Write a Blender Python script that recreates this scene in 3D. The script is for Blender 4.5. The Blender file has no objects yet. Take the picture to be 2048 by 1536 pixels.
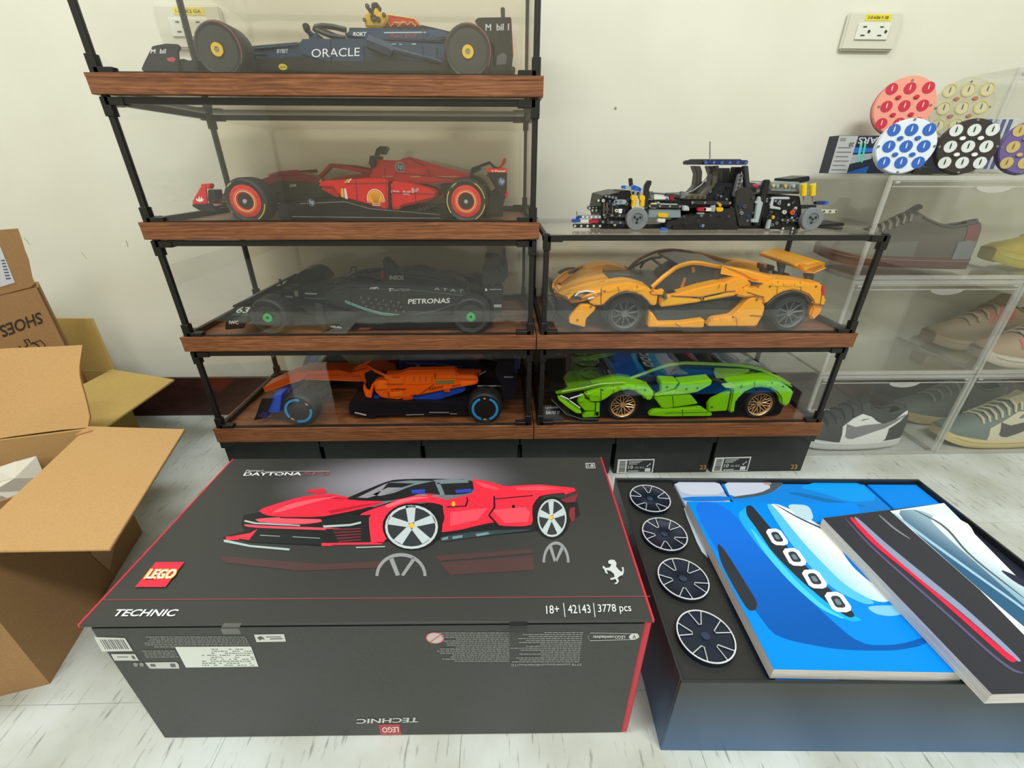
import bpy, bmesh, math, random
from mathutils import Vector, Matrix
random.seed(7)
SC = bpy.context.scene
COL = SC.collection
PI = math.pi

# ------------------------------------------------------------ camera
CAM_H = 0.63
FPX, PITCH, YAW, ROLL = 869.607, 0.4659, 0.0254, 0.0031
fwd = Vector((math.sin(YAW)*math.cos(PITCH), math.cos(YAW)*math.cos(PITCH), -math.sin(PITCH)))
rt0 = Vector((math.cos(YAW), -math.sin(YAW), 0))
up0 = rt0.cross(fwd)
rt = rt0*math.cos(ROLL) + up0*math.sin(ROLL)
upv = up0*math.cos(ROLL) - rt0*math.sin(ROLL)
cam = bpy.data.objects.new('camera', bpy.data.cameras.new('camera'))
COL.objects.link(cam)
R = Matrix((rt, upv, -fwd)).transposed().to_4x4()
cam.matrix_world = Matrix.Translation((0, 0, CAM_H)) @ R
cam.data.sensor_width = 36.0
cam.data.lens = FPX/2048*36.0
cam.data.clip_start = 0.02
SC.camera = cam

# ------------------------------------------------------------ light, exposure
SC.view_settings.view_transform = 'Standard'
SC.view_settings.look = 'None'
SC.view_settings.gamma = 1.0
SC.view_settings.use_curve_mapping = False
SC.view_settings.exposure = EXPOSURE = 0.0
SC.cycles.max_bounces = 8
SC.cycles.diffuse_bounces = 3
SC.cycles.glossy_bounces = 4
SC.cycles.transmission_bounces = 4
SC.cycles.transparent_max_bounces = 40
SC.cycles.caustics_reflective = False
SC.cycles.caustics_refractive = False
world = bpy.data.worlds.new('world'); SC.world = world
world.use_nodes = True
world.node_tree.nodes['Background'].inputs[0].default_value = (0.9, 0.95, 1, 1)
world.node_tree.nodes['Background'].inputs[1].default_value = 0.3
LAMPS = [((0.85, -0.7, 2.42), 1.2, 0.3, 42), ((-0.95, 0.05, 2.42), 1.2, 0.3, 18), ((-0.6, -1.9, 2.42), 1.2, 0.3, 16)]  # strongest follows the flap shadow; the two weaker are unseen lamps added for fill
for i, (loc, sx, sy, pw) in enumerate(LAMPS):
    l = bpy.data.lights.new('main_and_fill_light', 'AREA'); l.shape = 'RECTANGLE'
    l.size, l.size_y, l.energy = sx, sy, pw
    l.color = (0.96, 1.0, 0.985)
    o = bpy.data.objects.new('main_and_fill_light', l); COL.objects.link(o)
    o.location = (loc[0], loc[1], loc[2]-0.03)

# ------------------------------------------------------------ helpers
def at(x, y, ax, val):
    """point of the real plane <axis = val> that the camera sees at photo pixel (x, y)"""
    d = fwd + rt*((x-1024)/FPX) - upv*((y-768)/FPX)
    i = 'xyz'.index(ax)
    o = Vector((0, 0, CAM_H))
    return o + d*((val-o[i])/d[i])

def srgb(h):
    if isinstance(h, (tuple, list)): return tuple(h)
    h = h.lstrip('#')
    out = []
    for k in (0, 2, 4):
        c = int(h[k:k+2], 16)/255
        out.append(c/12.92 if c <= 0.04045 else ((c+0.055)/1.055)**2.4)
    return tuple(out)

MATS = {}
def M(h, rough=0.45, metal=0.0, spec=0.5, coat=0.0):
    key = (h, rough, metal, spec, coat)
    if key in MATS: return MATS[key]
    m = bpy.data.materials.new('plain_'+h.lstrip('#')); m.use_nodes = True
    b = m.node_tree.nodes['Principled BSDF']
    b.inputs['Base Color'].default_value = (*srgb(h), 1)
    b.inputs['Roughness'].default_value = rough
    b.inputs['Metallic'].default_value = metal
    b.inputs['Specular IOR Level'].default_value = spec
    b.inputs['Coat Weight'].default_value = coat
    MATS[key] = m
    return m

def nodemat(name):
    m = bpy.data.materials.new(name); m.use_nodes = True
    nt = m.node_tree
    b = nt.nodes['Principled BSDF']
    return m, nt, b, nt.nodes.new, nt.links.new

def glassy(name, base=0.045, tint=(1, 1, 1), gloss=0.0, haze=0.0, hazecol=(0.8, 0.8, 0.78)):
    m = bpy.data.materials.new(name); m.use_nodes = True
    nt = m.node_tree; nt.nodes.clear(); N = nt.nodes.new; L = nt.links.new
    out = N('ShaderNodeOutputMaterial')
    lw = N('ShaderNodeLayerWeight'); lw.inputs['Blend'].default_value = 0.5
    pw = N('ShaderNodeMath'); pw.operation = 'POWER'; pw.inputs[1].default_value = 5
    L(lw.outputs['Facing'], pw.inputs[0])
    ma = N('ShaderNodeMath'); ma.operation = 'MULTIPLY_ADD'; ma.inputs[1].default_value = 0.9-base; ma.inputs[2].default_value = base
    L(pw.outputs[0], ma.inputs[0])
    tr = N('ShaderNodeBsdfTransparent'); tr.inputs[0].default_value = (*tint, 1)
    gl = N('ShaderNodeBsdfGlossy'); gl.inputs['Roughness'].default_value = gloss
    gl.inputs['Color'].default_value = (1, 1, 1, 1)
    mx = N('ShaderNodeMixShader'); L(ma.outputs[0], mx.inputs[0]); L(tr.outputs[0], mx.inputs[1]); L(gl.outputs[0], mx.inputs[2])
    last = mx
    if haze:
        df = N('ShaderNodeBsdfDiffuse'); df.inputs[0].default_value = (*hazecol, 1)
        m2 = N('ShaderNodeMixShader'); m2.inputs[0].default_value = haze
        L(mx.outputs[0], m2.inputs[1]); L(df.outputs[0], m2.inputs[2]); last = m2
    L(last.outputs[0], out.inputs[0])
    return m

TEXTS = {}
def text_geo(s, bold=False):
    key = (s, bold)
    if key in TEXTS: return TEXTS[key]
    cu = bpy.data.curves.new('lettering', 'FONT'); cu.body = s; cu.size = 1; cu.resolution_u = 3
    if bold: cu.offset = 0.02
    ob = bpy.data.objects.new('lettering', cu)
    me = ob.to_mesh()
    vs = [v.co.copy() for v in me.vertices]; fs = [tuple(p.vertices) for p in me.polygons]
    ob.to_mesh_clear(); bpy.data.objects.remove(ob); bpy.data.curves.remove(cu)
    x0 = min(v.x for v in vs); x1 = max(v.x for v in vs); y0 = min(v.y for v in vs); y1 = max(v.y for v in vs)
    vs = [((v.x-x0)/(x1-x0), (v.y-y0)/(y1-y0)) for v in vs]
    TEXTS[key] = (vs, fs)
    return TEXTS[key]

WPOS = {}
def V3(p): return Vector(p)

class MB:
    def __init__(s): s.v = []; s.f = []
    def add(s, vs, fs):
        n = len(s.v); s.v += [Vector(p) for p in vs]; s.f += [tuple(i+n for i in f) for f in fs]; return s
    def obox(s, o, u, v, w):
        o, u, v, w = map(Vector, (o, u, v, w))
        return s.add([o, o+u, o+u+v, o+v, o+w, o+u+w, o+u+v+w, o+v+w],
                     [(0, 3, 2, 1), (4, 5, 6, 7), (0, 1, 5, 4), (1, 2, 6, 5), (2, 3, 7, 6), (3, 0, 4, 7)])
    def box(s, x0, y0, z0, x1, y1, z1):
        return s.obox((x0, y0, z0), (x1-x0, 0, 0), (0, y1-y0, 0), (0, 0, z1-z0))
    def prism(s, pts, d):
        pts = [Vector(p) for p in pts]; d = Vector(d); n = len(pts)
        return s.add(pts+[p+d for p in pts], [tuple(range(n)), tuple(range(2*n-1, n-1, -1))]+[(i, (i+1) % n, n+(i+1) % n, n+i) for i in range(n)])
    def px(s, pxs, Y, d):          # outline of photo pixels on the real plane y = Y, given thickness d along Y
        return s.prism([at(x, y, 'y', Y) for x, y in pxs], (0, d, 0))
    def pz(s, pxs, Z, d=0.0004):   # outline lying on the real plane z = Z
        return s.prism([at(x, y, 'z', Z) for x, y in pxs], (0, 0, d))
    def flat(s, pts):
        return s.add(pts, [tuple(range(len(pts)))])
    def tube(s, pts, r, n=6, close=False):
        pts = [Vector(p) for p in pts]; m = len(pts); rings = []
        for i, p in enumerate(pts):
            if close: t = pts[(i+1) % m]-pts[i-1]
            else: t = pts[min(i+1, m-1)]-pts[max(i-1, 0)]
            if t.length < 1e-9: t = Vector((0, 0, 1))
            t.normalize(); a = t.cross(Vector((0.03, 0.1, 1)))
            if a.length < 0.1: a = t.cross(Vector((1, 0.1, 0.02)))
            a.normalize(); b = t.cross(a)
            rr = r[i] if isinstance(r, (list, tuple)) else r
            rings.append([p+(a*math.cos(2*PI*k/n)+b*math.sin(2*PI*k/n))*rr for k in range(n)])
        vs = [q for g in rings for q in g]; fs = []
        for i in range(m if close else m-1):
            j = (i+1) % m
            fs += [(i*n+k, i*n+(k+1) % n, j*n+(k+1) % n, j*n+k) for k in range(n)]
        if not close: fs += [tuple(range(n-1, -1, -1)), tuple((m-1)*n+k for k in range(n))]
        return s.add(vs, fs)
    def lathe(s, o, ax, prof, n=24, cap=True):   # prof: (radius, height along axis)
        o = Vector(o); ax = Vector(ax).normalized()
        a = ax.cross(Vector((0, 0, 1)))
        if a.length < 0.1: a = ax.cross(Vector((1, 0, 0)))
        a.normalize(); b = ax.cross(a)
        vs = []; fs = []; m = len(prof)
        for r, h in prof:
            vs += [o+ax*h+(a*math.cos(2*PI*k/n)+b*math.sin(2*PI*k/n))*r for k in range(n)]
        for i in range(m-1):
            fs += [(i*n+k, i*n+(k+1) % n, (i+1)*n+(k+1) % n, (i+1)*n+k) for k in range(n)]
        if cap: fs += [tuple(range(n-1, -1, -1)), tuple((m-1)*n+k for k in range(n))]
        return s.add(vs, fs)
    def cyl(s, a, b, r, n=14):
        a = Vector(a); b = Vector(b); L = (b-a).length
        return s.lathe(a, b-a, [(r, 0), (r, L)], n)
    def arc(s, c, e1, e2, r0, r1, a0, a1, d=(0, -0.0006, 0), n=None):
        c, e1, e2, d = map(Vector, (c, e1, e2, d)); n = n or max(2, int(abs(a1-a0)/12)+1)
        A = [math.radians(a0+(a1-a0)*i/n) for i in range(n+1)]
        pts = [c+(e1*math.cos(t)+e2*math.sin(t))*r1 for t in A]+[c+(e1*math.cos(t)+e2*math.sin(t))*r0 for t in reversed(A)]
        if abs(a1-a0) >= 359.9:
            vs = []; N2 = n
            for t in A[:-1]:
                e = e1*math.cos(t)+e2*math.sin(t); vs += [c+e*r0, c+e*r1, c+e*r1+d, c+e*r0+d]
            fs = []
            for i in range(N2):
                j = (i+1) % N2
                for q in range(4): fs.append((i*4+q, i*4+(q+1) % 4, j*4+(q+1) % 4, j*4+q))
            return s.add(vs, fs)
        vs = []
        for t in A:
            e = e1*math.cos(t)+e2*math.sin(t); vs += [c+e*r0, c+e*r1, c+e*r1+d, c+e*r0+d]
        fs = [(0, 1, 2, 3), tuple(n*4+q for q in (3, 2, 1, 0))]
        for i in range(n):
            for q in range(4): fs.append((i*4+q, i*4+(q+1) % 4, (i+1)*4+(q+1) % 4, (i+1)*4+q))
        return s.add(vs, fs)
    def disc(s, c, e1, e2, r, d=(0, -0.0006, 0), n=20, ry=None):
        c, e1, e2 = map(Vector, (c, e1, e2)); ry = ry or r
        return s.prism([c+e1*math.cos(2*PI*k/n)*r+e2*math.sin(2*PI*k/n)*ry for k in range(n)], d)
    def sheet(s, rows, t=(0, 0, -0.003)):   # grid surface of real thickness
        t = Vector(t); R_ = len(rows); C_ = len(rows[0]); top = [Vector(p) for r in rows for p in r]
        vs = top+[p+t for p in top]; n = R_*C_; fs = []
        for i in range(R_-1):
            for j in range(C_-1):
                a, b, c, d = i*C_+j, i*C_+j+1, (i+1)*C_+j+1, (i+1)*C_+j
                fs += [(a, b, c, d), (n+d, n+c, n+b, n+a)]
        edge = [j for j in range(C_)]+[i*C_+C_-1 for i in range(1, R_)]+[(R_-1)*C_+j for j in range(C_-2, -1, -1)]+[i*C_ for i in range(R_-2, 0, -1)]
        for k in range(len(edge)):
            a, b = edge[k], edge[(k+1) % len(edge)]; fs.append((a, n+a, n+b, b))
        return s.add(vs, fs)
    def sheetpx(s, rows, t=(0, 0, -0.003)):  # rows: (Y, [pixels])
        return s.sheet([[at(x, y, 'y', Y) for x, y in pts] for Y, pts in rows], t)
    def text(s, st, o, u, v, bold=False):
        vs, fs = text_geo(st, bold); o, u, v = map(Vector, (o, u, v))
        return s.add([o+u*a+v*b for a, b in vs], fs)
    def tpx(s, st, bl, br, tl, ax, val, bold=False):
        o, r, t = at(*bl, ax, val), at(*br, ax, val), at(*tl, ax, val)
        return s.text(st, o, r-o, t-o, bold)
    def mirror(s, Yc):
        n = MB(); n.v = [Vector((p.x, 2*Yc-p.y, p.z)) for p in s.v]; n.f = [tuple(reversed(f)) for f in s.f]; return n
    def join(s, o): return s.add(o.v, o.f)
    def map(s, fn): s.v = [Vector(fn(p)) for p in s.v]; return s
    def build(s, name, mat, parent=None, bevel=0, smooth=35, seg=1):
        me = bpy.data.meshes.new(name)
        c = Vector((0, 0, 0))
        lo = Vector([min(p[i] for p in s.v) for i in range(3)]); hi = Vector([max(p[i] for p in s.v) for i in range(3)])
        c = (lo+hi)/2
        me.from_pydata([p-c for p in s.v], [], s.f)
        bm = bmesh.new(); bm.from_mesh(me); bmesh.ops.recalc_face_normals(bm, faces=bm.faces)
        if bevel:
            es = [e for e in bm.edges if len(e.link_faces) == 2 and e.calc_face_angle(0) > 0.6]
            bmesh.ops.bevel(bm, geom=es, offset=bevel, segments=seg, affect='EDGES', clamp_overlap=True)
        bm.to_mesh(me); bm.free()
        me.materials.append(mat)
        if smooth:
            me.polygons.foreach_set('use_smooth', [True]*len(me.polygons))
            me.set_sharp_from_angle(angle=math.radians(smooth))
        o = bpy.data.objects.new(name, me); COL.objects.link(o)
        base = Vector((0, 0, 0))
        if parent is not None:
            o.parent = parent; base = WPOS[parent.name]
        o.location = c-base; WPOS[o.name] = c
        return o

def tag(o, label, cat, group=None):
    o['label'] = label; o['category'] = cat
    if group: o['group'] = group
    return o
def thing(name, label, cat, loc, group=None):
    o = bpy.data.objects.new(name, None); COL.objects.link(o); o.location = loc; o.empty_display_size = 0.02
    WPOS[o.name] = Vector(loc)
    return tag(o, label, cat, group)
def struct(o): o['kind'] = 'structure'; return o
def dup(root, delta, label):
    """copy of a thing with copies of its parts and sub-parts"""
    def cp(o, par):
        c = o.copy(); COL.objects.link(c)
        if par is not None: c.parent = par
        for ch in o.children: cp(ch, c)
        return c
    r = cp(root, None); r.location = root.location+Vector(delta); r['label'] = label
    return r

# ------------------------------------------------------------ materials
def mat_wood(name, c1, c2, c3, rough=0.42, sc=1.0):
    m, nt, b, N, L = nodemat(name)
    tc = N('ShaderNodeNewGeometry'); mp = N('ShaderNodeMapping')
    mp.inputs['Scale'].default_value = (6.0*sc, 22*sc, 60*sc); mp.inputs['Rotation'].default_value = (0, 0.012, 0)
    L(tc.outputs['Position'], mp.inputs['Vector'])
    n1 = N('ShaderNodeTexNoise'); n1.inputs['Scale'].default_value = 3.2; n1.inputs['Detail'].default_value = 8; n1.inputs['Distortion'].default_value = 1.2
    L(mp.outputs[0], n1.inputs['Vector'])
    w = N('ShaderNodeTexWave'); w.wave_type = 'BANDS'; w.bands_direction = 'Z'; w.inputs['Scale'].default_value = 1.1
    w.inputs['Distortion'].default_value = 14; w.inputs['Detail'].default_value = 3; w.inputs['Detail Scale'].default_value = 0.7
    L(mp.outputs[0], w.inputs['Vector'])
    mx = N('ShaderNodeMath'); mx.operation = 'MULTIPLY_ADD'; mx.inputs[1].default_value = 0.18; L(w.outputs['Fac'], mx.inputs[0])
    m2 = N('ShaderNodeMath'); m2.operation = 'MULTIPLY'; m2.inputs[1].default_value = 0.85; L(n1.outputs['Fac'], m2.inputs[0]); L(m2.outputs[0], mx.inputs[2])
    cr = N('ShaderNodeValToRGB'); e = cr.color_ramp.elements
    e[0].position = 0.3; e[0].color = (*srgb(c1), 1); e[1].position = 0.75; e[1].color = (*srgb(c3), 1)
    k = e.new(0.52); k.color = (*srgb(c2), 1)
    L(mx.outputs[0], cr.inputs[0]); L(cr.outputs[0], b.inputs['Base Color'])
    b.inputs['Roughness'].default_value = rough
    bp = N('ShaderNodeBump'); bp.inputs['Strength'].default_value = 0.12; bp.inputs['Distance'].default_value = 0.001
    L(mx.outputs[0], bp.inputs['Height']); L(bp.outputs[0], b.inputs['Normal'])
    return m
WOOD = mat_wood('walnut_foil', '#643a24', '#7f4e2d', '#9a6542')

def mat_noise(name, c1, c2, scale, rough=0.8, bump=0.1, detail=4, stretch=(1, 1, 1), lo=0.35, hi=0.65, dist=0.001):
    m, nt, b, N, L = nodemat(name)
    tc = N('ShaderNodeNewGeometry'); mp = N('ShaderNodeMapping'); mp.inputs['Scale'].default_value = stretch
    L(tc.outputs['Position'], mp.inputs['Vector'])
    n1 = N('ShaderNodeTexNoise'); n1.inputs['Scale'].default_value = scale; n1.inputs['Detail'].default_value = detail
    L(mp.outputs[0], n1.inputs['Vector'])
    cr = N('ShaderNodeValToRGB'); e = cr.color_ramp.elements
    e[0].position = lo; e[0].color = (*srgb(c1), 1); e[1].position = hi; e[1].color = (*srgb(c2), 1)
    L(n1.outputs['Fac'], cr.inputs[0]); L(cr.outputs[0], b.inputs['Base Color'])
    b.inputs['Roughness'].default_value = rough
    if bump:
        bp = N('ShaderNodeBump'); bp.inputs['Strength'].default_value = bump; bp.inputs['Distance'].default_value = dist
        L(n1.outputs['Fac'], bp.inputs['Height']); L(bp.outputs[0], b.inputs['Normal'])
    return m

def mat_floor():
    m, nt, b, N, L = nodemat('vinyl_tile')
    tc = N('ShaderNodeNewGeometry')
    mp = N('ShaderNodeMapping'); mp.inputs['Rotation'].default_value = (0, 0, -0.12); mp.inputs['Scale'].default_value = (110, 15, 10)
    L(tc.outputs['Position'], mp.inputs['Vector'])
    n1 = N('ShaderNodeTexNoise'); n1.inputs['Scale'].default_value = 1.5; n1.inputs['Detail'].default_value = 5; n1.inputs['Roughness'].default_value = 0.6
    L(mp.outputs[0], n1.inputs['Vector'])
    c1 = N('ShaderNodeValToRGB'); e = c1.color_ramp.elements
    e[0].position = 0.28; e[0].color = (*srgb('#848980'), 1); e[1].position = 0.42; e[1].color = (*srgb('#cfd5d1'), 1)
    L(n1.outputs['Fac'], c1.inputs[0])
    n2 = N('ShaderNodeTexNoise'); n2.inputs['Scale'].default_value = 7; n2.inputs['Detail'].default_value = 5
    L(tc.outputs['Position'], n2.inputs['Vector'])
    c2 = N('ShaderNodeValToRGB'); e = c2.color_ramp.elements
    e[0].position = 0.34; e[0].color = (*srgb('#dedad0'), 1); e[1].position = 0.62; e[1].color = (*srgb('#ffffff'), 1)
    L(n2.outputs['Fac'], c2.inputs[0])
    mx = N('ShaderNodeMix'); mx.data_type = 'RGBA'; mx.blend_type = 'MULTIPLY'; mx.inputs[0].default_value = 1
    L(c1.outputs[0], mx.inputs[6]); L(c2.outputs[0], mx.inputs[7]); L(mx.outputs[2], b.inputs['Base Color'])
    b.inputs['Roughness'].default_value = 0.42
    bp = N('ShaderNodeBump'); bp.inputs['Strength'].default_value = 0.08; bp.inputs['Distance'].default_value = 0.001
    L(n1.outputs['Fac'], bp.inputs['Height']); L(bp.outputs[0], b.inputs['Normal'])
    return m
FLOOR = mat_floor()
WALL = mat_noise('cream_wall_paint', '#e2e1d2', '#e8e7da', 5, 0.75, 0.15, 8)
CEIL = M('#e6e4dc', 0.8)
BASEB = mat_noise('brown_skirting', '#2a1413', '#3b1f1c', 30, 0.35, 0.05, 3, (1, 1, 3))
CARD = mat_noise('kraft_cardboard', '#b58e5a', '#bd9662', 400, 0.85, 0.08, 4, (1, 1, 1.5))
CARDD = mat_noise('kraft_cardboard_outside', '#a07a50', '#a98256', 400, 0.85, 0.08, 4)
CARDY = mat_noise('kraft_cardboard_yellowish', '#b29552', '#ba9d5a', 300, 0.85, 0.06, 4)
BLK = M('#14110f', 0.5)
BLKP = M('#16171a', 0.32)
def chaikin(P, it=2):
    for _ in range(it):
        Q = []
        for i in range(len(P)):
            a, b = P[i], P[(i+1) % len(P)]
            Q += [(a[0]*.8+b[0]*.2, a[1]*.8+b[1]*.2), (a[0]*.2+b[0]*.8, a[1]*.2+b[1]*.8)]
        P = Q
    return P
def grad(c1, c2, p1, p2, rough=0.35):
    m, nt, b, N, L = nodemat('printed_gradient')
    p1, p2 = Vector(p1), Vector(p2); d = p2-p1; k = d.length_squared
    g = N('ShaderNodeNewGeometry'); v = N('ShaderNodeVectorMath'); v.operation = 'SUBTRACT'; v.inputs[1].default_value = tuple(p1); L(g.outputs['Position'], v.inputs[0])
    w = N('ShaderNodeVectorMath'); w.operation = 'DOT_PRODUCT'; w.inputs[1].default_value = tuple(d/k); L(v.outputs[0], w.inputs[0])
    cr = N('ShaderNodeValToRGB'); cr.color_ramp.interpolation = 'EASE'; e = cr.color_ramp.elements; e[0].color = (*srgb(c1), 1); e[1].color = (*srgb(c2), 1)
    L(w.outputs['Value'], cr.inputs[0]); L(cr.outputs[0], b.inputs['Base Color']); b.inputs['Roughness'].default_value = rough; b.inputs['Specular IOR Level'].default_value = 0.15
    return m
GLASS = glassy('case_glass', 0.048)
ACRYL = glassy('clear_acrylic', 0.035, (0.99, 0.99, 0.985), 0.02, 0.006)
BACKGL = glassy('tinted_back_pane', 0.04, (0.93, 0.90, 0.84))  # back panes get a slight brown tint, darker than the front glass
ACEDGE = glassy('clear_acrylic_edge', 0.18, (0.88, 0.88, 0.86), 0.12, 0.20, (0.85, 0.85, 0.82))
WHITE = M('#e9ebea', 0.5); RED = M('#c8102e', 0.35)
# ------------------------------------------------------------ the room
YW = 1.08
X0, X1, YB, ZC = -1.9, 2.3, -2.7, 2.48
fl = struct(MB().box(X0, YB, -0.05, X1, YW, -0.0018).build('floor', M('#8b8d88', 0.7), smooth=0))
tile_mesh = None
T = 0.29
rowY = [0.043+T*i for i in range(-10, 4)]
nt_ = 0
for j, y0 in enumerate(rowY):
    off = -0.344 if y0 < 0.5 and j % 1 == 0 else -0.779
    if y0 < -0.7: continue
    k0 = int(math.floor((X0-off)/T)); x = off+k0*T
    while x < X1:
        a, b = max(x, X0)+0.00025, min(x+T, X1)-0.00025
        c, d = y0+0.00025, min(y0+T, YW)-0.00025
        if b-a > 0.02 and x > -1.5 and x < 1.6:
            full = abs(b-a-(T-0.0005)) < 1e-6 and abs(d-c-(T-0.0005)) < 1e-6
            if full and tile_mesh:
                o = bpy.data.objects.new('floor_tile', tile_mesh); COL.objects.link(o); o.parent = fl
                o.location = Vector(((a+b)/2, (c+d)/2, -0.0008))-WPOS['floor']
            else:
                o = MB().box(a, c, -0.0016, b, d, 0.0).build('floor_tile', FLOOR, fl, smooth=0)
                if full: tile_mesh = o.data
        x += T
struct(MB().box(X0-0.1, YW, -0.05, X1+0.1, YW+0.1, ZC).build('wall_back', WALL, smooth=0))
struct(MB().box(X0-0.1, YB, -0.05, X0, YW, ZC).build('wall_left', WALL, smooth=0))
struct(MB().box(X1, YB, -0.05, X1+0.1, YW, ZC).build('wall_right', WALL, smooth=0))
struct(MB().box(X0, YB-0.1, -0.05, X1, YB, ZC).build('wall_front', mat_noise('beige_wall', '#cfc4ac', '#d8cfb8', 3, 0.8), smooth=0))
struct(MB().box(X0-0.1, YB-0.1, ZC, X1+0.1, YW+0.1, ZC+0.1).build('ceiling', CEIL, smooth=0))
struct(MB().box(X0, YW-0.008, 0.0, X1, YW, 0.117).build('baseboard_back', BASEB, bevel=0.0015))
struct(MB().box(X0, YB, 0.0, X0+0.008, YW-0.008, 0.117).build('baseboard_left', BASEB))
struct(MB().box(X1-0.008, YB, 0.0, X1, YW-0.008, 0.117).build('baseboard_right', BASEB))
for (lx, ly, lz), sx, sy, pw in LAMPS:
    t = thing('main_and_fill_lamp', 'flat white ceiling lamp panel, %s' % ('above the open toy box side' if pw > 20 else ('unseen fill added at the far end of the room from the cases' if ly < -1 else 'unseen fill added above the cardboard boxes')), 'lamp', (lx, ly, ZC-0.05))
    MB().box(lx-sx/2-0.03, ly-sy/2-0.03, ZC-0.05, lx+sx/2+0.03, ly+sy/2+0.03, ZC).build('housing', WHITE, t, bevel=0.004)
    em = bpy.data.materials.new('lit_diffuser'); em.use_nodes = True
    b = em.node_tree.nodes['Principled BSDF']; b.inputs['Emission Color'].default_value = (1, 0.98, 0.94, 1); b.inputs['Emission Strength'].default_value = 6
    MB().box(lx-sx/2, ly-sy/2, ZC-0.056, lx+sx/2, ly+sy/2, ZC-0.05).build('diffuser', em, t)

# wall marks: scuffs are real small scratches in the paint
for p, q in (((163, 505), (174, 518)), ((252, 481), (256, 494)), ((48, 475), (60, 490))):
    a, b = at(*p, 'y', YW-0.0003), at(*q, 'y', YW-0.0003); MB().tube([a, b], 0.0006, 4).build('scuff_mark', M('#a5a08a', 0.9), bpy.data.objects['wall_back'])
sc = MB().lathe(at(1231, 216, 'y', YW-0.001), (0, -1, 0), [(0.0025, 0), (0.0015, 0.0008)], 8)
sc_o = sc.build('scuff_mark', M('#a5a08a', 0.9), bpy.data.objects['wall_back'])

# outlets
def outlet(px, label, lab):
    (x0, y0), (x1, y1), (x2, y2), (x3, y3) = px
    a, b, c, d = [at(x, y, 'y', YW) for x, y in px]
    x0 = (a.x+d.x)/2; x1 = (b.x+c.x)/2; z1 = (a.z+b.z)/2; z0 = (c.z+d.z)/2
    t = thing('wall_outlet', label, 'outlet', ((x0+x1)/2, YW, z0))
    W = x1-x0; Hh = z1-z0; cx = (x0+x1)/2; cz = (z0+z1)/2
    MB().box(x0, YW-0.009, z0, x1, YW, z1).build('cover_plate', M('#d9d8c8', 0.35), t, bevel=0.003, seg=3)
    MB().box(cx-W*0.30, YW-0.0115, cz-Hh*0.23, cx+W*0.30, YW-0.009, cz+Hh*0.20).build('socket_insert', M('#e4e6da', 0.3), t, bevel=0.001)
    for sx in (-0.15, 0.16):
        s = MB(); s2 = MB(); s3 = MB()
        ux = cx+sx*W
        s.box(ux-0.006, YW-0.0122, cz+Hh*0.09, ux+0.001, YW-0.0115, cz+Hh*0.12)
        s2.box(ux-0.007, YW-0.0122, cz-Hh*0.13, ux+0.001, YW-0.0115, cz-Hh*0.10)
        s3.disc((ux+0.008, YW-0.0115, cz-0.001), (1, 0, 0), (0, 0, 1), 0.0027, (0, -0.0007, 0), 10)
        for q in (s, s2, s3): q.build('slot', M('#2b2a26', 0.6), t)
    MB().box(cx-W*0.20, YW-0.0096, cz+Hh*0.27, cx+W*0.27, YW-0.009, cz+Hh*0.43).build('yellow_sticker', M('#e8d83c', 0.6), t)
    MB().text(lab, (cx-W*0.16, YW-0.0098, cz+Hh*0.31), (W*0.38, 0, 0), (0, 0, Hh*0.08), True).build('sticker_lettering', M('#3a3a22', 0.7), t)
outlet([(1692, 25), (1800, 27), (1783, 103), (1676, 103)], 'white double wall socket with yellow sticker at the upper right of the wall', '2-0-KB6 F 3B')
outlet([(313, 12), (458, 12), (446, 100), (330, 100)], 'white wall socket with yellow sticker seen behind the top glass case', '1-0-SK2 GA')

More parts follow.
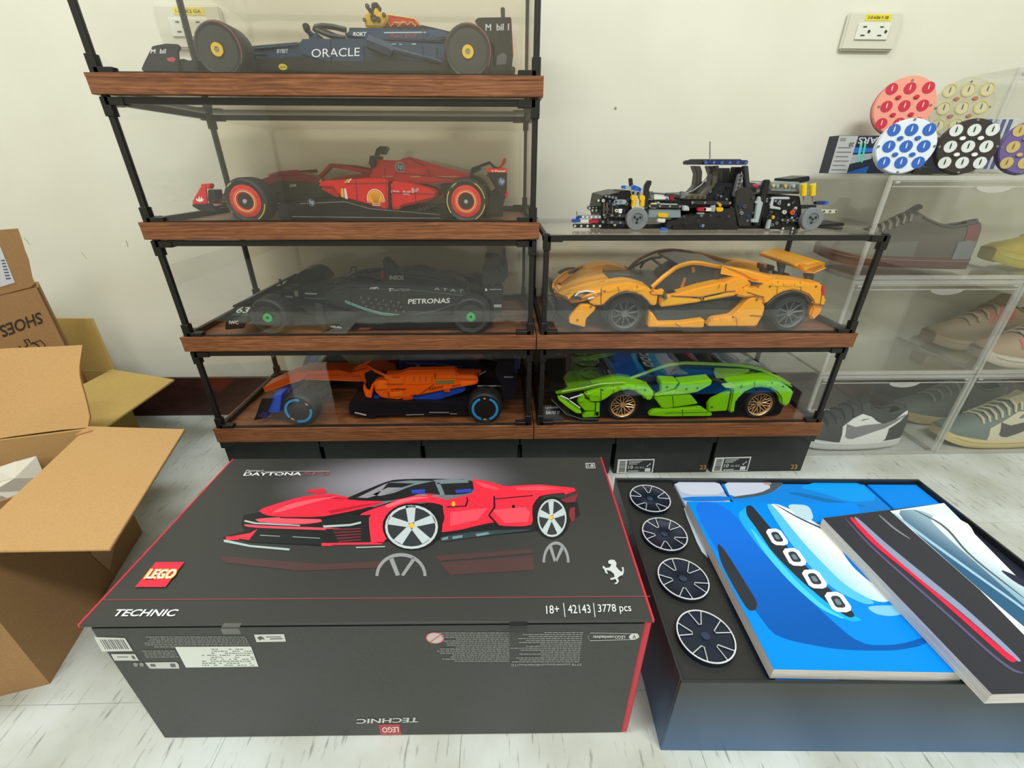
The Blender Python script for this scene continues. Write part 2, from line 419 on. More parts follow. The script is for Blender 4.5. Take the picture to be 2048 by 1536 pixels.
# ------------------------------------------------------------ display cases
YF, YBK = 0.745, 1.012
def rail(mb, a, b, w=0.0085):
    a = Vector(a); b = Vector(b); h = w/2
    lo = Vector([min(a[i], b[i])-h for i in range(3)]); hi = Vector([max(a[i], b[i])+h for i in range(3)])
    return mb.box(*lo, *hi)
def display_case(xa, xb, zb, zt, ztop, label, plaque=None):
    t = thing('display_case', label, 'display case', ((xa+xb)/2, (YF+YBK)/2, zb), 'glass display cases with walnut bases')
    MB().box(xa, YF, zb, xb, YBK, zt-0.0052).build('wood_base', WOOD, t, bevel=0.0008)
    for q in ((xa, YF, xb, YF+0.005), (xa, YBK-0.005, xb, YBK), (xa, YF+0.005, xa+0.006, YBK-0.005), (xb-0.006, YF+0.005, xb, YBK-0.005)):
        MB().box(q[0], q[1], zt-0.0052, q[2], q[3], zt).build('wood_rim', WOOD, t)
    zt -= 0.0052
    i = 0.0125; xl, xr, yf, yb = xa+i, xb-i+0.002, YF+0.009, YBK-0.010
    zl, zh = zt+0.0025, ztop-0.0065
    W = 0.0085
    f = MB(); f.box(xl, yf-0.004, zt, xr, yf+0.003, zt+0.0072).build('bottom_rail', BLK, t)
    MB().box(xl, yb-0.004, zt, xr, yb+0.004, zt+0.010).build('bottom_rail', BLK, t)
    for x in (xl, xr): MB().box(x-0.004, yf, zt, x+0.004, yb, zt+0.010).build('bottom_rail', BLK, t)
    for y in (yf, yb): rail(MB(), (xl, y, zh), (xr, y, zh), W).build('top_rail', BLK, t)
    for x in (xl, xr): rail(MB(), (x, yf, zh), (x, yb, zh), W).build('top_rail', BLK, t)
    for x in (xl, xr):
        for y in (yf, yb):
            rail(MB(), (x, y, zt+0.004), (x, y, ztop-0.004), W).build('post', BLK, t, bevel=0.0008)
            for z, s in ((zt+0.0002, 1), (ztop-0.0022, -1)):
                c = MB(); h = 0.0062
                sx = 1 if x == xl else -1; sy = 1 if y == yf else -1
                z0, z1 = (z, z+0.027) if s > 0 else (z-0.024, z)
                c.box(x-h, y-h, z0, x+h, y+h, z1)
                z0, z1 = (z, z+0.012) if s > 0 else (z-0.0105, z)
                c.box(min(x, x+sx*0.026), y-h, z0, max(x, x+sx*0.026), y+h, z1)
                c.box(x-h, min(y, y+sy*0.024), z0, x+h, max(y, y+sy*0.024), z1)
                c.build('corner_connector', M('#0f0d0c', 0.45), t, bevel=0.0006)
    g = 0.0012
    for y in (yf, yb): MB().box(xl+0.004, y-g, zt+0.004, xr-0.004, y+g, zh).build('glass_pane', GLASS if y == yf else BACKGL, t, smooth=0)
    for x in (xl, xr): MB().box(x-g, yf+0.004, zt+0.004, x+g, yb-0.004, zh).build('glass_pane', GLASS, t, smooth=0)
    MB().box(xl, yf, ztop-0.0021, xr, yb, ztop-0.0001).build('glass_top', GLASS, t, smooth=0)
    return t
XL, XM, XR = -0.5755, 0.0635, 0.6597
ZS0 = dict(A=(0.7179, 0.7436), B=(0.5210, 0.5475), C=(0.3261, 0.3537), D=(0.1285, 0.1596))
ZS = {k: (a, b2-0.0052) for k, (a, b2) in ZS0.items()}
caseA = display_case(XL, XM-0.0008, *ZS0['A'], 0.93, 'topmost glass display case, holding the navy race car')
caseB = display_case(XL, XM-0.0008, *ZS0['B'], ZS0['A'][0], 'glass display case holding the red race car, second from the top')
caseC = display_case(XL, XM-0.0008, *ZS0['C'], ZS0['B'][0], 'glass display case holding the black race car with green hubs')
caseD = display_case(XL, XM-0.0008, *ZS0['D'], ZS0['C'][0], 'lowest left glass display case, holding the orange and blue race car')
caseE = display_case(XM+0.0008, XR, *ZS0['C'], 0.5290, 'glass display case holding the yellow sports car, unfinished chassis standing on top')
caseF = display_case(XM+0.0008, XR, *ZS0['D'], ZS0['C'][0], 'lowest right glass display case, holding the green sports car')

# ------------------------------------------------------------ black shoe boxes under the cases
bx = [-0.6067, -0.3946, -0.1759, 0.0379, 0.2476, 0.4723, 0.6935]
pos = ['leftmost', 'second from the left', 'third from the left', 'fourth from the left', 'with white size label, second from the right end', 'with white size label, at the right end']
SBX = mat_noise('black_box_board', '#1d2120', '#242827', 40, 0.5, 0.03)
for i in range(6):
    xa, xb = bx[i]+0.0012, bx[i+1]-0.0012
    t = thing('shoe_box', 'black shoe box under the display cases, '+pos[i], 'shoe box', ((xa+xb)/2, 0.92, 0), 'black shoe boxes under the display cases')
    MB().box(xa+0.0035, 0.792, 0, xb-0.0035, 1.066, 0.121).build('body', SBX, t, bevel=0.0012)
    # the lid laps over the body, its front apron cut away in a wide curve
    lid = MB(); n = 12
    lid.box(xa, 0.7885, 0.124, xb, 1.07, 0.1284)
    z = 0.088
    pts = [(xa, 0.7885, 0.124), (xa, 0.7885, z-0.004), (xa+0.012, 0.7885, z-0.004)]
    for k in range(n+1):
        a = k/n; x = xa+0.015+a*(xb-xa-0.03)
        pts.append((x, 0.7885, z-0.004+0.012*(1 if 0.08 < a < 0.92 else (math.sin(min(a, 1-a)/0.08*PI/2)))))
    pts += [(xb-0.012, 0.7885, z-0.004), (xb, 0.7885, z-0.004), (xb, 0.7885, 0.124)]
    lid.prism(pts, (0, 0.0022, 0))
    lid.box(xa, 0.7907, z-0.004, xa+0.0022, 1.07, 0.124); lid.box(xb-0.0022, 0.7907, z-0.004, xb, 1.07, 0.124)
    lid.build('lid', SBX, t, bevel=0.0006)
    if i >= 4:
        px = [(1236, 920), (1311, 918), (1305, 946), (1233, 947)] if i == 4 else [(1430, 917), (1501, 916), (1494, 943), (1423, 945)]
        P = [at(x, y, 'y', 0.7914) for x, y in px]
        o, u, v = P[3], P[2]-P[3], P[0]-P[3]
        o.z = max(o.z, 0.002)
        MB().obox(o, u, v, (0, -0.0004, 0)).build('size_label', M('#e2e6e2', 0.6), t)
        n_ = (0, -0.0003, 0); o2 = o+Vector((0, -0.0004, 0))
        MB().obox(o2+u*0.26+v*0.06, u*0.71, v*0.86, n_).build('label_field', M('#23282a', 0.6), t)
        w = MB(); o3 = o2+Vector((0, -0.00045, 0))
        w.text('10', o3+u*0.30+v*0.30, u*0.13, v*0.26, True); w.text('10.5', o3+u*0.49+v*0.32, u*0.09, v*0.14); w.text('ME  EU', o3+u*0.62+v*0.32, u*0.12, v*0.14)
        for q in range(3): w.obox(o3+u*0.3+v*(0.84-q*0.1), u*(0.36-0.06*q), v*0.04, (0, -0.0001, 0))
        w.obox(o3+u*0.77+v*0.10, u*0.15, v*0.24, (0, -0.0001, 0)); w.obox(o3+u*0.3+v*0.12, u*0.3, v*0.05, (0, -0.0001, 0))
        j = [(0.83, .42), (.86, .56), (.91, .62), (.89, .74), (.875, .62), (.80, .50)]
        w.prism([o3+u*a+v*b for a, b in j], (0, -0.0001, 0)); w.build('label_lettering', M('#d7dcd9', 0.6), t)
        bc = MB(); yy = 0.08
        while yy < 0.9:
            h_ = random.choice((.015, .03, .045)); bc.obox(o2+u*0.05+v*yy, u*0.17, v*h_, n_); yy += h_+random.choice((.02, .035))
        bc.build('barcode', M('#4a4e4e', 0.6), t)['kind'] = 'stuff'
        c = (1406, 934) if i == 4 else (1588, 933)
        MB().tpx('23', (c[0]-7, c[1]+5), (c[0]+6, c[1]+5), (c[0]-6, c[1]-4), 'y', 0.7911, True).build('gold_number', M('#c0985a', 0.35, 0.5), t)
# ------------------------------------------------------------ big printed car box (front, closed)
BX = dict(x=-0.42526, y=0.28885, a=-0.01277, w=0.57756, d=0.27508, h=0.21986)
ca, sa = math.cos(BX['a']), math.sin(BX['a'])
def bp(u, v, z): return Vector((BX['x']+u*ca-v*sa, BX['y']+u*sa+v*ca, z))
uu, vv, zz = Vector((ca, sa, 0)), Vector((-sa, ca, 0)), Vector((0, 0, 1))
w, d, h = BX['w'], BX['d'], BX['h']
PBLK = mat_noise('printed_black_board', '#2f3130', '#353736', 300, 0.42, 0.02)
tb = thing('printed_car_box', 'large closed black toy box with a red sports car printed on its lid', 'toy box', bp(w/2, d/2, 0))
MB().obox(bp(0.006, 0.003, 0), uu*(w-0.012), vv*(d-0.006), zz*(h-0.0075)).build('body', PBLK, tb, bevel=0.002, seg=2)
MB().obox(bp(0.010, 0.006, h-0.0075), uu*(w-0.02), vv*(d-0.012), zz*0.004).build('lid_gap', M('#0a0a0a', 0.8), tb)
# lid, its printed top with a soft pale glow behind the car
m, nt, b, N, L = nodemat('printed_lid_art')
g = N('ShaderNodeNewGeometry'); sb = N('ShaderNodeVectorMath'); sb.operation = 'SUBTRACT'
gc = at(800, 965, 'z', h); sb.inputs[1].default_value = tuple(gc); L(g.outputs['Position'], sb.inputs[0])
sc_ = N('ShaderNodeVectorMath'); sc_.operation = 'MULTIPLY'; sc_.inputs[1].default_value = (1/0.20, 1/0.085, 0); L(sb.outputs[0], sc_.inputs[0])
ln = N('ShaderNodeVectorMath'); ln.operation = 'LENGTH'; L(sc_.outputs[0], ln.inputs[0])
cr = N('ShaderNodeValToRGB'); e = cr.color_ramp.elements; cr.color_ramp.interpolation = 'EASE'
e[0].position = 0; e[0].color = (*srgb('#9a96a2'), 1); e[1].position = 1; e[1].color = (*srgb('#313231'), 1); L(ln.outputs['Value'], cr.inputs[0])
L(cr.outputs[0], b.inputs['Base Color']); b.inputs['Roughness'].default_value = 0.4
LIDART = m
MB().obox(bp(0.0015, 0, h-0.0035), uu*(w-0.003), vv*d, zz*0.0035).build('lid', LIDART, tb, bevel=0.0008)
REDP = M('#d31f38', 0.4)
for s in (0, 1):
    u0 = 0 if s == 0 else w-0.0026
    MB().obox(bp(u0, 0.0, h-0.0040), uu*0.0026, vv*d, zz*0.0044).build('red_edge', REDP, tb, bevel=0.0006)
    u0 = 0.0015 if s == 0 else w-0.0085
    if s: MB().obox(bp(u0, 0.0018, 0.004), uu*0.0075, vv*(d-0.004), zz*(h-0.009)).build('red_side', M('#c0283c', 0.45), tb, bevel=0.0015)
# clear tape tabs closing the lid
for (x, y) in ((461, 1255), (1037, 1252)):
    p = at(x, y, 'z', h)
    MB().obox(p-uu*0.009-vv*0.0, uu*0.018, vv*0.0045, zz*0.0003).join(MB().obox(p-uu*0.009-zz*0.008-vv*0.0012, uu*0.018, -vv*0.0004, zz*0.008)).build('clear_tape', glassy('tape', 0.1, (0.8, 0.8, 0.8), 0.2) if x < 500 else M('#101010', 0.3), tb)
Z1 = h+0.0003
lay = [0]
def art(name, px, col, rough=0.4):
    lay[0] += 1
    if name.startswith('printed') and name != 'printed_underbody': px = chaikin(px, 1)
    return MB().pz(px, Z1+lay[0]*0.00003, 0.00003).build(name, M(col, rough), tb, smooth=0)
def artm(name, polys, col, rough=0.4):
    lay[0] += 1
    for p in polys: MB().pz(p, Z1+lay[0]*0.00003, 0.00003).build(name, M(col, rough), tb, smooth=0)
# thin red rule
art('red_rule', [(201, 1199), (1300, 1192), (1300, 1193.6), (200, 1200.6)], '#8e3a44')
# car print: reflection, tyres, body
artm('printed_reflection', [[(440, 1112), (560, 1122), (650, 1128), (760, 1122), (770, 1135), (600, 1142), (450, 1125)], [(868, 1112), (1060, 1098), (1068, 1106), (880, 1122)], [(880, 1125), (1066, 1112), (1068, 1140), (900, 1150)]], '#4a3233')
def ell(cx, cy, rx, ry, n=28, a0=0, a1=360, sh=0.0):
    return [(cx+rx*math.cos(math.radians(a0+(a1-a0)*k/n))+sh*ry*math.sin(math.radians(a0+(a1-a0)*k/n)), cy-ry*math.sin(math.radians(a0+(a1-a0)*k/n))) for k in range(n if abs(a1-a0) > 359 else n+1)]
def ring(cx, cy, r1, r0, ry1, ry0, a0, a1, n=24):
    A = ell(cx, cy, r1, ry1, n, a0, a1); B = ell(cx, cy, r0, ry0, n, a0, a1)
    if abs(a1-a0) > 359: A.append(A[0]); B.append(B[0])
    return A+B[::-1]
artm('printed_wheel_reflection', [ring(802, 1152, 51, 45, 46, 39, 0, 180), ring(1112, 1125, 27, 22, 42, 36, 0, 180), [(778, 1118), (786, 1114), (800, 1150), (792, 1152)], [(826, 1114), (832, 1118), (808, 1152), (802, 1150)], [(1098, 1095), (1104, 1092), (1112, 1120), (1108, 1124)], [(1122, 1092), (1128, 1096), (1114, 1124), (1111, 1120)]], '#8d9092')
art('printed_underbody', [(446, 1082), (470, 1076), (500, 1085), (640, 1092), (790, 1082), (866, 1074), (875, 1080), (1075, 1062), (1120, 1055), (1160, 1030), (1155, 1005), (1080, 1000), (900, 1000), (780, 1015), (600, 1010), (488, 1030), (482, 1050), (490, 1062), (446, 1074)], '#141618')
art('printed_hood', [(515, 1020), (570, 1002), (610, 992), (660, 987), (690, 993), (715, 999), (775, 1003), (730, 1016), (690, 1025), (640, 1034), (560, 1034), (530, 1030)], '#e0263f')
artm('printed_hood_line', [[(600, 1004), (660, 992), (700, 1000), (660, 997), (610, 1008)], [(655, 1022), (720, 1010), (770, 1004), (722, 1014), (662, 1027)]], '#b3142c')
art('printed_hood_light', [(580, 1007), (640, 996), (680, 992), (640, 1001), (600, 1012), (560, 1024), (540, 1026)], '#f05a6a')
art('printed_nose', [(508, 1038), (560, 1034), (640, 1037), (646, 1044), (600, 1049), (520, 1045)], '#ee5263')
art('printed_front_strip', [(488, 1048), (520, 1051), (640, 1055), (725, 1058), (725, 1062), (640, 1060), (520, 1056), (490, 1053)], '#d8485a')
artm('printed_grille', [[(510, 1060), (640, 1064), (654, 1090), (495, 1084)], [(650, 1058), (735, 1054), (742, 1084), (680, 1088)], [(648, 1034), (740, 1022), (745, 1046), (690, 1052), (640, 1050)]], '#151a1b')
artm('printed_chrome', [[(645, 1051), (700, 1048), (722, 1043), (722, 1047), (700, 1052), (648, 1055)], [(447, 1079), (460, 1081), (500, 1090), (580, 1097), (578, 1101), (500, 1094), (448, 1084)], [(520, 1070), (560, 1072), (560, 1073), (520, 1071)], [(585, 1073), (640, 1076), (640, 1077), (585, 1074)], [(712, 1094), (770, 1092), (770, 1094), (712, 1096)], [(490, 1040), (512, 1045), (600, 1050), (600, 1052), (510, 1048), (488, 1043)]], '#a9bcbd')
artm('printed_slats', [[(665+3*k, 1058+6*k), (722, 1056+5.5*k), (722, 1058+5.5*k), (665+3*k, 1060.5+6*k)] for k in range(5)], '#7a2631')
artm('printed_front_corner', [[(738, 1035), (745, 1028), (785, 1024), (790, 1038), (780, 1070), (765, 1086), (742, 1084), (738, 1050)], [(643, 1086), (664, 1086), (664, 1092), (643, 1092)], [(664, 1086), (765, 1084), (765, 1089), (664, 1090)], [(452, 1073), (478, 1072), (478, 1080), (452, 1080)], [(455, 1074), (500, 1066), (515, 1058), (498, 1080)]], '#e32d44')
art('printed_fender', [(715, 1030), (760, 1012), (790, 1000), (830, 990), (870, 993), (895, 1000), (890, 1016), (884, 1010), (868, 1006), (845, 1004), (815, 1008), (795, 1018), (785, 1036), (780, 1028), (740, 1030)], '#e62b45')
art('printed_fender_light', [(770, 1010), (800, 999), (832, 993), (862, 995), (835, 998), (802, 1006), (775, 1016)], '#f26a78')
artm('printed_mirror', [[(612, 984), (620, 979), (648, 977), (654, 984), (640, 988)], [(846, 986), (870, 979), (905, 981), (880, 987), (858, 991)], [(1125, 980), (1148, 975), (1152, 982), (1130, 990)]], '#d6243c')
art('printed_canopy', [(690, 998), (712, 988), (770, 964), (790, 959), (850, 957), (945, 959), (948, 976), (940, 986), (900, 990), (840, 986), (820, 994), (776, 1002), (720, 1001)], '#15181a')
artm('printed_glass', [[(715, 995), (768, 969), (776, 966), (755, 990), (735, 996)], [(745, 989), (776, 975), (815, 975), (790, 985), (760, 992)]], '#8d8a93')
artm('printed_roof_trim', [[(775, 965), (820, 961), (868, 962), (830, 970), (800, 980), (770, 988), (772, 986), (800, 976), (830, 967)], [(866, 960), (905, 958), (935, 960), (938, 965), (876, 968)], [(870, 965), (880, 966), (890, 990), (882, 993)]], '#6f7f84')
artm('printed_seat', [[(822, 980), (850, 978), (850, 986), (825, 987)], [(910, 980), (942, 977), (944, 984), (912, 986)]], '#2b3fb0')
art('printed_body_side', [(885, 1012), (893, 1000), (920, 994), (950, 986), (944, 958), (960, 960), (990, 966), (1010, 973), (1050, 970), (1080, 969), (1110, 972), (1150, 976), (1145, 984), (1100, 988), (1080, 992), (1070, 1002), (1064, 1015), (1066, 1048), (1050, 1053), (1000, 1052), (990, 1044), (960, 1050), (920, 1060), (880, 1065), (876, 1062), (890, 1040)], '#e8283f')
artm('printed_body_light', [[(948, 962), (975, 968), (1000, 978), (990, 980), (965, 974)], [(1030, 975), (1080, 972), (1120, 977), (1080, 981), (1035, 980)], [(985, 1020), (1050, 1014), (1060, 1024), (1055, 1044), (1010, 1046)], [(900, 1025), (950, 1018), (975, 1016), (955, 1040), (900, 1052)]], '#f04a5c')
artm('printed_panel_gaps', [[(893, 1013), (930, 1011), (934, 1000), (932, 994), (934.5, 994), (937, 1001), (933, 1013), (893, 1015.5)], [(987, 992), (990, 992), (991, 1015), (980, 1030), (1000, 1052), (994, 1052), (976, 1031), (987, 1014)], [(990, 997), (1066, 990), (1066, 992), (990, 999)], [(1024, 1010), (1030, 1010), (1030, 1016), (1024, 1016)], [(1065, 1012), (1072, 1000), (1080, 992), (1086, 994), (1074, 1004), (1068, 1030)], [(700, 1030), (780, 1004), (790, 1003), (720, 1026)], [(560, 1034), (640, 1036), (690, 1026), (690, 1028), (640, 1038), (560, 1036)]], '#23090d')
art('printed_skirt', [(878, 1076), (900, 1070), (960, 1062), (1050, 1058), (1070, 1060), (1000, 1068), (940, 1075), (885, 1084)], '#2c3d42')
artm('printed_skirt_light', [[(884, 1076), (896, 1073), (896, 1078), (884, 1081)], [(905, 1073), (925, 1070), (925, 1075), (905, 1078)], [(950, 1068), (975, 1064), (980, 1068), (955, 1073)]], '#6c8a93')
artm('printed_tyre', [ell(825, 1053, 60, 47), ell(1104, 1035, 36, 42)], '#0d0e0f')
artm('printed_wheel_face', [ell(823, 1054, 53, 44), ell(1104, 1036, 29, 38)], '#2a3135')
sp = [ring(823, 1054, 53, 48, 44, 39, 0, 360), ring(1104, 1036, 29, 26, 38, 34, 0, 360)]
for (cx, cy, rx, ry) in ((823, 1051, 50, 41), (1103, 1035, 27, 36)):
    for k in range(5):
        a = math.radians(95+72*k); b2 = a+0.16; c2 = a-0.16
        sp.append([(cx+rx*.12*math.cos(b2+1), cy-ry*.12*math.sin(b2+1)), (cx+rx*math.cos(b2), cy-ry*math.sin(b2)), (cx+rx*math.cos(c2-.1), cy-ry*math.sin(c2-.1)), (cx+rx*.12*math.cos(c2-1), cy-ry*.12*math.sin(c2-1))])
artm('printed_spokes', sp, '#b9c4c8')
artm('printed_wheel_badge', [ell(823, 1051, 6, 5, 10), ell(1102, 1035, 4, 4.5, 10), ell(907, 1008, 3.6, 5, 10)], '#e8b82a')
artm('printed_wing_end', [[(1122, 1000), (1150, 990), (1158, 984), (1150, 1004), (1132, 1006)], [(1140, 1016), (1150, 1014), (1150, 1040), (1143, 1046), (1138, 1030)]], '#7c2630')
# lettering on the lid
def word(s, bl, br, tl, col, bold=True, name='lettering', z=None, par=None):
    return MB().tpx(s, bl, br, tl, 'z', (z or Z1+0.0006), bold).build(name, M(col, 0.5), par or tb, smooth=0)
word('TECHNIC', (222, 1232.5), (348, 1232.5), (235, 1218.5), '#e6eae8')
word('18+', (1093, 1228), (1119, 1226), (1092, 1211.5), '#e2e6e6', False)
word('42143', (1137, 1227), (1182, 1226), (1135, 1210), '#e2e6e6', False)
word('3778 pcs', (1197, 1229), (1264, 1227), (1195, 1209), '#e2e6e6', False)
artm('lettering_rule', [[(1126, 1206), (1127.6, 1206), (1131, 1234), (1129.4, 1234)], [(1186, 1206), (1187.6, 1206), (1191, 1234), (1189.4, 1234)]], '#d0d4d4')
word('DAYTONA', (486, 951.5), (602, 950.5), (490, 945), '#e3e2e4')
word('SP3', (606, 950), (658, 950), (608, 944), '#8c4c56')
word('Ferrari', (490, 944), (524, 943.5), (494, 939.5), '#b8b8ba')
artm('lettering_rule', [[(526, 942.6), (660, 941.8), (660, 943.2), (526, 943.8)]], '#8f8f92')
artm('scale_mark', [[(1171, 926), (1189, 926), (1191, 936.5), (1172, 936.5)]], '#c4c6c6'); artm('scale_mark', [[(1172.5, 927.3), (1188, 927.3), (1189.6, 935.2), (1173.5, 935.2)]], '#2a2b2b')
word('1:8', (1175.5, 934), (1187.5, 934), (1175, 928.5), '#c9cbcb', z=Z1+0.0014)
art('logo_square', [(312, 1124), (369, 1124), (331, 1174), (270, 1174)], '#dd2040')
lay[0] += 1
word('LEGO', (287, 1158), (345, 1158), (302, 1137), '#f2c640', name='logo_outline', z=Z1+0.00165)
for dx, dy in ((-1.5, -1), (1.5, 1), (-1.5, 1), (1.5, -1)):
    word('LEGO', (288+dx, 1157.5+dy), (344+dx, 1157.5+dy), (302+dx, 1138+dy), '#f0c040', name='logo_outline', z=Z1+0.0017)
word('LEGO', (289, 1157), (343, 1157), (303, 1138.5), '#f6f4ee', name='logo_lettering', z=Z1+0.00175)
# prancing horse emblem
H = [(1216, 1122), (1222, 1119), (1229, 1120), (1233, 1126), (1232, 1133), (1238, 1140), (1243, 1144), (1245, 1140), (1243, 1135), (1247, 1134), (1248, 1142), (1246, 1150), (1240, 1152), (1235, 1156), (1238, 1162), (1234, 1168), (1228, 1168), (1234, 1163), (1231, 1158), (1222, 1160), (1220, 1157), (1229, 1154), (1228, 1148), (1221, 1142), (1213, 1140), (1216, 1148), (1211, 1146), (1208, 1138), (1205, 1136), (1206, 1131), (1212, 1136), (1219, 1135), (1223, 1129), (1217, 1127)]
art('horse_emblem', H, '#c3c8c8')
# front face print (upside down on this side)
YFp = lambda x: None
fo = bp(0, 0.003, 0)-vv*0.0003; fn = -vv
def fpx(x, y):   # photo pixel on the plane of the front face
    dd = fwd + rt*((x-1024)/FPX) - upv*((y-768)/FPX); o = Vector((0, 0, CAM_H))
    return o+dd*((fo-o).dot(fn)/dd.dot(fn))
def fart(name, polys, col, k=1):
    m_ = MB()
    for p in polys:
        m_.prism([fpx(*q)+fn*0.00004*k for q in p], fn*0.00004)
        if name != 'barcode': m_.build(name, M(col, 0.5), tb, smooth=0); m_ = MB()
    if name == 'barcode': m_.build(name, M(col, 0.5), tb, smooth=0)['kind'] = 'stuff'
def fword(s, bl, br, tl, col, k=4, name='lettering'):
    o, r_, t_ = fpx(*bl), fpx(*br), fpx(*tl)
    return MB().text(s, o+fn*0.00005*k, r_-o, t_-o, True).build(name, M(col, 0.5), tb, smooth=0)
fart('barcode_label', [[(188, 1274), (250, 1276), (266, 1302), (204, 1303)]], '#d5d8d4')
fart('barcode', [[(199+4.1*k, 1279), (200.4+4.1*k+(k % 3)*.6, 1279), (212+4.1*k+(k % 3)*.6, 1298), (210.6+4.1*k, 1298)] for k in range(12)], '#55585a', 3)
fart('small_label', [[(222, 1308), (270, 1308), (278, 1321), (229, 1321)]], '#ced2ce')
fart('rounded_label', [[(290, 1325), (352, 1324), (357, 1328), (359, 1337), (300, 1337)]], '#c9cdc9')
fart('label_mark', [[(300, 1328), (310, 1328), (312, 1333), (302, 1333)], [(340, 1327), (350, 1327), (352, 1334), (342, 1334)], [(262, 1311), (268, 1311), (272, 1318), (266, 1318)], [(234, 1313), (256, 1313), (257, 1314.5), (235, 1314.5)]], '#5a5f60', 3)
fart('recycling_marks', [[(266, 1327), (270, 1325), (276, 1327), (275, 1333), (269, 1333)], [(278, 1327), (282, 1325), (288, 1327), (287, 1333), (281, 1333)]], '#8b8f8e')
fart('import_sticker', [[(350, 1294), (502, 1293), (517, 1333), (372, 1335)]], '#dfe5df')
st = MB()
for r in range(9):
    x = 404; y = 1297.5+r*4
    while x < 500+r*1.5:
        L_ = random.uniform(2, 8)
        if random.random() < 0.62 and not (r < 3 and x < 420): st.prism([fpx(*q)+fn*0.00013 for q in ((x, y), (x+L_, y), (x+L_+0.6, y+1.6), (x+.6, y+1.6))], fn*0.00002)
        x += L_+1.6
st.build('sticker_lettering', M('#6c716e', 0.6), tb, smooth=0)['kind'] = 'stuff'
fart('horse_label', [[(508, 1269), (568, 1268), (572, 1283), (513, 1284)]], '#d3d7d3')
fart('label_mark', [[(514, 1275), (520, 1272), (526, 1274), (530, 1279), (524, 1278), (520, 1281)], [(532, 1273), (562, 1272.5), (562, 1274), (532, 1274.5)], [(540, 1276.6), (565, 1276), (565, 1278), (540, 1278.6)]], '#50585a', 3)
par = MB()
def para(x0, x1, y0, n, dy, rag, right=False, skew=0.5):
    for r in range(n):
        y = y0+r*dy; a, b = x0+r*dy*skew, x1+r*dy*skew
        if right: a += random.uniform(0, rag)
        else: b -= random.uniform(0, rag)
        x = a
        while x < b:
            L_ = random.uniform(3, 11)
            par.prism([fpx(*q)+fn*0.00004 for q in ((x, y), (min(x+L_, b), y), (min(x+L_, b), y+1.9), (x, y+1.9))], fn*0.00002); x += L_+1.5
para(282, 492, 1273, 6, 3.9, 20, True); para(284, 350, 1301, 4, 3.9, 6, True)
para(868, 1019, 1265, 15, 4, 50, True, 0.0); para(1024, 1166, 1264, 16, 3.9, 70, True, -0.12)
par.build('fine_print', M('#8d9390', 0.6), tb, smooth=0)['kind'] = 'stuff'
fword('3778 pcs/stk/pz/pcs/db/det/buc/ТЕ', (1163, 1325), (1022, 1326), (1163, 1331), '#8f9592')
fword('LEGO.com/technic', (1250, 1270.5), (1186, 1270.5), (1250, 1277), '#d0d4d0')
c_ = fpx(870, 1276)
MB().arc(c_, uu, zz, 0.0083, 0.0095, 0, 360, fn*0.0001, 24).join(MB().obox(c_-uu*0.006-zz*0.006, uu*0.012+zz*0.012, uu*0.001-zz*0.001, fn*0.0001)).build('warning_mark', M('#c4606a', 0.5), tb)
MB().disc(c_+fn*0.00001, uu, zz, 0.0084, fn*0.00003).build('warning_mark', M('#c9bebb', 0.5), tb)
oval = [fpx(x, y)+fn*0.00005 for x, y in ((1180, 1266), (1176, 1274), (1180, 1281), (1266, 1279), (1279, 1274), (1275, 1267))]
MB().tube(oval, 0.0003, 4, True).build('oval_rule', M('#a7acaa', 0.5), tb)
MB().disc(fpx(1268, 1273)+fn*0.00005, uu, zz, 0.0052, fn*0.00003).build('round_badge', M('#d5d9d5', 0.5), tb)
fword('✓' if False else 'V', (1272, 1269.5), (1265, 1269.5), (1272, 1277), '#30403e', 6)
fword('TECHNIC', (838, 1434.5), (714, 1437.5), (836, 1444), '#cfd4d2')
fart('logo_square', [[(757, 1449), (799, 1447.5), (803, 1469), (762, 1470)]], '#b83a48')
fword('LEGO', (797, 1453), (764, 1454), (798, 1464), '#e9e4da', 6, 'logo_lettering')

# ------------------------------------------------------------ open kraft boxes at the left
def panel(o, u, v, n, t=0.004):
    return MB().obox(o, u, v, Vector(n).normalized()*t)
A = Vector((-0.6163, 0.3589, 0)); B = Vector((-0.6917, 0.6342, 0)); hc = 0.235
e = (B-A).normalized(); lf = Vector((-e.y, e.x, 0)); rg = -lf
t = thing('open_cardboard_box', 'open brown cardboard box with flaps spread, in front at the left', 'box', A+lf*0.15)
Wd = 0.40
zv = Vector((0, 0, 1))
panel(A, e*(B-A).length, zv*hc, lf).build('side_wall', CARDD, t, smooth=0)
panel(A+lf*Wd, e*(B-A).length, zv*hc, rg).build('side_wall', CARDD, t, smooth=0)
panel(A+lf*0.004, lf*(Wd-0.008), zv*hc, e).build('front_wall', CARDD, t, smooth=0)
panel(B+lf*0.004, lf*(Wd-0.008), zv*hc, -e).build('back_wall', CARD, t, smooth=0)
panel(A+lf*0.004+e*0.004, lf*(Wd-0.008), e*((B-A).length-0.008), zv).build('bottom', CARD, t, smooth=0)
C = B+zv*hc; A2 = A+zv*hc
f0, f1 = at(372, 862, 'z', hc+0.004), at(222, 1103, 'z', hc+0.004)
MB().prism([C+zv*0.0, f0, f1, A2+e*0.01], (0, 0, 0.0042)).build('flap', CARD, t, bevel=0.001)
u_ = (e*math.cos(math.radians(58))+zv*math.sin(math.radians(58)))
tl = C+u_*0.145
crumple = []
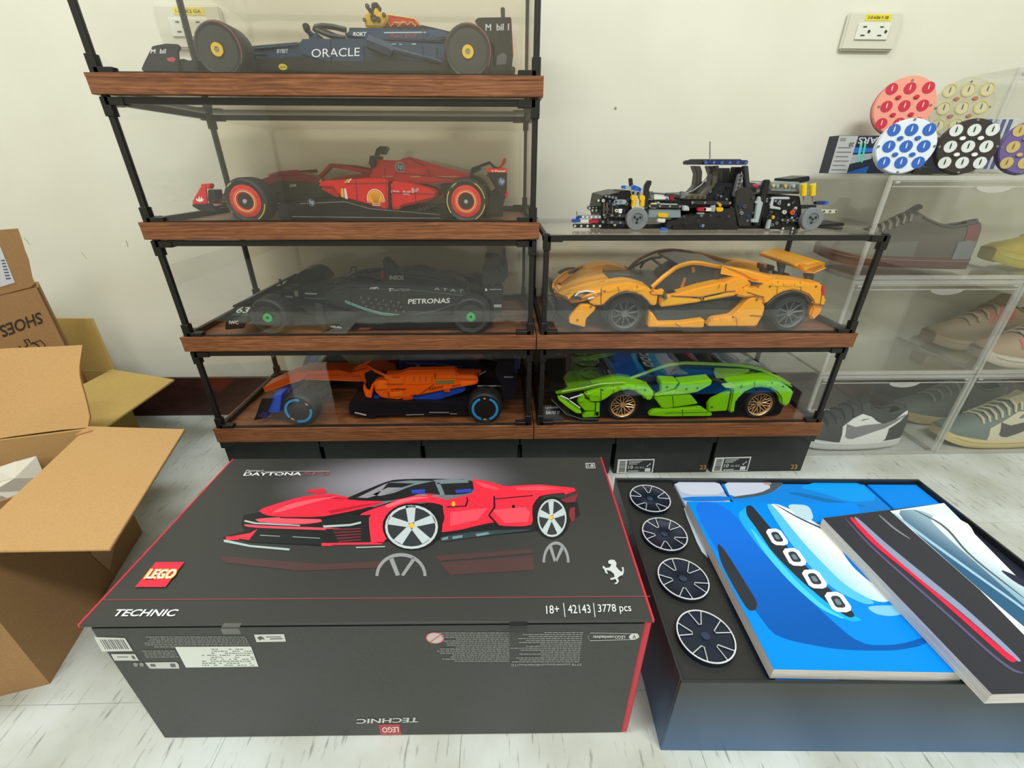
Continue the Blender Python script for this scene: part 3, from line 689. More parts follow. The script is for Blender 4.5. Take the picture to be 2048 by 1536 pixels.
for i in range(9):
    a = i/8; row = []
    for j in range(13):
        b2 = j/12
        p = C+lf*(b2*Wd+0.004)+u_*(0.145*a)
        p += Vector((0, 0, 1))*(0.003*math.sin(5*a+9*b2)) + rg*(0.004*math.sin(a*7) if j == 0 else 0)
        if j < 2 and i < 3: p += Vector((random.uniform(-.002, .002), random.uniform(-.002, .002), random.uniform(-.002, .002)))
        row.append(p)
    crumple.append(row)
MB().sheet(crumple, -(u_.cross(lf)).normalized()*0.004 if (u_.cross(lf)).y < 0 else (u_.cross(lf)).normalized()*0.004).build('flap', CARD, t)
MB().prism([at(173, 858, 'z', hc+0.005), at(186, 862, 'z', hc+0.005), at(150, 872, 'z', hc+.005)], (0, 0, 0.002)).build('tape_shred', M('#b98d5c', 0.5), t)
ff = A2-e*0.0
MB().prism([ff+lf*0.02, ff+lf*Wd, ff+lf*Wd-e*0.05-zv*0.12, ff+lf*0.02-e*0.03-zv*0.1], -e*0.004).build('flap', CARDD, t)
# tape wound over the low front corner and the right face
tp = MB(); q = lambda s, z: A+e*s+rg*0.0006+zv*z
tp.add([q(0.10, 0.10), q(0.19, 0.06), q(0.155, 0.02), q(0.07, 0.055)], [(0, 1, 2, 3)]); tp.map(lambda p: p)
tp = MB().prism([q(0.16, 0.075), q(0.225, 0.105), q(0.215, 0.045), q(0.175, 0.02)], rg*0.0003); tp.build('tape', M('#c09566', 0.35), t)
# contents: a kraft divider flap and crumpled wrapping paper
g0, g1 = A+e*0.20+lf*0.03, A+e*0.13+lf*0.30
MB().prism([g0+zv*0.008, g1+zv*0.008, g1+zv*0.150, g0+zv*0.190], e*0.004).build('inner_flap', CARDD, t)
g0 = at(50, 884, 'z', 0.17)
tpp = thing('crumpled_paper', 'white crumpled wrapping paper inside the open cardboard box', 'paper', g0-Vector((0.05, 0, 0.16)))
rows = []
for i in range(9):
    rows.append([A+lf*(0.07+0.035*i)+e*(0.217+0.006*j)+zv*(0.012+0.0235*j+0.007*math.sin(i*2.1+j*1.7)+0.004*math.sin(j*5+i)) + e*0.007*math.sin(i*1.3+j*2.3) for j in range(9)])
MB().sheet(rows, (0, 0, -0.0008)).build('paper_sheet', M('#d6d2c4', 0.8), tpp, smooth=0)

# second box by the wall, inside faces yellowish
c2 = Vector((-0.949, 0.989, 0)); z2 = 0.18
t = thing('open_cardboard_box', 'open yellowish cardboard box standing against the wall at the left', 'box', c2+Vector((-0.2, -0.15, 0)))
MB().box(c2.x-0.42, 0.985, 0, c2.x, 0.989, z2).build('back_wall', CARDY, t, smooth=0)
MB().box(c2.x-0.004, 0.70, 0, c2.x, 0.985, z2).build('side_wall', CARDY, t, smooth=0)
MB().box(c2.x-0.42, 0.70, 0, c2.x-0.416, 0.985, z2).build('side_wall', CARDY, t, smooth=0)
MB().box(c2.x-0.416, 0.70, 0, c2.x-0.004, 0.704, z2).build('front_wall', CARDY, t, smooth=0)
MB().box(c2.x-0.416, 0.704, 0, c2.x-0.004, 0.985, 0.004).build('bottom', CARDY, t, smooth=0)
MB().prism([(c2.x, 0.989, z2), (c2.x-0.42, 0.989, z2), (c2.x-0.42, 1.004, z2+0.13), at(184, 637, 'y', 1.004)], (0, 0.004, 0)).build('flap', CARDY, t, bevel=0.0008)
fl2 = [Vector((c2.x, 0.985, z2)), at(350, 762, 'z', z2), at(206, 862, 'z', z2), Vector((c2.x, 0.715, z2))]
MB().prism(fl2, (0, 0, 0.0045)).build('flap', CARDY, t, bevel=0.0008)

# shoe carton standing in the second box, face turned towards the right
r0 = Vector((-0.958, 0.915, 0.006)); dirv = Vector((-0.075, -0.072, 0)).normalized()
nn = Vector((-dirv.y, dirv.x, 0)); nn = -nn if nn.y > 0 else nn
KW, KH = 0.30, 0.395
t = thing('shoe_carton', 'tall brown carton marked SHOES upside down, torn flap raised', 'carton', r0+dirv*0.15)
def cp_(x, y):
    dd = fwd + rt*((x-1024)/FPX) - upv*((y-768)/FPX); o = Vector((0, 0, CAM_H))
    return o+dd*((r0-o).dot(nn)/dd.dot(nn))
tr = cp_(78, 574); tl_ = cp_(0, 592)
br_ = Vector((tr.x, tr.y, 0.006)); ext = (tl_-tr)*2.6
bl_ = br_+Vector((ext.x, ext.y, 0))
MB().prism([br_, bl_, tr+ext, tr], -nn*0.004).build('front_wall', CARDD, t)
MB().prism([br_, br_-nn*0.065, tr-nn*0.065, tr], dirv*0.004).build('side_wall', CARDD, t)
MB().prism([br_-nn*0.065, bl_-nn*0.065, tr+ext-nn*0.065, tr-nn*0.065], -nn*0.004).build('back_wall', CARDD, t)
fl_ = [cp_(*p) for p in ((66, 558), (70, 566), (62, 574), (0, 590), (0, 460), (36, 457), (44, 480), (50, 500), (58, 520), (62, 540))]
far = (fl_[4]-fl_[5]).normalized()*0.12
pp = fl_[:3]+[cp_(0, 590), cp_(0, 590)+far, fl_[4]+far]+fl_[4:]
MB().prism([p-nn*0.001*0 for p in pp], -nn*0.004).build('torn_flap', CARDD, t)
MB().prism([cp_(*p)+nn*0.0004 for p in ((0, 492), (30, 565), (0, 574))], nn*0.0004).build('shipping_label', M('#d3d8de', 0.6), t)
sl = MB()
for r in range(7): sl.prism([cp_(*p)+nn*0.0009 for p in ((2+r*1.5, 520+r*6), (9+r*2, 519+r*6), (10+r*2, 522+r*6), (3+r*1.5, 523+r*6))], nn*0.0001)
sl.build('label_lettering', M('#5c6470', 0.6), t)
o, r_, t_ = cp_(85, 648), cp_(1, 677), cp_(79, 625); t_ = cp_(85+8, 650)
# SHOES printed upside down
o = cp_(80, 623); r_ = cp_(-3, 652); t_ = cp_(87, 646)
MB().text('SHOES', o+nn*0.0006, r_-o, t_-o, True).build('lettering', M('#3a2c20', 0.7), t)
MB().tube([cp_(*p)+nn*0.0006 for p in ((38, 692), (45, 700), (55, 690), (48, 680), (56, 678), (62, 688), (80, 680), (90, 690), (88, 702), (75, 690), (64, 684))], 0.0012, 4).build('printed_mark', M('#3a2c20', 0.7), t)

# ------------------------------------------------------------ open black box with the blue inner boxes, wheels and booklets
NAVY, nt, b, N, L = nodemat('board_black_to_blue')  # board runs from blue at the bottom to near black at the top
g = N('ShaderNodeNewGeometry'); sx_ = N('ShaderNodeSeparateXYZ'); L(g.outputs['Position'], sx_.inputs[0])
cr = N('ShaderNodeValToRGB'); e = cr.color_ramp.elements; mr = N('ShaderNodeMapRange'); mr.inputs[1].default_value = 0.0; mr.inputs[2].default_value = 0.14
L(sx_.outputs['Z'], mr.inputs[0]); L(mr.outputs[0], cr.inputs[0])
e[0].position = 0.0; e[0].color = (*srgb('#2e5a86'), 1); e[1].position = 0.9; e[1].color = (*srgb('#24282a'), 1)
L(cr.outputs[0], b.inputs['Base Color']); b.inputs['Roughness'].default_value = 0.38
P0 = at(1361, 1365, 'z', 0.14); P1 = at(1230, 955, 'z', 0.14); P2 = at(1837, 958, 'z', 0.14)
ub = (P2-P1); wb = ub.length; ub.normalize(); vb = Vector((-ub.y, ub.x, 0))
o0 = P1-vb*(P1-P0).length
db = (P1-P0).length
def q3(u, v, z): return o0+ub*u+vb*v+Vector((0, 0, z-0.14))
t = thing('open_toy_box', 'open black toy box holding blue inner boxes and four wheels', 'toy box', q3(wb/2, db/2, 0))
tw = 0.0035
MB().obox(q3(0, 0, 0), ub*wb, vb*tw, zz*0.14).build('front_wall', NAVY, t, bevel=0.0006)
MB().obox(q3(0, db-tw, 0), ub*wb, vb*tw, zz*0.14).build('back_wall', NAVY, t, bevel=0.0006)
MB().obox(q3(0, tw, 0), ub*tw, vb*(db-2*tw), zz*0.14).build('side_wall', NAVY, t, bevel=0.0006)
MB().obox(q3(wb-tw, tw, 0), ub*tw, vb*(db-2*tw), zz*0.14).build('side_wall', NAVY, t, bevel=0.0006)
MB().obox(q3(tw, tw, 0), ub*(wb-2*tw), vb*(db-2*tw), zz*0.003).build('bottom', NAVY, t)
TR = 0.1
MB().obox(q3(tw, tw, 0.003), ub*(TR-tw), vb*(db-2*tw), zz*0.130).build('wheel_tray', mat_noise('black_tray', '#202120', '#242524', 100, 0.5, 0.01), t, bevel=0.001)
open_box = t
# inner boxes
IN = [(TR+0.003, 0.182, 0.262, db-0.006), (0.186, 0.436, 0.262, db-0.006), (0.441, wb-0.006, 0.262, db-0.006),
      (TR+0.003, 0.175, 0.006, 0.255), (0.180, 0.352, 0.006, 0.255), (0.357, wb-0.006, 0.006, 0.255)]
cl = ['#aab6cf', '#1583e0', '#0088ee', '#0a74d6', '#0f70c4', '#1c2030']
ds = ['pale silver top, back row beside the wheels', 'blue and silver top, middle of the back row', 'plain bright blue top, back right corner', 'blue top, front row beside the wheels', 'blue top, middle of the front row under the booklet', 'dark top, front right under the booklets']
inb = []
for (a, b2, c, d2), col, ds_ in zip(IN, cl, ds):
    ti = thing('inner_box', 'flat inner parts box, '+ds_, 'box', q3((a+b2)/2, (c+d2)/2, 0.003), 'printed inner boxes in the open toy box')
    MB().obox(q3(a, c, 0.003), ub*(b2-a), vb*(d2-c), zz*0.130).build('carton', M(col, 0.35, spec=0.15), ti, bevel=0.0012)
    inb.append(ti)
def iart(par, name, polys, col, z, rough=0.35):
    for p in polys: MB().pz(chaikin(p, 1), z, 0.00005).build(name, M(col, rough, spec=0.15), par, smooth=0)
zi = 0.1331
iart(inb[0], 'printed_bonnet', [[(1346, 962), (1436, 962), (1452, 988), (1368, 990)]], '#c5cbe0', zi)
iart(inb[0], 'printed_lip', [[(1362, 994), (1458, 992), (1463, 1002), (1370, 1003)]], '#1878d6', zi)
iart(inb[1], 'printed_bonnet', [[(1446, 962), (1520, 962), (1566, 966), (1556, 978), (1530, 990), (1462, 996)]], '#c3cbe0', zi)
iart(inb[1], 'printed_grille', [[(1520, 962), (1560, 963), (1567, 967), (1552, 980), (1530, 990), (1470, 998), (1462, 994), (1520, 986), (1545, 974)]], '#4c5660', zi+.0001)
iart(inb[1], 'printed_badge', [[(1524, 963), (1540, 963), (1544, 969), (1530, 970)]], '#b89690', zi+.0002)
iart(inb[1], 'printed_shade', [[(1595, 975), (1640, 962), (1715, 962), (1760, 1000), (1700, 1005), (1640, 985)]], '#0f9af2', zi)
iart(inb[1], 'printed_crease', [[(1572, 985), (1600, 985), (1690, 1005), (1740, 1013), (1690, 1013), (1600, 992)]], '#166fb4', zi)
iart(inb[3], 'printed_panel', [[(1366, 1016), (1374, 1016), (1420, 1120), (1400, 1100)]], '#cfe2f4', zi)
iart(inb[3], 'printed_dark', [[(1445, 1186), (1460, 1200), (1560, 1370), (1536, 1366)]], '#1a2430', zi)
iart(inb[4], 'printed_dark', [[(1625, 1366), (1705, 1366), (1700, 1375), (1625, 1374)]], '#1b2029', zi)
iart(inb[5], 'printed_white', [[(1715, 1366), (1760, 1366), (1860, 1350), (1760, 1374), (1716, 1374)]], '#a9bac6', zi)
# four wheels lying in the tray
DISH = M('#0f1b30', 0.25, 0.2); LINE = M('#cfd3d6', 0.3)
wl = ['farthest back in the tray', 'second from the back', 'third from the back', 'nearest, at the front of the tray']
for k, (x, y) in enumerate(((1300, 997), (1329, 1068), (1366, 1157), (1411, 1272))):
    c = at(x, y, 'z', 0.1395); c.z = 0.1332
    t = thing('spoked_disc', 'dark blue toy wheel disc with silver spoke outlines, '+wl[k], 'wheel', c, 'toy wheels in the tray')
    r = 0.0325
    MB().lathe(c, (0, 0, 1), [(r*0.97, 0), (r, 0.001), (r, 0.0066), (r*0.96, 0.0075), (r*0.93, 0.0062), (r*0.4, 0.0040), (r*0.2, 0.0052), (0.0001, 0.0052)], 40, False).build('dish', DISH, t)
    MB().arc(c+zz*0.0072, ub, vb, r*0.955, r*1.003, 0, 360, (0, 0, 0.0007), 40).build('rim', LINE, t)
    s = MB(); ph = [10, 40, 40, 20][k]
    for j in range(5):
        a = math.radians(ph+72*j); w1 = 0.26; w2 = 0.10
        def pt(rr, an, z): return c+Vector((math.cos(an)*rr*r, math.sin(an)*rr*r, z))
        s.tube([pt(0.96, a-w1, 0.0076), pt(0.45, a-w2*1.0, 0.0062), pt(0.45, a+w2, 0.0062), pt(0.96, a+w1, 0.0076)], 0.0006, 5)
    s.build('spoke_lines', LINE, t)
    MB().lathe(c, (0, 0, 1), [(r*0.15, 0.004), (r*0.15, 0.007), (0.0001, 0.0075)], 16, False).build('hub', M('#24344e', 0.3), t)
# booklets
PAGE = mat_noise('page_edges', '#b9b6b3', '#e2dfdc', 60, 0.6, 0.2, 2, (0.3, 0.3, 45))
def booklet(label, cors, ztop, th, cover, tilt=None):
    P = cors
    c = sum(P, Vector())/4
    t = thing('instruction_booklet', label, 'booklet', c-zz*th)
    MB().prism([p-zz*(th-0.0006) for p in P], (0, 0, th-0.0012)).build('pages', PAGE, t)
    MB().prism([p-zz*0.0006 for p in P], (0, 0, 0.0006)).build('front_cover', M(cover, 0.3, spec=0.15), t)
    MB().prism([p-zz*th for p in P], (0, 0, 0.0006)).build('back_cover', M('#e6e6e8', 0.4), t)
    return t
zb = 0.1535
bk = booklet('thick instruction booklet with a bright blue car bonnet cover, lying on the inner boxes', [at(1374, 1003, 'z', zb), at(1548, 1338, 'z', zb), at(1932, 1345, 'z', zb), at(1712, 1006, 'z', zb)], zb, 0.0165, '#0088ee')
def bart(par, Z, items):
    for k, (nm, polys, col) in enumerate(items):
        mt = M(col, 0.3, spec=0.15) if isinstance(col, str) else grad(col[0], col[1], at(*col[2], 'z', Z), at(*col[3], 'z', Z))
        for p in polys: MB().pz(p if nm == 'printed_white_body' else chaikin(p), Z+0.00005+k*0.00004, 0.00003).build(nm, mt, par, smooth=0)
bart(bk, zb, [
 ('printed_lower', [[(1375, 1005), (1440, 1004), (1500, 1060), (1560, 1140), (1640, 1220), (1720, 1290), (1800, 1290), (1875, 1265), (1850, 1290), (1790, 1302), (1680, 1300), (1580, 1282), (1535, 1262)]], ('#1470e0', '#0656ac', (1480, 1020), (1700, 1300))),
 ('printed_shade', [[(1500, 1010), (1545, 1060), (1600, 1140), (1665, 1215), (1730, 1240), (1700, 1245), (1620, 1200), (1530, 1110), (1470, 1030)]], '#1ea8f4'),
 ('printed_bonnet', [[(1535, 1008), (1560, 1008), (1660, 1060), (1700, 1130), (1745, 1168), (1790, 1190), (1796, 1200), (1755, 1206), (1680, 1170), (1600, 1090)]], ('#f0f2f0', '#5cc4f0', (1720, 1120), (1620, 1160))),
 ('printed_bonnet_edge', [[(1530, 1008), (1545, 1008), (1610, 1090), (1690, 1172), (1755, 1206), (1730, 1210), (1660, 1175), (1590, 1100)]], '#55bdf0'),
 ('printed_bonnet_top', [[(1570, 1008), (1618, 1010), (1628, 1036), (1618, 1042), (1600, 1038)]], '#b9d6e4'),
 ('printed_cheek', [[(1730, 1212), (1800, 1210), (1815, 1216), (1808, 1228), (1780, 1233), (1750, 1228)]], '#7fc3ea'),
 ('printed_crease', [[(1548, 1008), (1550, 1008), (1600, 1036), (1672, 1068), (1671, 1070), (1598, 1038)]], '#143a60'),
 ('printed_intake', [[(1434, 1084), (1450, 1100), (1500, 1180), (1515, 1205), (1512, 1220), (1500, 1222), (1490, 1212), (1460, 1160), (1440, 1120)]], '#2f3238'),
 ('printed_lamp_housing', [[(1492, 1012), (1503, 1010), (1520, 1030), (1545, 1060), (1590, 1110), (1640, 1160), (1690, 1205), (1712, 1232), (1698, 1236), (1660, 1210), (1600, 1160), (1545, 1105), (1512, 1055), (1493, 1030)]], '#2a3038'),
 ('printed_line', [[(1500, 1058), (1504, 1057), (1540, 1100), (1590, 1160), (1650, 1215), (1690, 1236), (1684, 1238), (1640, 1218), (1580, 1165), (1530, 1108)]], '#49c8f0')])
rings = MB(); cores = MB(); bk_ = MB()
for (cx, cy) in ((1554, 1074), (1589, 1114), (1629, 1158), (1676, 1204)):
    s = 1+(cy-1074)/600
    out_ = [(cx+dx*s, cy+dy*s) for dx, dy in ((-22, -10), (-18, -16), (-2, -17), (8, -12), (22, 8), (21, 14), (14, 17), (-2, 16), (-10, 11))]
    inn = [(cx+dx*s, cy+dy*s) for dx, dy in ((-12, -7), (-9, -10), (-2, -10.5), (3, -8), (12, 5), (12, 8), (8, 9.5), (-1, 9), (-5, 6))]
    rings.pz(out_, zb+0.0006, 0.00004); cores.pz(inn, zb+0.0007, 0.00004)
    MB().pz([((x-cx)*0.5+cx, (y-cy)*0.5+cy) for x, y in inn], zb+0.0008, 0.00003).build('printed_lamp_lens', M('#6d7f8c', 0.3), bk)
rings.build('printed_lamp_ring', M('#e9f6fb', 0.3), bk); cores.build('printed_lamp_core', M('#22303c', 0.3), bk)
# black booklet rests on the first and on the box rim
zk = 0.1705
bk2 = booklet('instruction booklet with a black cover and a red light stripe, lying across the blue one', [at(1646, 1036, 'z', zk), at(1985, 1388, 'z', zk), at(2260, 1382, 'z', zk), at(1888, 1006, 'z', zk)], zk, 0.0165, '#35353c')
bart(bk2, zk, [
 ('printed_white_body', [[(1780, 1022), (1888, 1006), (2258, 1380), (2160, 1384), (1960, 1180)]], '#dfeaed'),
 ('printed_white_shade', [[(1782, 1022), (1840, 1018), (1900, 1050), (1950, 1100), (2010, 1160), (2090, 1230), (2180, 1330), (2140, 1330), (1960, 1180)]], ('#2f5c80', '#b4d0dc', (1860, 1100), (1960, 1060))),
 ('printed_white_soft', [[(1850, 1030), (1935, 1040), (1960, 1090), (2060, 1180), (2140, 1260), (2100, 1256), (1980, 1150), (1900, 1080)]], ('#7aa6c0', '#e6f0f2', (1960, 1160), (2020, 1130))),
 ('printed_seam', [[(1826, 1019), (1829, 1019), (1892, 1050), (1940, 1110), (2050, 1196), (2049, 1198), (1937, 1112), (1888, 1052)]], '#4a5a62'),
 ('printed_badge', [[(1995, 1136), (2048, 1158), (2080, 1190), (2030, 1165)]], '#262a44'),
 ('printed_edge_line', [[(1784, 1026), (1788, 1025), (1850, 1072), (1960, 1152), (2048, 1214), (2140, 1290), (2136, 1292), (2044, 1217), (1956, 1155), (1846, 1076)]], '#9fc3dc'),
 ('printed_silver_line', [[(1706, 1034), (1714, 1034), (1770, 1085), (1850, 1150), (1930, 1215), (2010, 1288), (2044, 1322), (2036, 1324), (2000, 1292), (1920, 1222), (1840, 1158), (1760, 1092)]], '#8b97b4'),
 ('printed_red_stripe', [[(1697, 1035), (1706, 1034), (1760, 1090), (1840, 1158), (1920, 1224), (2000, 1294), (2036, 1320), (2026, 1326), (2010, 1316), (1910, 1226), (1825, 1152), (1745, 1088)]], '#f0284a'),
 ('printed_violet_line', [[(1688, 1036), (1691, 1036), (1745, 1094), (1880, 1212), (1990, 1312), (2030, 1340), (2048, 1345), (2046, 1348), (2026, 1344), (1986, 1315), (1876, 1215), (1741, 1096)]], '#5a5478'),
 ('printed_grey_line', [[(1756, 1030), (1760, 1030), (1790, 1056), (1822, 1078), (1818, 1078), (1786, 1058)]], '#7c848c')])
# ------------------------------------------------------------ race cars (all stand nose to the left, near side at y = YN)
YN, YFAR = 0.764, 0.984
YC = (YN+YFAR)/2
EX, EZ = Vector((1, 0, 0)), Vector((0, 0, 1))
class Car:
    def __init__(s, name, label, px, zs, cat='toy car', Yc=YC):
        c = at(*px, 'y', Yc); s.zs = zs; s.Yc = Yc
        s.t = thing(name, label, cat, (c.x, Yc, zs))
    def slab(s, name, col, Y, d, *polys, mir=False, bev=0.0012, rough=0.35, par=None, seg=2, coat=0.0):
        m_ = M(col, rough, coat=coat, spec=0.3); out = []
        for p in polys:
            g = MB().px(p, Y, d)
            for v in g.v: v.z = max(v.z, s.zs+0.0006)
            out.append(g.build(name, m_, par or s.t, bevel=bev, seg=seg))
            if mir:
                out.append(g.mirror(s.Yc).build(name, m_, par or s.t, bevel=bev, seg=seg))
        return out[0]
    def centre(s, name, col, hw, *polys, **k):   # symmetric about the centre plane, traced on its near face
        return s.slab(name, col, s.Yc-hw, 2*hw, *polys, **k)
    def tubes(s, name, col, r, *lines, mir=False, rough=0.4):   # lines of (x, y, Y)
        for l in lines:
            g = MB().tube([at(a, b2, 'y', Y) for a, b2, Y in l], r, 6)
            for v in g.v: v.z = max(v.z, s.zs+0.0006)
            g.build(name, M(col, rough), s.t)
            if mir: g.mirror(s.Yc).build(name, M(col, rough), s.t)
    def word(s, txt, bl, br, tl, Y, col, bold=True, name='lettering'):
        return MB().tpx(txt, bl, br, tl, 'y', Y, bold).build(name, M(col, 0.4), s.t, smooth=0)
    def decal(s, name, col, Y, *polys):
        g = None
        for p in polys: g = MB().px(p, Y, -0.0003).build(name, M(col, 0.4), s.t, smooth=0)
        return g
    def f1wheel(s, cpx, kind, r=None, w=0.042):
        c0 = at(*cpx, 'y', YN)
        r = r or 0.0346
        for side in (0, 1):
            y = YN if side == 0 else 2*s.Yc-YN; sg = 1 if side == 0 else -1
            c = Vector((c0.x, y, s.zs+0.0006+r)); ax = (0, sg, 0); n_ = Vector((0, -sg*1.0, 0))
            prof = [(r*0.60, 0.004), (r*0.74, 0.0015), (r*0.88, 0.0), (r*0.955, 0.002), (r, 0.006), (r, w-0.006), (r*0.95, w-0.002), (r*0.85, w), (r*0.6, w-0.002)]
            ty = MB().lathe(c, ax, prof, 40, True).build('wheel', M('#1b1b1c', 0.55), s.t)
            if kind == 'red':
                MB().lathe(c+n_*0, ax, [(r*0.70, 0.004), (r*0.70, 0.0008), (r*0.60, 0.0), (r*0.36, 0.0004), (r*0.33, 0.005)], 32, False).build('rim', M('#d5201f', 0.35), ty)
                MB().lathe(c, ax, [(r*0.36, 0.002), (r*0.33, 0.0018), (r*0.08, 0.004), (0.0001, 0.004)], 24, False).build('hub', M('#1c1a1e', 0.4), ty)
                for a_, b_ in ((.41, .45), (.49, .505)): MB().arc(c+n_*0.0003, EX, EZ, r*a_, r*b_, 0, 360, n_*0.0004, 36).build('rim_line', M('#f0c47c', 0.4), ty)
                MB().disc(c-n_*0.002, EX, EZ, r*0.09, n_*0.004, 12).build('nut', M('#b9b9bd', 0.3, 0.5), ty)
                d_ = MB()
                for k in range(10): a = 0.3+2*PI*k/10; d_.disc(c+n_*0.0002+(EX*math.cos(a)+EZ*math.sin(a))*r*0.63, EX, EZ, r*0.022, n_*0.0004, 8)
                d_.build('rim_holes', M('#4d0c10', 0.5), ty)
                for a0, a1 in ((150, 215), (-62, -8), (8, 62) if cpx[0] > 700 else (150, 210), (118, 136)):
                    MB().arc(c+n_*0.0006, EX, EZ, r*0.86, r*0.90, a0, a1, n_*0.0006).build('tyre_marking', M('#c9b644', 0.5), ty)
            elif kind == 'navy':
                MB().lathe(c, ax, [(r*0.80, 0.003), (r*0.78, 0.0004), (r*0.5, 0.0), (r*0.25, 0.001), (0.0001, 0.001)], 36, False).build('wheel_cover', M('#2c2d2d', 0.4), ty)
                MB().arc(c+n_*0.0002, EX, EZ, r*0.10, r*0.235, 0, 360, n_*0.0022, 28).build('hub_ring', M('#e0b81d', 0.35), ty)
                MB().disc(c, EX, EZ, r*0.09, n_*0.0016, 14).build('nut', M('#8c8c8c', 0.4, 0.4), ty)
                MB().arc(c+n_*0.0002, EX, EZ, r*0.915, r*0.94, -30, 100, n_*0.0007).build('tyre_marking', M('#a8454c', 0.5), ty)
            elif kind == 'black':
                MB().lathe(c, ax, [(r*0.66, 0.003), (r*0.64, 0.0008), (r*0.3, 0.0), (r*0.22, 0.003), (0.0001, 0.003)], 36, False).build('wheel_cover', M('#141516', 0.4), ty)
                MB().arc(c+n_*0.0002, EX, EZ, r*0.075, r*0.235, 0, 360, n_*0.002, 28).build('hub_ring', M('#1fa552', 0.35), ty)
                MB().arc(c+n_*0.0002, EX, EZ, r*0.27, r*0.29, 180, 350, n_*0.0006).build('hub_line', M('#58605e', 0.4), ty)
            elif kind == 'blue':
                MB().lathe(c, ax, [(r*0.62, 0.003), (r*0.60, 0.0), (0.0001, 0.0)], 36, False).build('wheel_cover', M('#1a1214', 0.45), ty)
                fr = cpx[0] < 700
                for a0, a1 in (((75, 215), (255, 368)) if fr else ((112, 250), (-70, 68))): MB().arc(c+n_*0.0004, EX, EZ, r*0.64, r*0.785, a0, a1, n_*0.0006).build('tyre_marking', M('#2a92cf', 0.5), ty)
                for a0, a1 in (((30, 44), (222, 238)) if fr else ((86, 96), (262, 274))): MB().arc(c+n_*0.0004, EX, EZ, r*0.66, r*0.74, a0, a1, n_*0.0006).build('tyre_mark', M('#d8a59a', 0.5), ty)
        return r
    def axle(s, cpx, bx_, col='#17181a'):
        c0 = at(*cpx, 'y', YN); b0 = at(*bx_, 'y', YC)
        for sg in (-1, 1):
            yy = s.Yc+sg*(s.Yc-YN-0.035)
            hub = Vector((c0.x, yy, s.zs+0.03))
            for dx, dz, ox, oz in ((0.012, 0.008, 0.05, 0.012), (-0.008, 0.008, -0.02, 0.012), (0.01, -0.01, 0.045, -0.008), (-0.01, -0.01, -0.03, -0.008)):
                MB().tube([hub+Vector((dx*0.3, 0, dz)), Vector((c0.x+ox*0.6, s.Yc+sg*0.02, s.zs+0.034+oz))], 0.0019, 5).build('suspension_arm', M(col, 0.4), s.t)
            MB().lathe(hub-Vector((0, sg*0.004, 0)), (0, sg, 0), [(0.013, 0), (0.013, 0.012)], 14).build('brake_drum', M('#101112', 0.5), s.t)

def arcpts(cx, cy, rx, ry, a0, a1, n=8):
    return [(cx+rx*math.cos(math.radians(a0+(a1-a0)*k/n)), cy-ry*math.sin(math.radians(a0+(a1-a0)*k/n))) for k in range(n+1)]

# ---- red car
c = Car('race_car', 'red toy race car with red wheel rims, in the second glass case from the top', (700, 400), ZS['B'][1])
RD, RDK, DK = '#d8161f', '#8e141b', '#15161b'
c.centre('floor', DK, 0.085, [(552, 412), (600, 400), (690, 398), (735, 411), (765, 421), (870, 424), (905, 424), (905, 436), (880, 441), (560, 441)])
c.centre('nose', '#8a1a20', 0.022, [(418, 408), (430, 394), (452, 384), (500, 366), (540, 352), (570, 347), (596, 345), (628, 352), (650, 360), (680, 372), (690, 392), (640, 402), (540, 398), (450, 408)], bev=0.003)
c.centre('chassis', '#2a2926', 0.028, [(520, 372), (560, 362), (640, 366), (690, 376), (700, 405), (540, 400)])
c.slab('side_pod', RD, 0.797, 0.06, [(634, 366), (650, 361), (668, 362), (690, 359), (740, 357), (775, 358), (775, 421), (765, 419), (730, 409), (692, 399), (672, 387), (665, 376), (640, 376)], mir=True, bev=0.003)
c.slab('side_pod_tail', RD, 0.799, 0.06, [(780, 363), (792, 363), (820, 368), (864, 380), (872, 391), (868, 398), (830, 408), (806, 413), (797, 420), (784, 420)], mir=True, bev=0.004)
c.slab('pod_gap', '#2d2123', 0.803, 0.05, [(774, 365), (781, 364), (783, 438), (772, 438)], mir=True)
c.centre('engine_cover', RD, 0.018, [(745, 324), (752, 319), (796, 321), (803, 318), (811, 313), (818, 314), (864, 328), (905, 339), (944, 349), (936, 358), (905, 364), (800, 366), (740, 366)], bev=0.004)
c.centre('engine_bulge', RD, 0.032, [(748, 334), (790, 331), (845, 334), (858, 340), (852, 350), (905, 354), (918, 358), (905, 366), (860, 367), (790, 367), (700, 366), (690, 354), (735, 351)], bev=0.004)
c.slab('cockpit_rim', RDK, 0.84, 0.012, [(652, 362), (666, 356), (700, 350), (738, 348), (738, 354), (700, 358), (668, 366)], mir=True)
c.centre('headrest', '#6d1a1c', 0.02, [(722, 340), (742, 336), (748, 348), (740, 354), (722, 352)])
c.tubes('halo', '#a82126', 0.0036, [(632, 362, YC-0.002), (646, 348, YC-0.002), (662, 331, YC-0.004), (690, 335, YC-0.034), (722, 341, YC-0.034), (744, 346, YC-0.028)], mir=True)
c.tubes('camera', '#1d1c19', 0.0042, [(742, 330, YC-.006), (744, 314, YC-.006)], [(753, 312, YC), (757, 301, YC), (764, 296, YC)])
c.centre('camera_pod', '#1a1a17', 0.014, [(759, 292), (772, 293), (772, 301), (768, 302), (768, 309), (755, 309), (755, 302), (759, 301)])
c.centre('camera_pod', '#1a1a17', 0.03, [(739, 311), (750, 311), (750, 318), (747, 336), (740, 336)])
c.tubes('mirror', '#8e1c1f', 0.003, [(540, 352, YC-.01), (560, 346, YC-.03), (595, 343, YC-.045)], mir=True)
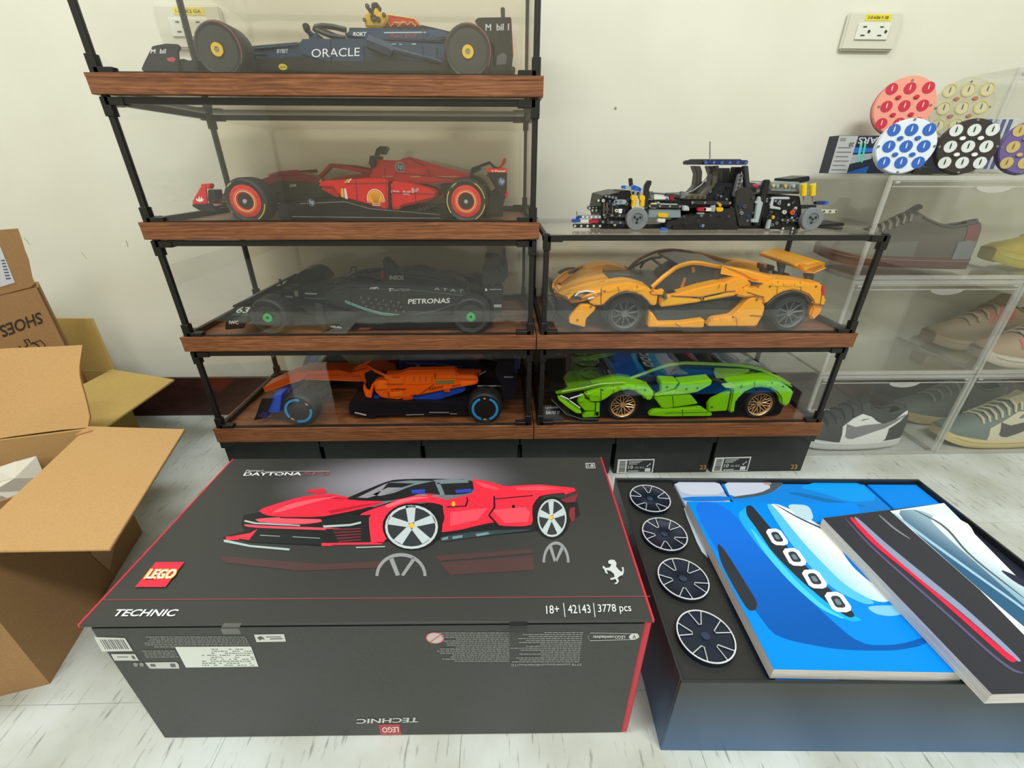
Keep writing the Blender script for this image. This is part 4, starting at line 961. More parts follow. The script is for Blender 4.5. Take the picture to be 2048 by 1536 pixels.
# front wing
c.slab('wing_endplate', RD, YN-0.002, 0.004, [(401, 374), (411, 374), (414, 408), (385, 409), (385, 402)], mir=True, bev=0.0006)
c.slab('wing_endplate_foot', '#15151a', YN-0.003, 0.012, [(383, 409), (414, 408), (432, 418), (432, 424), (398, 421), (383, 412)], mir=True)
c.slab('wing_block', '#26272a', YN+0.004, 0.02, [(415, 379), (431, 380), (432, 404), (420, 408), (415, 402)], mir=True)
for k in range(3):
    c.centre('wing_blade', ['#15151a', RDK, '#15151a'][k], (YFAR-YN)/2-0.004, [(404+8*k, 414-8*k), (432+10*k, 413-7*k), (434+10*k, 416-7*k), (404+8*k, 417-8*k)], bev=0.0006)
c.slab('wing_top', RD, YN-0.001, 0.012, [(401, 368), (420, 367), (421, 374), (417, 379), (410, 375), (401, 375)], mir=True)
# rear
for p in ((484, 401), (932, 401)): c.axle(p, (p[0], 390))
r = c.f1wheel((490, 401), 'red'); c.f1wheel((932, 401), 'red')
c.slab('wing_endplate', '#1c181d', YN+0.03, 0.004, [(972, 338), (1014, 338), (1014, 378), (1008, 396), (999, 394), (994, 382), (976, 352)], mir=True)
c.slab('wing_endplate_band', RD, YN+0.029, 0.0065, [(972, 337), (1014, 337), (1014, 347), (974, 346)], mir=True)
c.slab('wing_foot', '#1c181d', YN+0.034, 0.02, [(995, 380), (1012, 392), (1006, 412), (1006, 434), (980, 434), (975, 396)], mir=True)
c.slab('tail_lamp', RD, YN+0.032, 0.006, [(1011, 382), (1016, 382), (1016, 396), (1011, 396)], mir=True)
c.centre('rear_wing', '#201a1e', 0.078, [(972, 350), (1010, 344), (1010, 348), (974, 354)], bev=0.0006)
c.centre('wing_flap', '#9c1a22', 0.076, [(994, 336), (1003, 328), (1007, 316), (1013, 316), (1012, 325), (1002, 336)], bev=0.001)
c.tubes('wing_linkage', '#1b191a', 0.0022, [(942, 352, YC-.02), (944, 338, YC-.02), (979, 325, YC-.02), (987, 334, YC-.02), (996, 338, YC-.02)], [(944, 345, YC-.02), (960, 337, YC-.02)], mir=True)
c.centre('gearbox', '#1d1b1c', 0.02, [(880, 368), (930, 364), (975, 372), (990, 400), (985, 432), (900, 434)])
for k in range(7): c.tubes('floor_strake', '#2a2b2c', 0.001, [(815+8*k, 428-2*k, 0.80), (825+8*k, 420-2*k, 0.80)])
# marks
Yd = 0.7966
sh = at(751, 394, 'y', Yd)
fan = lambda R_, zf: [sh+Vector((R_*1.02*math.sin(a), 0, -R_*0.25+R_*1.12*math.cos(a)*zf)) for a in [math.radians(x) for x in range(-105, 106, 15)]]+[sh+Vector((R_*0.5, 0, -R_*0.62)), sh+Vector((R_*0.42, 0, -R_*0.95)), sh+Vector((-R_*0.42, 0, -R_*0.95)), sh+Vector((-R_*0.5, 0, -R_*0.62))]
for R_, col, o in ((0.0142, '#f0e6dc', 0), (0.0128, '#c2161f', 1), (0.0118, '#f0a81e', 2)):
    MB().prism([p+Vector((0, -0.0003*o, 0)) for p in fan(R_, 1)], (0, -0.0003, 0)).build('shell_emblem', M(col, 0.4), c.t)
g = MB()
for a in (-50, -33, -16, 0, 16, 33, 50):
    t_ = math.radians(a); g.tube([sh+Vector((0.003*math.sin(t_), -0.00125, -0.009)), sh+Vector((0.0105*math.sin(t_), -0.00125, -0.003+0.0105*math.cos(t_)))], 0.00028, 4)
g.build('shell_lines', M('#b3651a', 0.5), c.t)
c.word('Ray-Ban', (808, 394), (838, 385), (806, 382), 0.7984, '#f1dedd', False)
c.word('CEVA', (782, 385.5), (799, 385.5), (782, 381), 0.7984, '#e9c9c9')
hp = at(800, 334.5, 'y', 0.8412)
MB().disc(hp, EX, EZ, 0.0082, n=22).build('round_badge', M('#bfc4cc', 0.4), c.t); MB().disc(hp+Vector((0, -0.0006, 0)), EX, EZ, 0.0071, (0, -0.0003, 0), 22).build('round_badge', M('#4b4e58', 0.4), c.t)
MB().text('hp', hp+Vector((-0.004, -0.001, -0.0055)), (0.0085, 0, 0), (0.0015, 0, 0.0105)).build('badge_lettering', M('#d9dde2', 0.4), c.t)
hp = at(1003, 363, 'y', YN+0.0294)
MB().disc(hp, EX, EZ, 0.0062, n=18).build('round_badge', M('#3b5878', 0.4), c.t); MB().text('hp', hp+Vector((-0.0035, -0.0008, -0.0045)), (0.007, 0, 0), (0.0015, 0, 0.009)).build('badge_lettering', M('#d0d8e2', 0.4), c.t)
hp = at(623, 405, 'y', 0.7788)
MB().disc(hp, EX, EZ, 0.0066, n=18).build('round_badge', M('#2c3444', 0.4), c.t); MB().text('hp', hp+Vector((-0.0035, -0.0008, -0.0045)), (0.007, 0, 0), (0.0015, 0, 0.009)).build('badge_lettering', M('#c9d2de', 0.4), c.t)
c.word('V-Power', (982, 344.5), (1012, 344), (982, 340), YN+0.0286, '#f4e6c8')
c.word('GNR', (579, 374), (593, 374), (579, 368), YC-0.0292, '#b9b49a')
c.decal('white_stripe', '#efd9cf', Yd, [(688, 377), (692, 377), (696, 399), (690, 397)], [(700, 357.5), (704, 357), (698, 365), (694, 366)])
c.decal('yellow_stripe', '#eda81c', Yd, [(682, 377), (686.5, 377), (688, 396), (682, 393)], [(694, 358.5), (698, 358), (692, 366), (688, 367)])
c.decal('cream_stripe', '#d9a26e', YC-0.0324, [(764, 353), (786, 351.5), (786, 354), (766, 355)], [(820, 352), (840, 352), (840, 354.5), (822, 354.5)], [(862, 352.5), (922, 352.5), (905, 355), (864, 354.5)])
c.decal('flame_mark', '#efe3dc', YN-0.0022, [(391.5, 396), (396, 399), (399, 391), (400.5, 399), (403, 393), (405, 398), (408, 398), (405, 403), (398, 404), (393, 401)])

c.tubes('panel_seam', '#6d0f14', 0.0006, [(712, 360, .7965), (714, 400, .7965)], [(690, 367, .7965), (775, 366, .7965)], [(784, 385, .7985), (868, 388, .7985)], [(830, 371, .7985), (832, 407, .7985)], [(790, 345, YC-.0325), (905, 357, YC-.0325)], [(770, 336, YC-.0325), (770, 365, YC-.0325)], [(815, 316, YC-.0185), (850, 332, YC-.0185)])
c.slab('pod_step', '#b3121b', 0.7955, 0.004, [(640, 377), (663, 377), (680, 395), (672, 394)], [(785, 413), (800, 412), (800, 419), (786, 420)], bev=0.0008)
c.tubes('floor_edge', '#34363a', 0.0012, [(600, 408, .786), (690, 404, .786), (740, 418, .786), (880, 430, .786)], [(585, 434, .786), (880, 437, .786)])
c.decal('yellow_emblem', '#e0a02a', YC-0.0225, [(639, 360), (643, 358), (645, 364), (641, 369), (638, 365)])
# ---- navy car
c = Car('race_car', 'navy blue toy race car with yellow wheel hubs, in the topmost glass case', (700, 120), ZS['A'][1])
NV, NVD, GR = '#2b415c', '#1b2536', '#232529'
c.centre('floor', GR, 0.085, [(500, 118), (600, 112), (640, 122), (900, 120), (990, 128), (990, 143), (490, 143)])
c.centre('nose', NV, 0.024, [(470, 112), (488, 99), (515, 93), (591, 89), (602, 80), (640, 82), (640, 120), (480, 124)], bev=0.003)
c.slab('side_pod', NV, 0.797, 0.07, [(598, 79), (603, 77), (735, 76), (745, 80), (800, 82), (894, 88), (900, 143), (728, 143), (690, 139), (628, 120), (600, 112)], mir=True, bev=0.003)
c.slab('floor_edge', '#1e2023', 0.790, 0.03, [(600, 113), (626, 121), (690, 140), (690, 143), (560, 143), (575, 120)], mir=True)
c.slab('side_panel', '#30445c', 0.7955, 0.004, [(724, 92), (733, 90), (790, 100), (792, 143), (735, 143), (728, 110)], mir=True, bev=0.0006)
c.slab('side_panel', '#30445c', 0.7955, 0.004, [(846, 96), (880, 98), (880, 118), (848, 112)], mir=True, bev=0.0006)
c.centre('engine_cover', NV, 0.03, [(688, 54), (700, 53), (845, 55), (880, 58), (900, 66), (910, 82), (880, 90), (735, 86), (688, 78)], bev=0.006, seg=3)
c.centre('spine', NVD, 0.006, [(836, 48), (868, 55), (905, 64), (912, 74), (860, 62)])
c.centre('air_box', '#e3b62a', 0.022, [(727, 33), (732, 27), (745, 24), (752, 12), (757, 27), (770, 26), (777, 30), (776, 38), (766, 55), (730, 54)], bev=0.002)
c.centre('engine_crest', '#cf3a34', 0.017, [(768, 32), (778, 29), (806, 33), (831, 37), (838, 45), (843, 54), (764, 55)], bev=0.002)
c.tubes('flame_line', '#efc25a', 0.0009, [(763, 50, 0.8562), (768, 42, 0.8562), (774, 41, 0.8562), (782, 53, 0.8562), (790, 44, 0.8562), (797, 53, 0.8562), (806, 43, 0.8562), (815, 50, 0.8562), (822, 44, 0.8562), (832, 53, 0.8562)], [(778, 30, 0.8565), (806, 34, 0.8565), (829, 38, 0.8565), (841, 52, 0.8565)], [(790, 44, 0.8562), (800, 47, 0.8562), (812, 44, 0.8562)])
c.centre('camera', '#25241d', 0.012, [(741, 8), (746, 4), (755, 4), (757, 12), (752, 17), (743, 16)])
c.tubes('camera', '#2b2920', 0.0028, [(734, 14, YC-.02), (738, 18, YC-.02), (741, 24, YC-.02)], [(744, 17, YC-.02), (745, 32, YC-.02)])
hol = MB()
for x, y, r_ in ((735, 13, .0034), (747, 36, .0050), (757, 39, .0036), (768, 30, .0030), (729, 40, .0024)): hol.lathe(at(x, y, 'y', YC-0.0222), (0, -1, 0), [(r_, 0), (r_*0.9, 0.003), (r_*0.45, 0.003), (r_*0.45, 0.0005)], 12, False)
hol.build('pin_heads', M('#3a3222', 0.5), c.t)
c.tubes('halo', '#25282d', 0.0038, [(629, 62, YC-.002), (631, 54, YC-.004), (646, 52, YC-.03), (668, 54, YC-.036), (692, 60, YC-.036)], mir=True)
c.tubes('halo', '#25282d', 0.0032, [(632, 60, YC-.03), (645, 66, YC-.034), (664, 73, YC-.036), (690, 76, YC-.036)], mir=True)
c.slab('mirror', '#29313d', YC-0.062, 0.01, [(604, 46), (614, 45), (617, 58), (608, 60), (604, 54)], mir=True)
c.tubes('mirror_stalk', '#2a3646', 0.0035, [(610, 57, YC-.058), (620, 66, YC-.05), (630, 76, YC-.045)], mir=True)
c.slab('cockpit_side', NV, YC-0.05, 0.03, [(616, 66), (634, 65), (636, 80), (618, 80)], mir=True)
for k, y in enumerate((86, 89)): c.tubes('nose_rib', '#334c5c', 0.0014, [(500+10*k, y+8, YC-.026), (596, y, YC-.026)])
c.tubes('push_rod', '#2a3c54', [0.009, 0.009, 0.009, 0.0068], [(736, 83, 0.79), (745, 87, 0.79), (780, 101, 0.79), (786, 106, 0.79)], mir=True)
c.tubes('suspension_arm', '#27374c', [0.0045, 0.0025], [(778, 98, 0.79), (884, 124, 0.785)], mir=True)
c.slab('wing_endplate', GR, YN-0.003, 0.004, [(282, 138), (287, 126), (304, 92), (330, 87), (355, 88), (360, 94), (359, 98), (355, 103), (357, 120), (358, 143), (286, 143)], mir=True, bev=0.0008)
c.slab('wing_block', '#26272a', YN+0.001, 0.03, [(356, 119), (366, 117), (376, 121), (392, 118), (398, 143), (357, 143)], mir=True)
for k in range(3): c.centre('wing_blade', GR, 0.105, [(308+10*k, 136-9*k), (350+10*k, 136-8*k), (350+10*k, 139-8*k), (308+10*k, 139-9*k)], bev=0.0006)
for p in ((436, 101), (936, 107)): c.axle(p, (p[0], 100), '#2a3a50')
c.f1wheel((436, 101), 'navy'); c.f1wheel((936, 107), 'navy')
c.slab('wing_endplate', '#212022', YN+0.02, 0.004, [(949, 42), (956, 35), (1022, 34), (1026, 112), (1023, 143), (993, 143), (989, 90), (962, 58)], mir=True, bev=0.0008)
c.slab('endplate_edge', '#99232b', YN+0.0195, 0.005, [(1020, 34), (1022.5, 34), (1027, 114), (1023.5, 114)], mir=True)
c.slab('wing_foot', '#5b5e60', YN+0.018, 0.008, [(994, 112), (1006, 104), (1014, 110), (1012, 130), (992, 132)], mir=True)
c.slab('wing_foot', '#2b2a2b', YN+0.02, 0.03, [(1008, 132), (1030, 133), (1031, 143), (1008, 143)], mir=True)
c.centre('rear_wing', '#1f1f21', 0.088, [(952, 38), (1018, 38), (1018, 44), (960, 46)], bev=0.0008)
c.centre('fin', '#3a3a38', 0.004, [(1001, 14), (1010, 14), (1010, 36), (1002, 36)])
c.centre('gearbox', '#1d2735', 0.02, [(880, 92), (980, 96), (1000, 130), (1000, 143), (890, 143)])
c.word('ORACLE', (623, 115), (719, 112), (623, 98), 0.7963, '#eef2f4', False)
c.word('M  bil', (301, 107), (331, 107), (302, 98), YN-0.0034, '#dfe2e4')
c.decal('red_smudge', '#b9444c', YN-0.0034, [(333, 116), (345, 114), (352, 117), (348, 124), (336, 122)])
c.word('BYBIT', (554, 106), (576, 106), (554, 98), YC-0.0245, '#d3dde6')
c.word('ROKT', (706, 72), (732, 72), (707, 64), YC-0.0304, '#eef3f7')
c.word('Red Bull', (780, 75), (832, 74), (781, 67), YC-0.0304, '#8f3a48')
c.decal('silver_line', '#a9c2d2', YC-0.0304, [(768, 64), (852, 63.5), (852, 66), (768, 66.5)])
c.word('HONDA', (857, 74.5), (881, 74.5), (857, 70), YC-0.0304, '#a9c6d6')
c.word('M  bil 1', (971, 61.5), (1018, 60.5), (971, 48), YN+0.0194, '#c7c9c9')
hp = at(566, 134, 'y', 0.7788); MB().disc(hp, EX, EZ, 0.0062, n=18, ry=0.0038).build('oval_badge', M('#cdb722', 0.4), c.t)
c.word('DHL', (560, 136), (572, 136), (560, 132.5), 0.778, '#5b511a')
c.decal('panel_dash', '#ccd6dc', 0.7952, [(740, 122), (754, 122), (754, 124), (740, 124)], [(772, 122), (783, 122), (783, 124), (772, 124)])
c.decal('panel_dash', '#bcc8d0', 0.7965, [(782, 87.5), (792, 87.5), (792, 89), (782, 89)], [(798, 88), (804, 88), (804, 89.4), (798, 89.4)], [(824, 87), (832, 87), (832, 89), (824, 89)])

c.tubes('panel_seam', '#16202e', 0.0008, [(727, 92, .7945), (730, 142, .7945)], [(792, 100, .7962), (794, 142, .7962)], [(740, 128, .7945), (790, 130, .7945)], [(770, 118, .7945), (770, 128, .7945)], [(845, 92, .7962), (848, 120, .7962)], [(660, 80, .7962), (662, 128, .7962)], [(735, 78, YC-.0305), (900, 84, YC-.0305)], [(845, 56, YC-.0305), (848, 84, YC-.0305)])
c.slab('pod_fin', '#1d2c40', 0.7935, 0.003, [(738, 128), (741, 128), (741, 143), (738, 143)], [(784, 128), (787, 128), (787, 143), (784, 143)], [(872, 96), (875, 96), (875, 108), (872, 108)], bev=0.0004)
c.centre('engine_step', '#32496a', 0.0315, [(852, 57), (888, 62), (900, 70), (900, 78), (852, 74)], bev=0.002)
# ---- black car
c = Car('race_car', 'black toy race car with green wheel hubs, in the third glass case from the top', (700, 610), ZS['C'][1])
BK, BK2 = '#1b1c1d', '#232626'
c.centre('floor', '#151617', 0.088, [(575, 634), (620, 630), (740, 634), (905, 632), (985, 640), (985, 652), (901, 655), (694, 660), (648, 659), (585, 640)])
c.slab('floor_vane', '#262a2d', 0.775, 0.004, [(630, 606), (645, 610), (655, 658), (646, 658), (632, 640)], mir=True, bev=0.0006)
c.slab('barge_board', '#141617', 0.777, 0.006, [(600, 612), (640, 612), (700, 625), (712, 640), (694, 660), (650, 659)], mir=True, bev=0.001)
c.centre('nose', BK, 0.024, [(464, 616), (468, 611), (500, 597), (527, 584), (569, 579), (623, 571), (650, 567), (672, 564), (700, 566), (700, 600), (640, 612), (590, 612), (550, 606), (500, 606), (470, 618)], bev=0.003)
c.slab('side_pod', BK2, 0.795, 0.035, [(640, 600), (660, 580), (690, 572), (760, 570), (880, 576), (930, 585), (945, 592), (930, 622), (909, 632), (740, 634), (690, 622), (650, 610)], mir=True, bev=0.005, seg=3)
c.centre('engine_cover', BK2, 0.02, [(768, 541), (796, 540), (830, 536), (842, 537), (862, 543), (909, 555), (933, 567), (935, 580), (768, 580)], bev=0.004)
c.centre('engine_bulge', BK2, 0.032, [(766, 556), (840, 553), (900, 566), (935, 574), (935, 590), (766, 590)], bev=0.005, seg=3)
c.centre('camera', '#0e0e0f', 0.012, [(765, 519), (775, 518), (777, 524), (784, 524), (788, 534), (796, 540), (768, 542)])
c.centre('air_intake', '#a81e48', 0.016, [(761, 544), (767, 540), (768, 568), (762, 566)])
c.tubes('halo', '#121213', 0.0036, [(700, 572, YC-.002), (706, 556, YC-.004), (714, 552, YC-.02), (740, 554, YC-.034), (764, 560, YC-.03)], mir=True)
c.tubes('mirror', '#55544a', 0.0014, [(672, 567, YC-.04), (674, 555, YC-.045), (684, 553, YC-.045), (688, 562, YC-.04)], mir=True)
c.tubes('mirror', '#222322', 0.0026, [(559, 558, YC-.0), (566, 575, YC-.0)], [(574, 573, YC-.03), (600, 572, YC-.03)])
c.slab('cockpit_side', '#131415', YC-0.034, 0.02, [(690, 572), (700, 562), (768, 562), (768, 576), (690, 582)], mir=True)
c.slab('wing_endplate', '#131315', YN-0.003, 0.004, [(451, 644), (457, 628), (468, 616), (474, 611), (497, 612), (496, 640), (486, 657), (450, 660)], mir=True, bev=0.0008)
for k in range(3): c.centre('wing_blade', '#1a1b1c', 0.105, [(462+7*k, 646-10*k), (500+5*k, 642-9*k), (500+5*k, 645-9*k), (462+7*k, 649-10*k)], bev=0.0006)
c.slab('wing_top', '#232423', YN+0.002, 0.20, [(463, 612), (500, 596), (500, 600), (466, 616)])
for p in ((536, 635), (942, 634)): c.axle(p, (p[0], 620))
c.f1wheel((536, 635), 'black'); c.f1wheel((942, 634), 'black')
c.slab('wheel_fairing', '#1f2020', YC+0.04, 0.05, [(586, 554), (605, 541), (625, 538), (640, 543), (655, 560), (640, 570), (588, 571)])
c.slab('wing_endplate', '#1a1b1c', YN+0.02, 0.004, [(969, 572), (1006, 572), (1006, 584), (1002, 610), (1005, 612), (1005, 636), (990, 636), (982, 600), (966, 588)], mir=True, bev=0.0008)
c.slab('endplate_label', '#101112', YN+0.019, 0.002, [(968, 575), (1006, 574), (1006, 585), (972, 586)], mir=True, bev=0.0005)
c.slab('wing_post', '#1b1c1c', YN+0.022, 0.012, [(964, 541), (972, 538), (990, 540), (1002, 542), (1002, 570), (966, 572)], mir=True)
c.centre('rear_wing', '#161717', 0.08, [(964, 545), (1000, 540), (1002, 546), (966, 551)], bev=0.0008)
c.centre('wing_flap', '#232826', 0.078, [(998, 533), (1004, 534), (1011, 522), (1015, 528), (1017, 552), (1006, 566), (1000, 560)], bev=0.001)
c.centre('gearbox', '#161717', 0.02, [(930, 575), (970, 582), (995, 620), (990, 650), (930, 650)])
c.word('PETRONAS', (816, 608), (899, 606), (817, 598), 0.7946, '#e6e9e6')
c.word('INEOS', (779, 559.5), (807, 559.5), (779, 551), YC-0.0324, '#b3b6ac')
c.word('TeamViewer', (783, 581.5), (819, 581.5), (783, 577), 0.7946, '#dcdfda')
c.decal('white_square', '#dcdfda', 0.7946, [(778.5, 576.5), (782.5, 576.5), (782.5, 582), (778.5, 582)])
c.word('AMD', (739, 579.5), (757, 579.5), (739, 574), 0.7946, '#d9dcda')
c.word('IWC', (458, 648.5), (477, 648.5), (458, 641.5), YN-0.0034, '#dadcda')
c.word('A T A T', (868, 580), (926, 585), (869, 574.5), 0.7946, '#a0a4a0', False)
c.word('snapdragon', (979, 580.5), (1003, 580.5), (979, 577.5), YN+0.0186, '#c7cac8')
c.decal('white_mark', '#d8dbd8', YN+0.0186, [(970, 577), (973, 577), (975, 581), (971, 582)], [(988, 609.5), (1003, 609.5), (1003, 611), (988, 611)], [(988, 612.6), (1003, 612.6), (1003, 614), (988, 614)])
c.word('HELMo', (662, 655), (683, 657), (662, 651), 0.7765, '#cfd3d0')
c.decal('white_mark', '#c6c8c4', YC-0.0245, [(610, 585.5), (634, 586.5), (634, 589), (610, 588)])
c.decal('white_mark', '#8d8d86', YC-0.0245, [(588, 582), (596, 582), (597, 593), (590, 593)], [(569, 591), (586, 592), (586, 596), (572, 595)])
tl2 = [(609, 596), (650, 598), (690, 604), (712, 613), (728, 619), (764, 629), (798, 632.5)]
c.tubes('teal_stripe', '#2f9c86', 0.0011, [(x, y, 0.7945) for x, y in tl2[2:]]); c.tubes('silver_stripe', '#a9bdb8', 0.0006, [(x, y-3, 0.7945) for x, y in tl2[2:]])
c.tubes('teal_stripe', '#2f8c7a', 0.0010, [(x, y, YC-.0245) for x, y in tl2[:3]])
c.slab('number_plate', '#2d4b4b', YN-0.0034, 0.0005, [(466, 627), (497, 627), (496, 631), (464, 631)], bev=0)
c.word('63', (470, 626), (494, 626), (478, 614), YN-0.0036, '#c5c8be')
for k in range(9): c.tubes('louvre', '#3a3d3d', 0.0008, [(722+9*k, 598+1.6*k, 0.7945), (724+9*k, 603+1.6*k, 0.7945)])

for r_ in range(3):
    for k in range(6): c.decal('star_mark', '#5a5f5d', 0.7945, [(722+15*k+5*r_, 592+9*r_+2*k), (724.5+15*k+5*r_, 595+9*r_+2*k), (722+15*k+5*r_, 598+9*r_+2*k), (720+15*k+5*r_, 595+9*r_+2*k)])
c.tubes('panel_seam', '#0c0d0d', 0.0007, [(700, 574, .7945), (704, 622, .7945)], [(800, 576, .7945), (806, 632, .7945)], [(768, 568, YC-.0325), (932, 580, YC-.0325)], [(830, 540, YC-.0205), (834, 555, YC-.0205)])
c.tubes('pod_crease', '#3a3f3f', 0.0009, [(720, 578, .7945), (820, 580, .7945), (930, 592, .7945)], [(810, 632, .7945), (870, 622, .7945), (915, 606, .7945)])
c.tubes('nose_line', '#45463f', 0.0008, [(470, 612, YC-.0245), (527, 588, YC-.0245), (600, 579, YC-.0245)])
# ---- orange and blue car
c = Car('race_car', 'orange and blue toy race car with blue tyre bands, in the lowest left glass case', (740, 800), ZS['D'][1])
OR, BL, BD, BKK = '#f55f08', '#2145ae', '#1d2450', '#17131a'
c.centre('floor', BKK, 0.088, [(700, 803), (742, 803), (932, 806), (955, 812), (955, 830), (753, 832), (749, 839), (700, 830), (696, 815)])
c.centre('nose', OR, 0.024, [(524, 777), (530, 784), (604, 760), (610, 757), (673, 761), (722, 763), (745, 772), (750, 750), (737, 735), (728, 740), (700, 747), (675, 741), (605, 743), (560, 760)], bev=0.002)
c.tubes('nose_edge', '#f0702a', 0.0014, [(530, 783, YC-.025), (604, 759, YC-.025)], [(610, 758, YC-.025), (722, 762, YC-.025)])
hl = MB()
for k in range(7): hl.disc(at(538+10*k, 780-3.2*k, 'y', YC-.0245), EX, EZ, 0.0012, n=8)
for k in range(9): hl.disc(at(622+11*k, 760.5, 'y', YC-.0245), EX, EZ, 0.0012, n=8)
hl.build('pin_holes', M('#5c2306', 0.6), c.t)
c.tubes('halo', OR, 0.0036, [(677, 750, YC-.002), (706, 742, YC-.006), (735, 731, YC-.012), (752, 742, YC-.03), (770, 751, YC-.034), (800, 752, YC-.03)], mir=True)
c.centre('cockpit_clutter', '#7c3110', 0.026, [(738, 728), (745, 722), (768, 720), (790, 728), (795, 742), (770, 748), (750, 740)])
c.centre('cockpit', '#241a1e', 0.03, [(728, 748), (745, 742), (790, 744), (790, 775), (735, 775)])
c.slab('side_pod', OR, 0.797, 0.022, [(744, 769), (753, 762), (775, 760), (768, 750), (800, 748), (816, 742), (912, 740), (914, 749), (953, 751), (957, 766), (953, 770), (880, 783), (837, 792), (826, 791), (820, 795), (795, 801), (761, 796), (751, 786)], mir=True, bev=0.003)
c.slab('side_panel', '#ee6418', 0.7955, 0.004, [(768, 750), (806, 752), (810, 757), (806, 768), (777, 768), (776, 760), (769, 758)], [(872, 743), (911, 742), (912, 757), (872, 757)], [(914, 751), (951, 752), (951, 761), (914, 761)], [(810, 758), (812, 752), (868, 746), (868, 766), (860, 768), (812, 770)], bev=0.0008)
c.slab('side_step', '#c94a0c', 0.7952, 0.005, [(805, 794), (825, 793), (825, 799), (806, 801)], [(888, 779), (900, 778), (900, 785), (888, 785)], bev=0.0008)
c.slab('pod_window', '#7c7444', 0.7958, 0.003, [(872, 761), (909, 760), (908, 767), (872, 768)], bev=0)
c.slab('blue_sill', BL, 0.80, 0.04, [(744, 797), (752, 790), (762, 797), (795, 802), (826, 795), (880, 784), (932, 774), (929, 785), (880, 800), (830, 812), (798, 824), (770, 812)], mir=True, bev=0.003)
c.centre('engine_cover', BD, 0.026, [(796, 722), (800, 718), (823, 716), (862, 714), (900, 722), (929, 730), (960, 737), (928, 738), (876, 742), (798, 744)], bev=0.006, seg=3)
c.centre('fin', '#1b1a2c', 0.003, [(823, 717), (862, 711), (930, 723), (960, 735), (862, 716)])
c.centre('camera', '#1d1a20', 0.01, [(808, 706), (824, 704), (824, 718), (808, 720)])
c.slab('cape_panel', '#b84f20', 0.826, 0.01, [(914, 740), (962, 742), (962, 747), (920, 749)], mir=True)
c.slab('turning_vane', OR, 0.79, 0.01, [(727, 768), (731, 781), (738, 784), (744, 768), (746, 772), (742, 797), (731, 794), (726, 778)], mir=True)
c.slab('wing_endplate', '#15131c', YN-0.002, 0.004, [(507, 841), (512, 830), (523, 798), (546, 797), (540, 812), (526, 838)], mir=True, bev=0.0008)
c.slab('wing_panel', '#2357cc', YN+0.002, 0.03, [(526, 822), (546, 792), (563, 789), (559, 826), (535, 826)], mir=True)
c.slab('wing_foot', '#232b66', YN-0.003, 0.02, [(513, 833), (524, 823), (534, 825), (537, 832), (531, 838)], mir=True)
for k in range(3): c.centre('wing_blade', ['#2349a8', '#15131c', '#2349a8'][k], 0.095, [(520+7*k, 826-11*k), (552+5*k, 822-10*k), (552+5*k, 825-10*k), (520+7*k, 829-11*k)], bev=0.0006)
c.slab('wheel_fairing', '#37393a', YC+0.03, 0.012, [(600, 745), (608, 727), (621, 727), (623, 744), (612, 760), (602, 758)])
for p in ((596, 820), (970, 816)): c.axle(p, (p[0], 800))
c.f1wheel((597, 822), 'blue'); c.f1wheel((970, 816), 'blue')
c.slab('wing_endplate', '#17141c', YN+0.03, 0.004, [(1000, 706), (1028, 704), (1036, 712), (1034, 770), (1028, 800), (1006, 800), (1002, 770), (990, 745)], mir=True, bev=0.0008)
c.slab('endplate_band', '#25275c', YN+0.0292, 0.0055, [(1027, 706), (1036, 712), (1035, 747), (1029, 747)], mir=True)
c.centre('rear_wing', '#17141c', 0.08, [(992, 716), (1030, 712), (1030, 719), (994, 722)], bev=0.0008)
c.centre('gearbox', '#1a1519', 0.02, [(950, 748), (1000, 756), (1010, 800), (1005, 830), (950, 828)])
c.tubes('suspension_arm', '#6e6a6c', 0.0014, [(955, 772, .80), (1003, 772, .81)], [(958, 750, .80), (972, 742, .80)], mir=True)
c.word('webex', (780, 781), (813, 780), (780, 776), 0.7966, '#5b2008')
c.word('by CISCO', (783, 784.5), (808, 784), (783, 782), 0.7966, '#6c2a0c')
c.word('ARROW', (857, 781.5), (886, 776.5), (858, 775.5), 0.7966, '#5b2008')
c.word('Tezos', (783, 756), (799, 755.5), (783, 752.5), 0.795, '#8f3a12')
c.word('MISSION', (905, 774), (921, 771), (905, 771), 0.7966, '#7c3210')
c.word('android', (1008, 755), (1026, 755.5), (1008, 752), YN+0.0286, '#a8a8ac')
c.decal('white_mark', '#c9b9bb', 0.7755, [(710, 824), (733, 829), (732, 831.5), (709, 826)])
c.decal('white_mark', '#9a8f96', 0.7815, [(812, 829), (848, 828), (848, 829.6), (812, 830.6)], [(858, 824), (898, 824), (898, 825.6), (858, 825.6)], [(900, 827), (914, 827), (914, 828.5), (900, 828.5)])
c.tubes('rib', '#c64c0e', 0.0009, *[[(828+12*k, 753, .7948), (828+12*k, 763, .7948)] for k in range(4)])

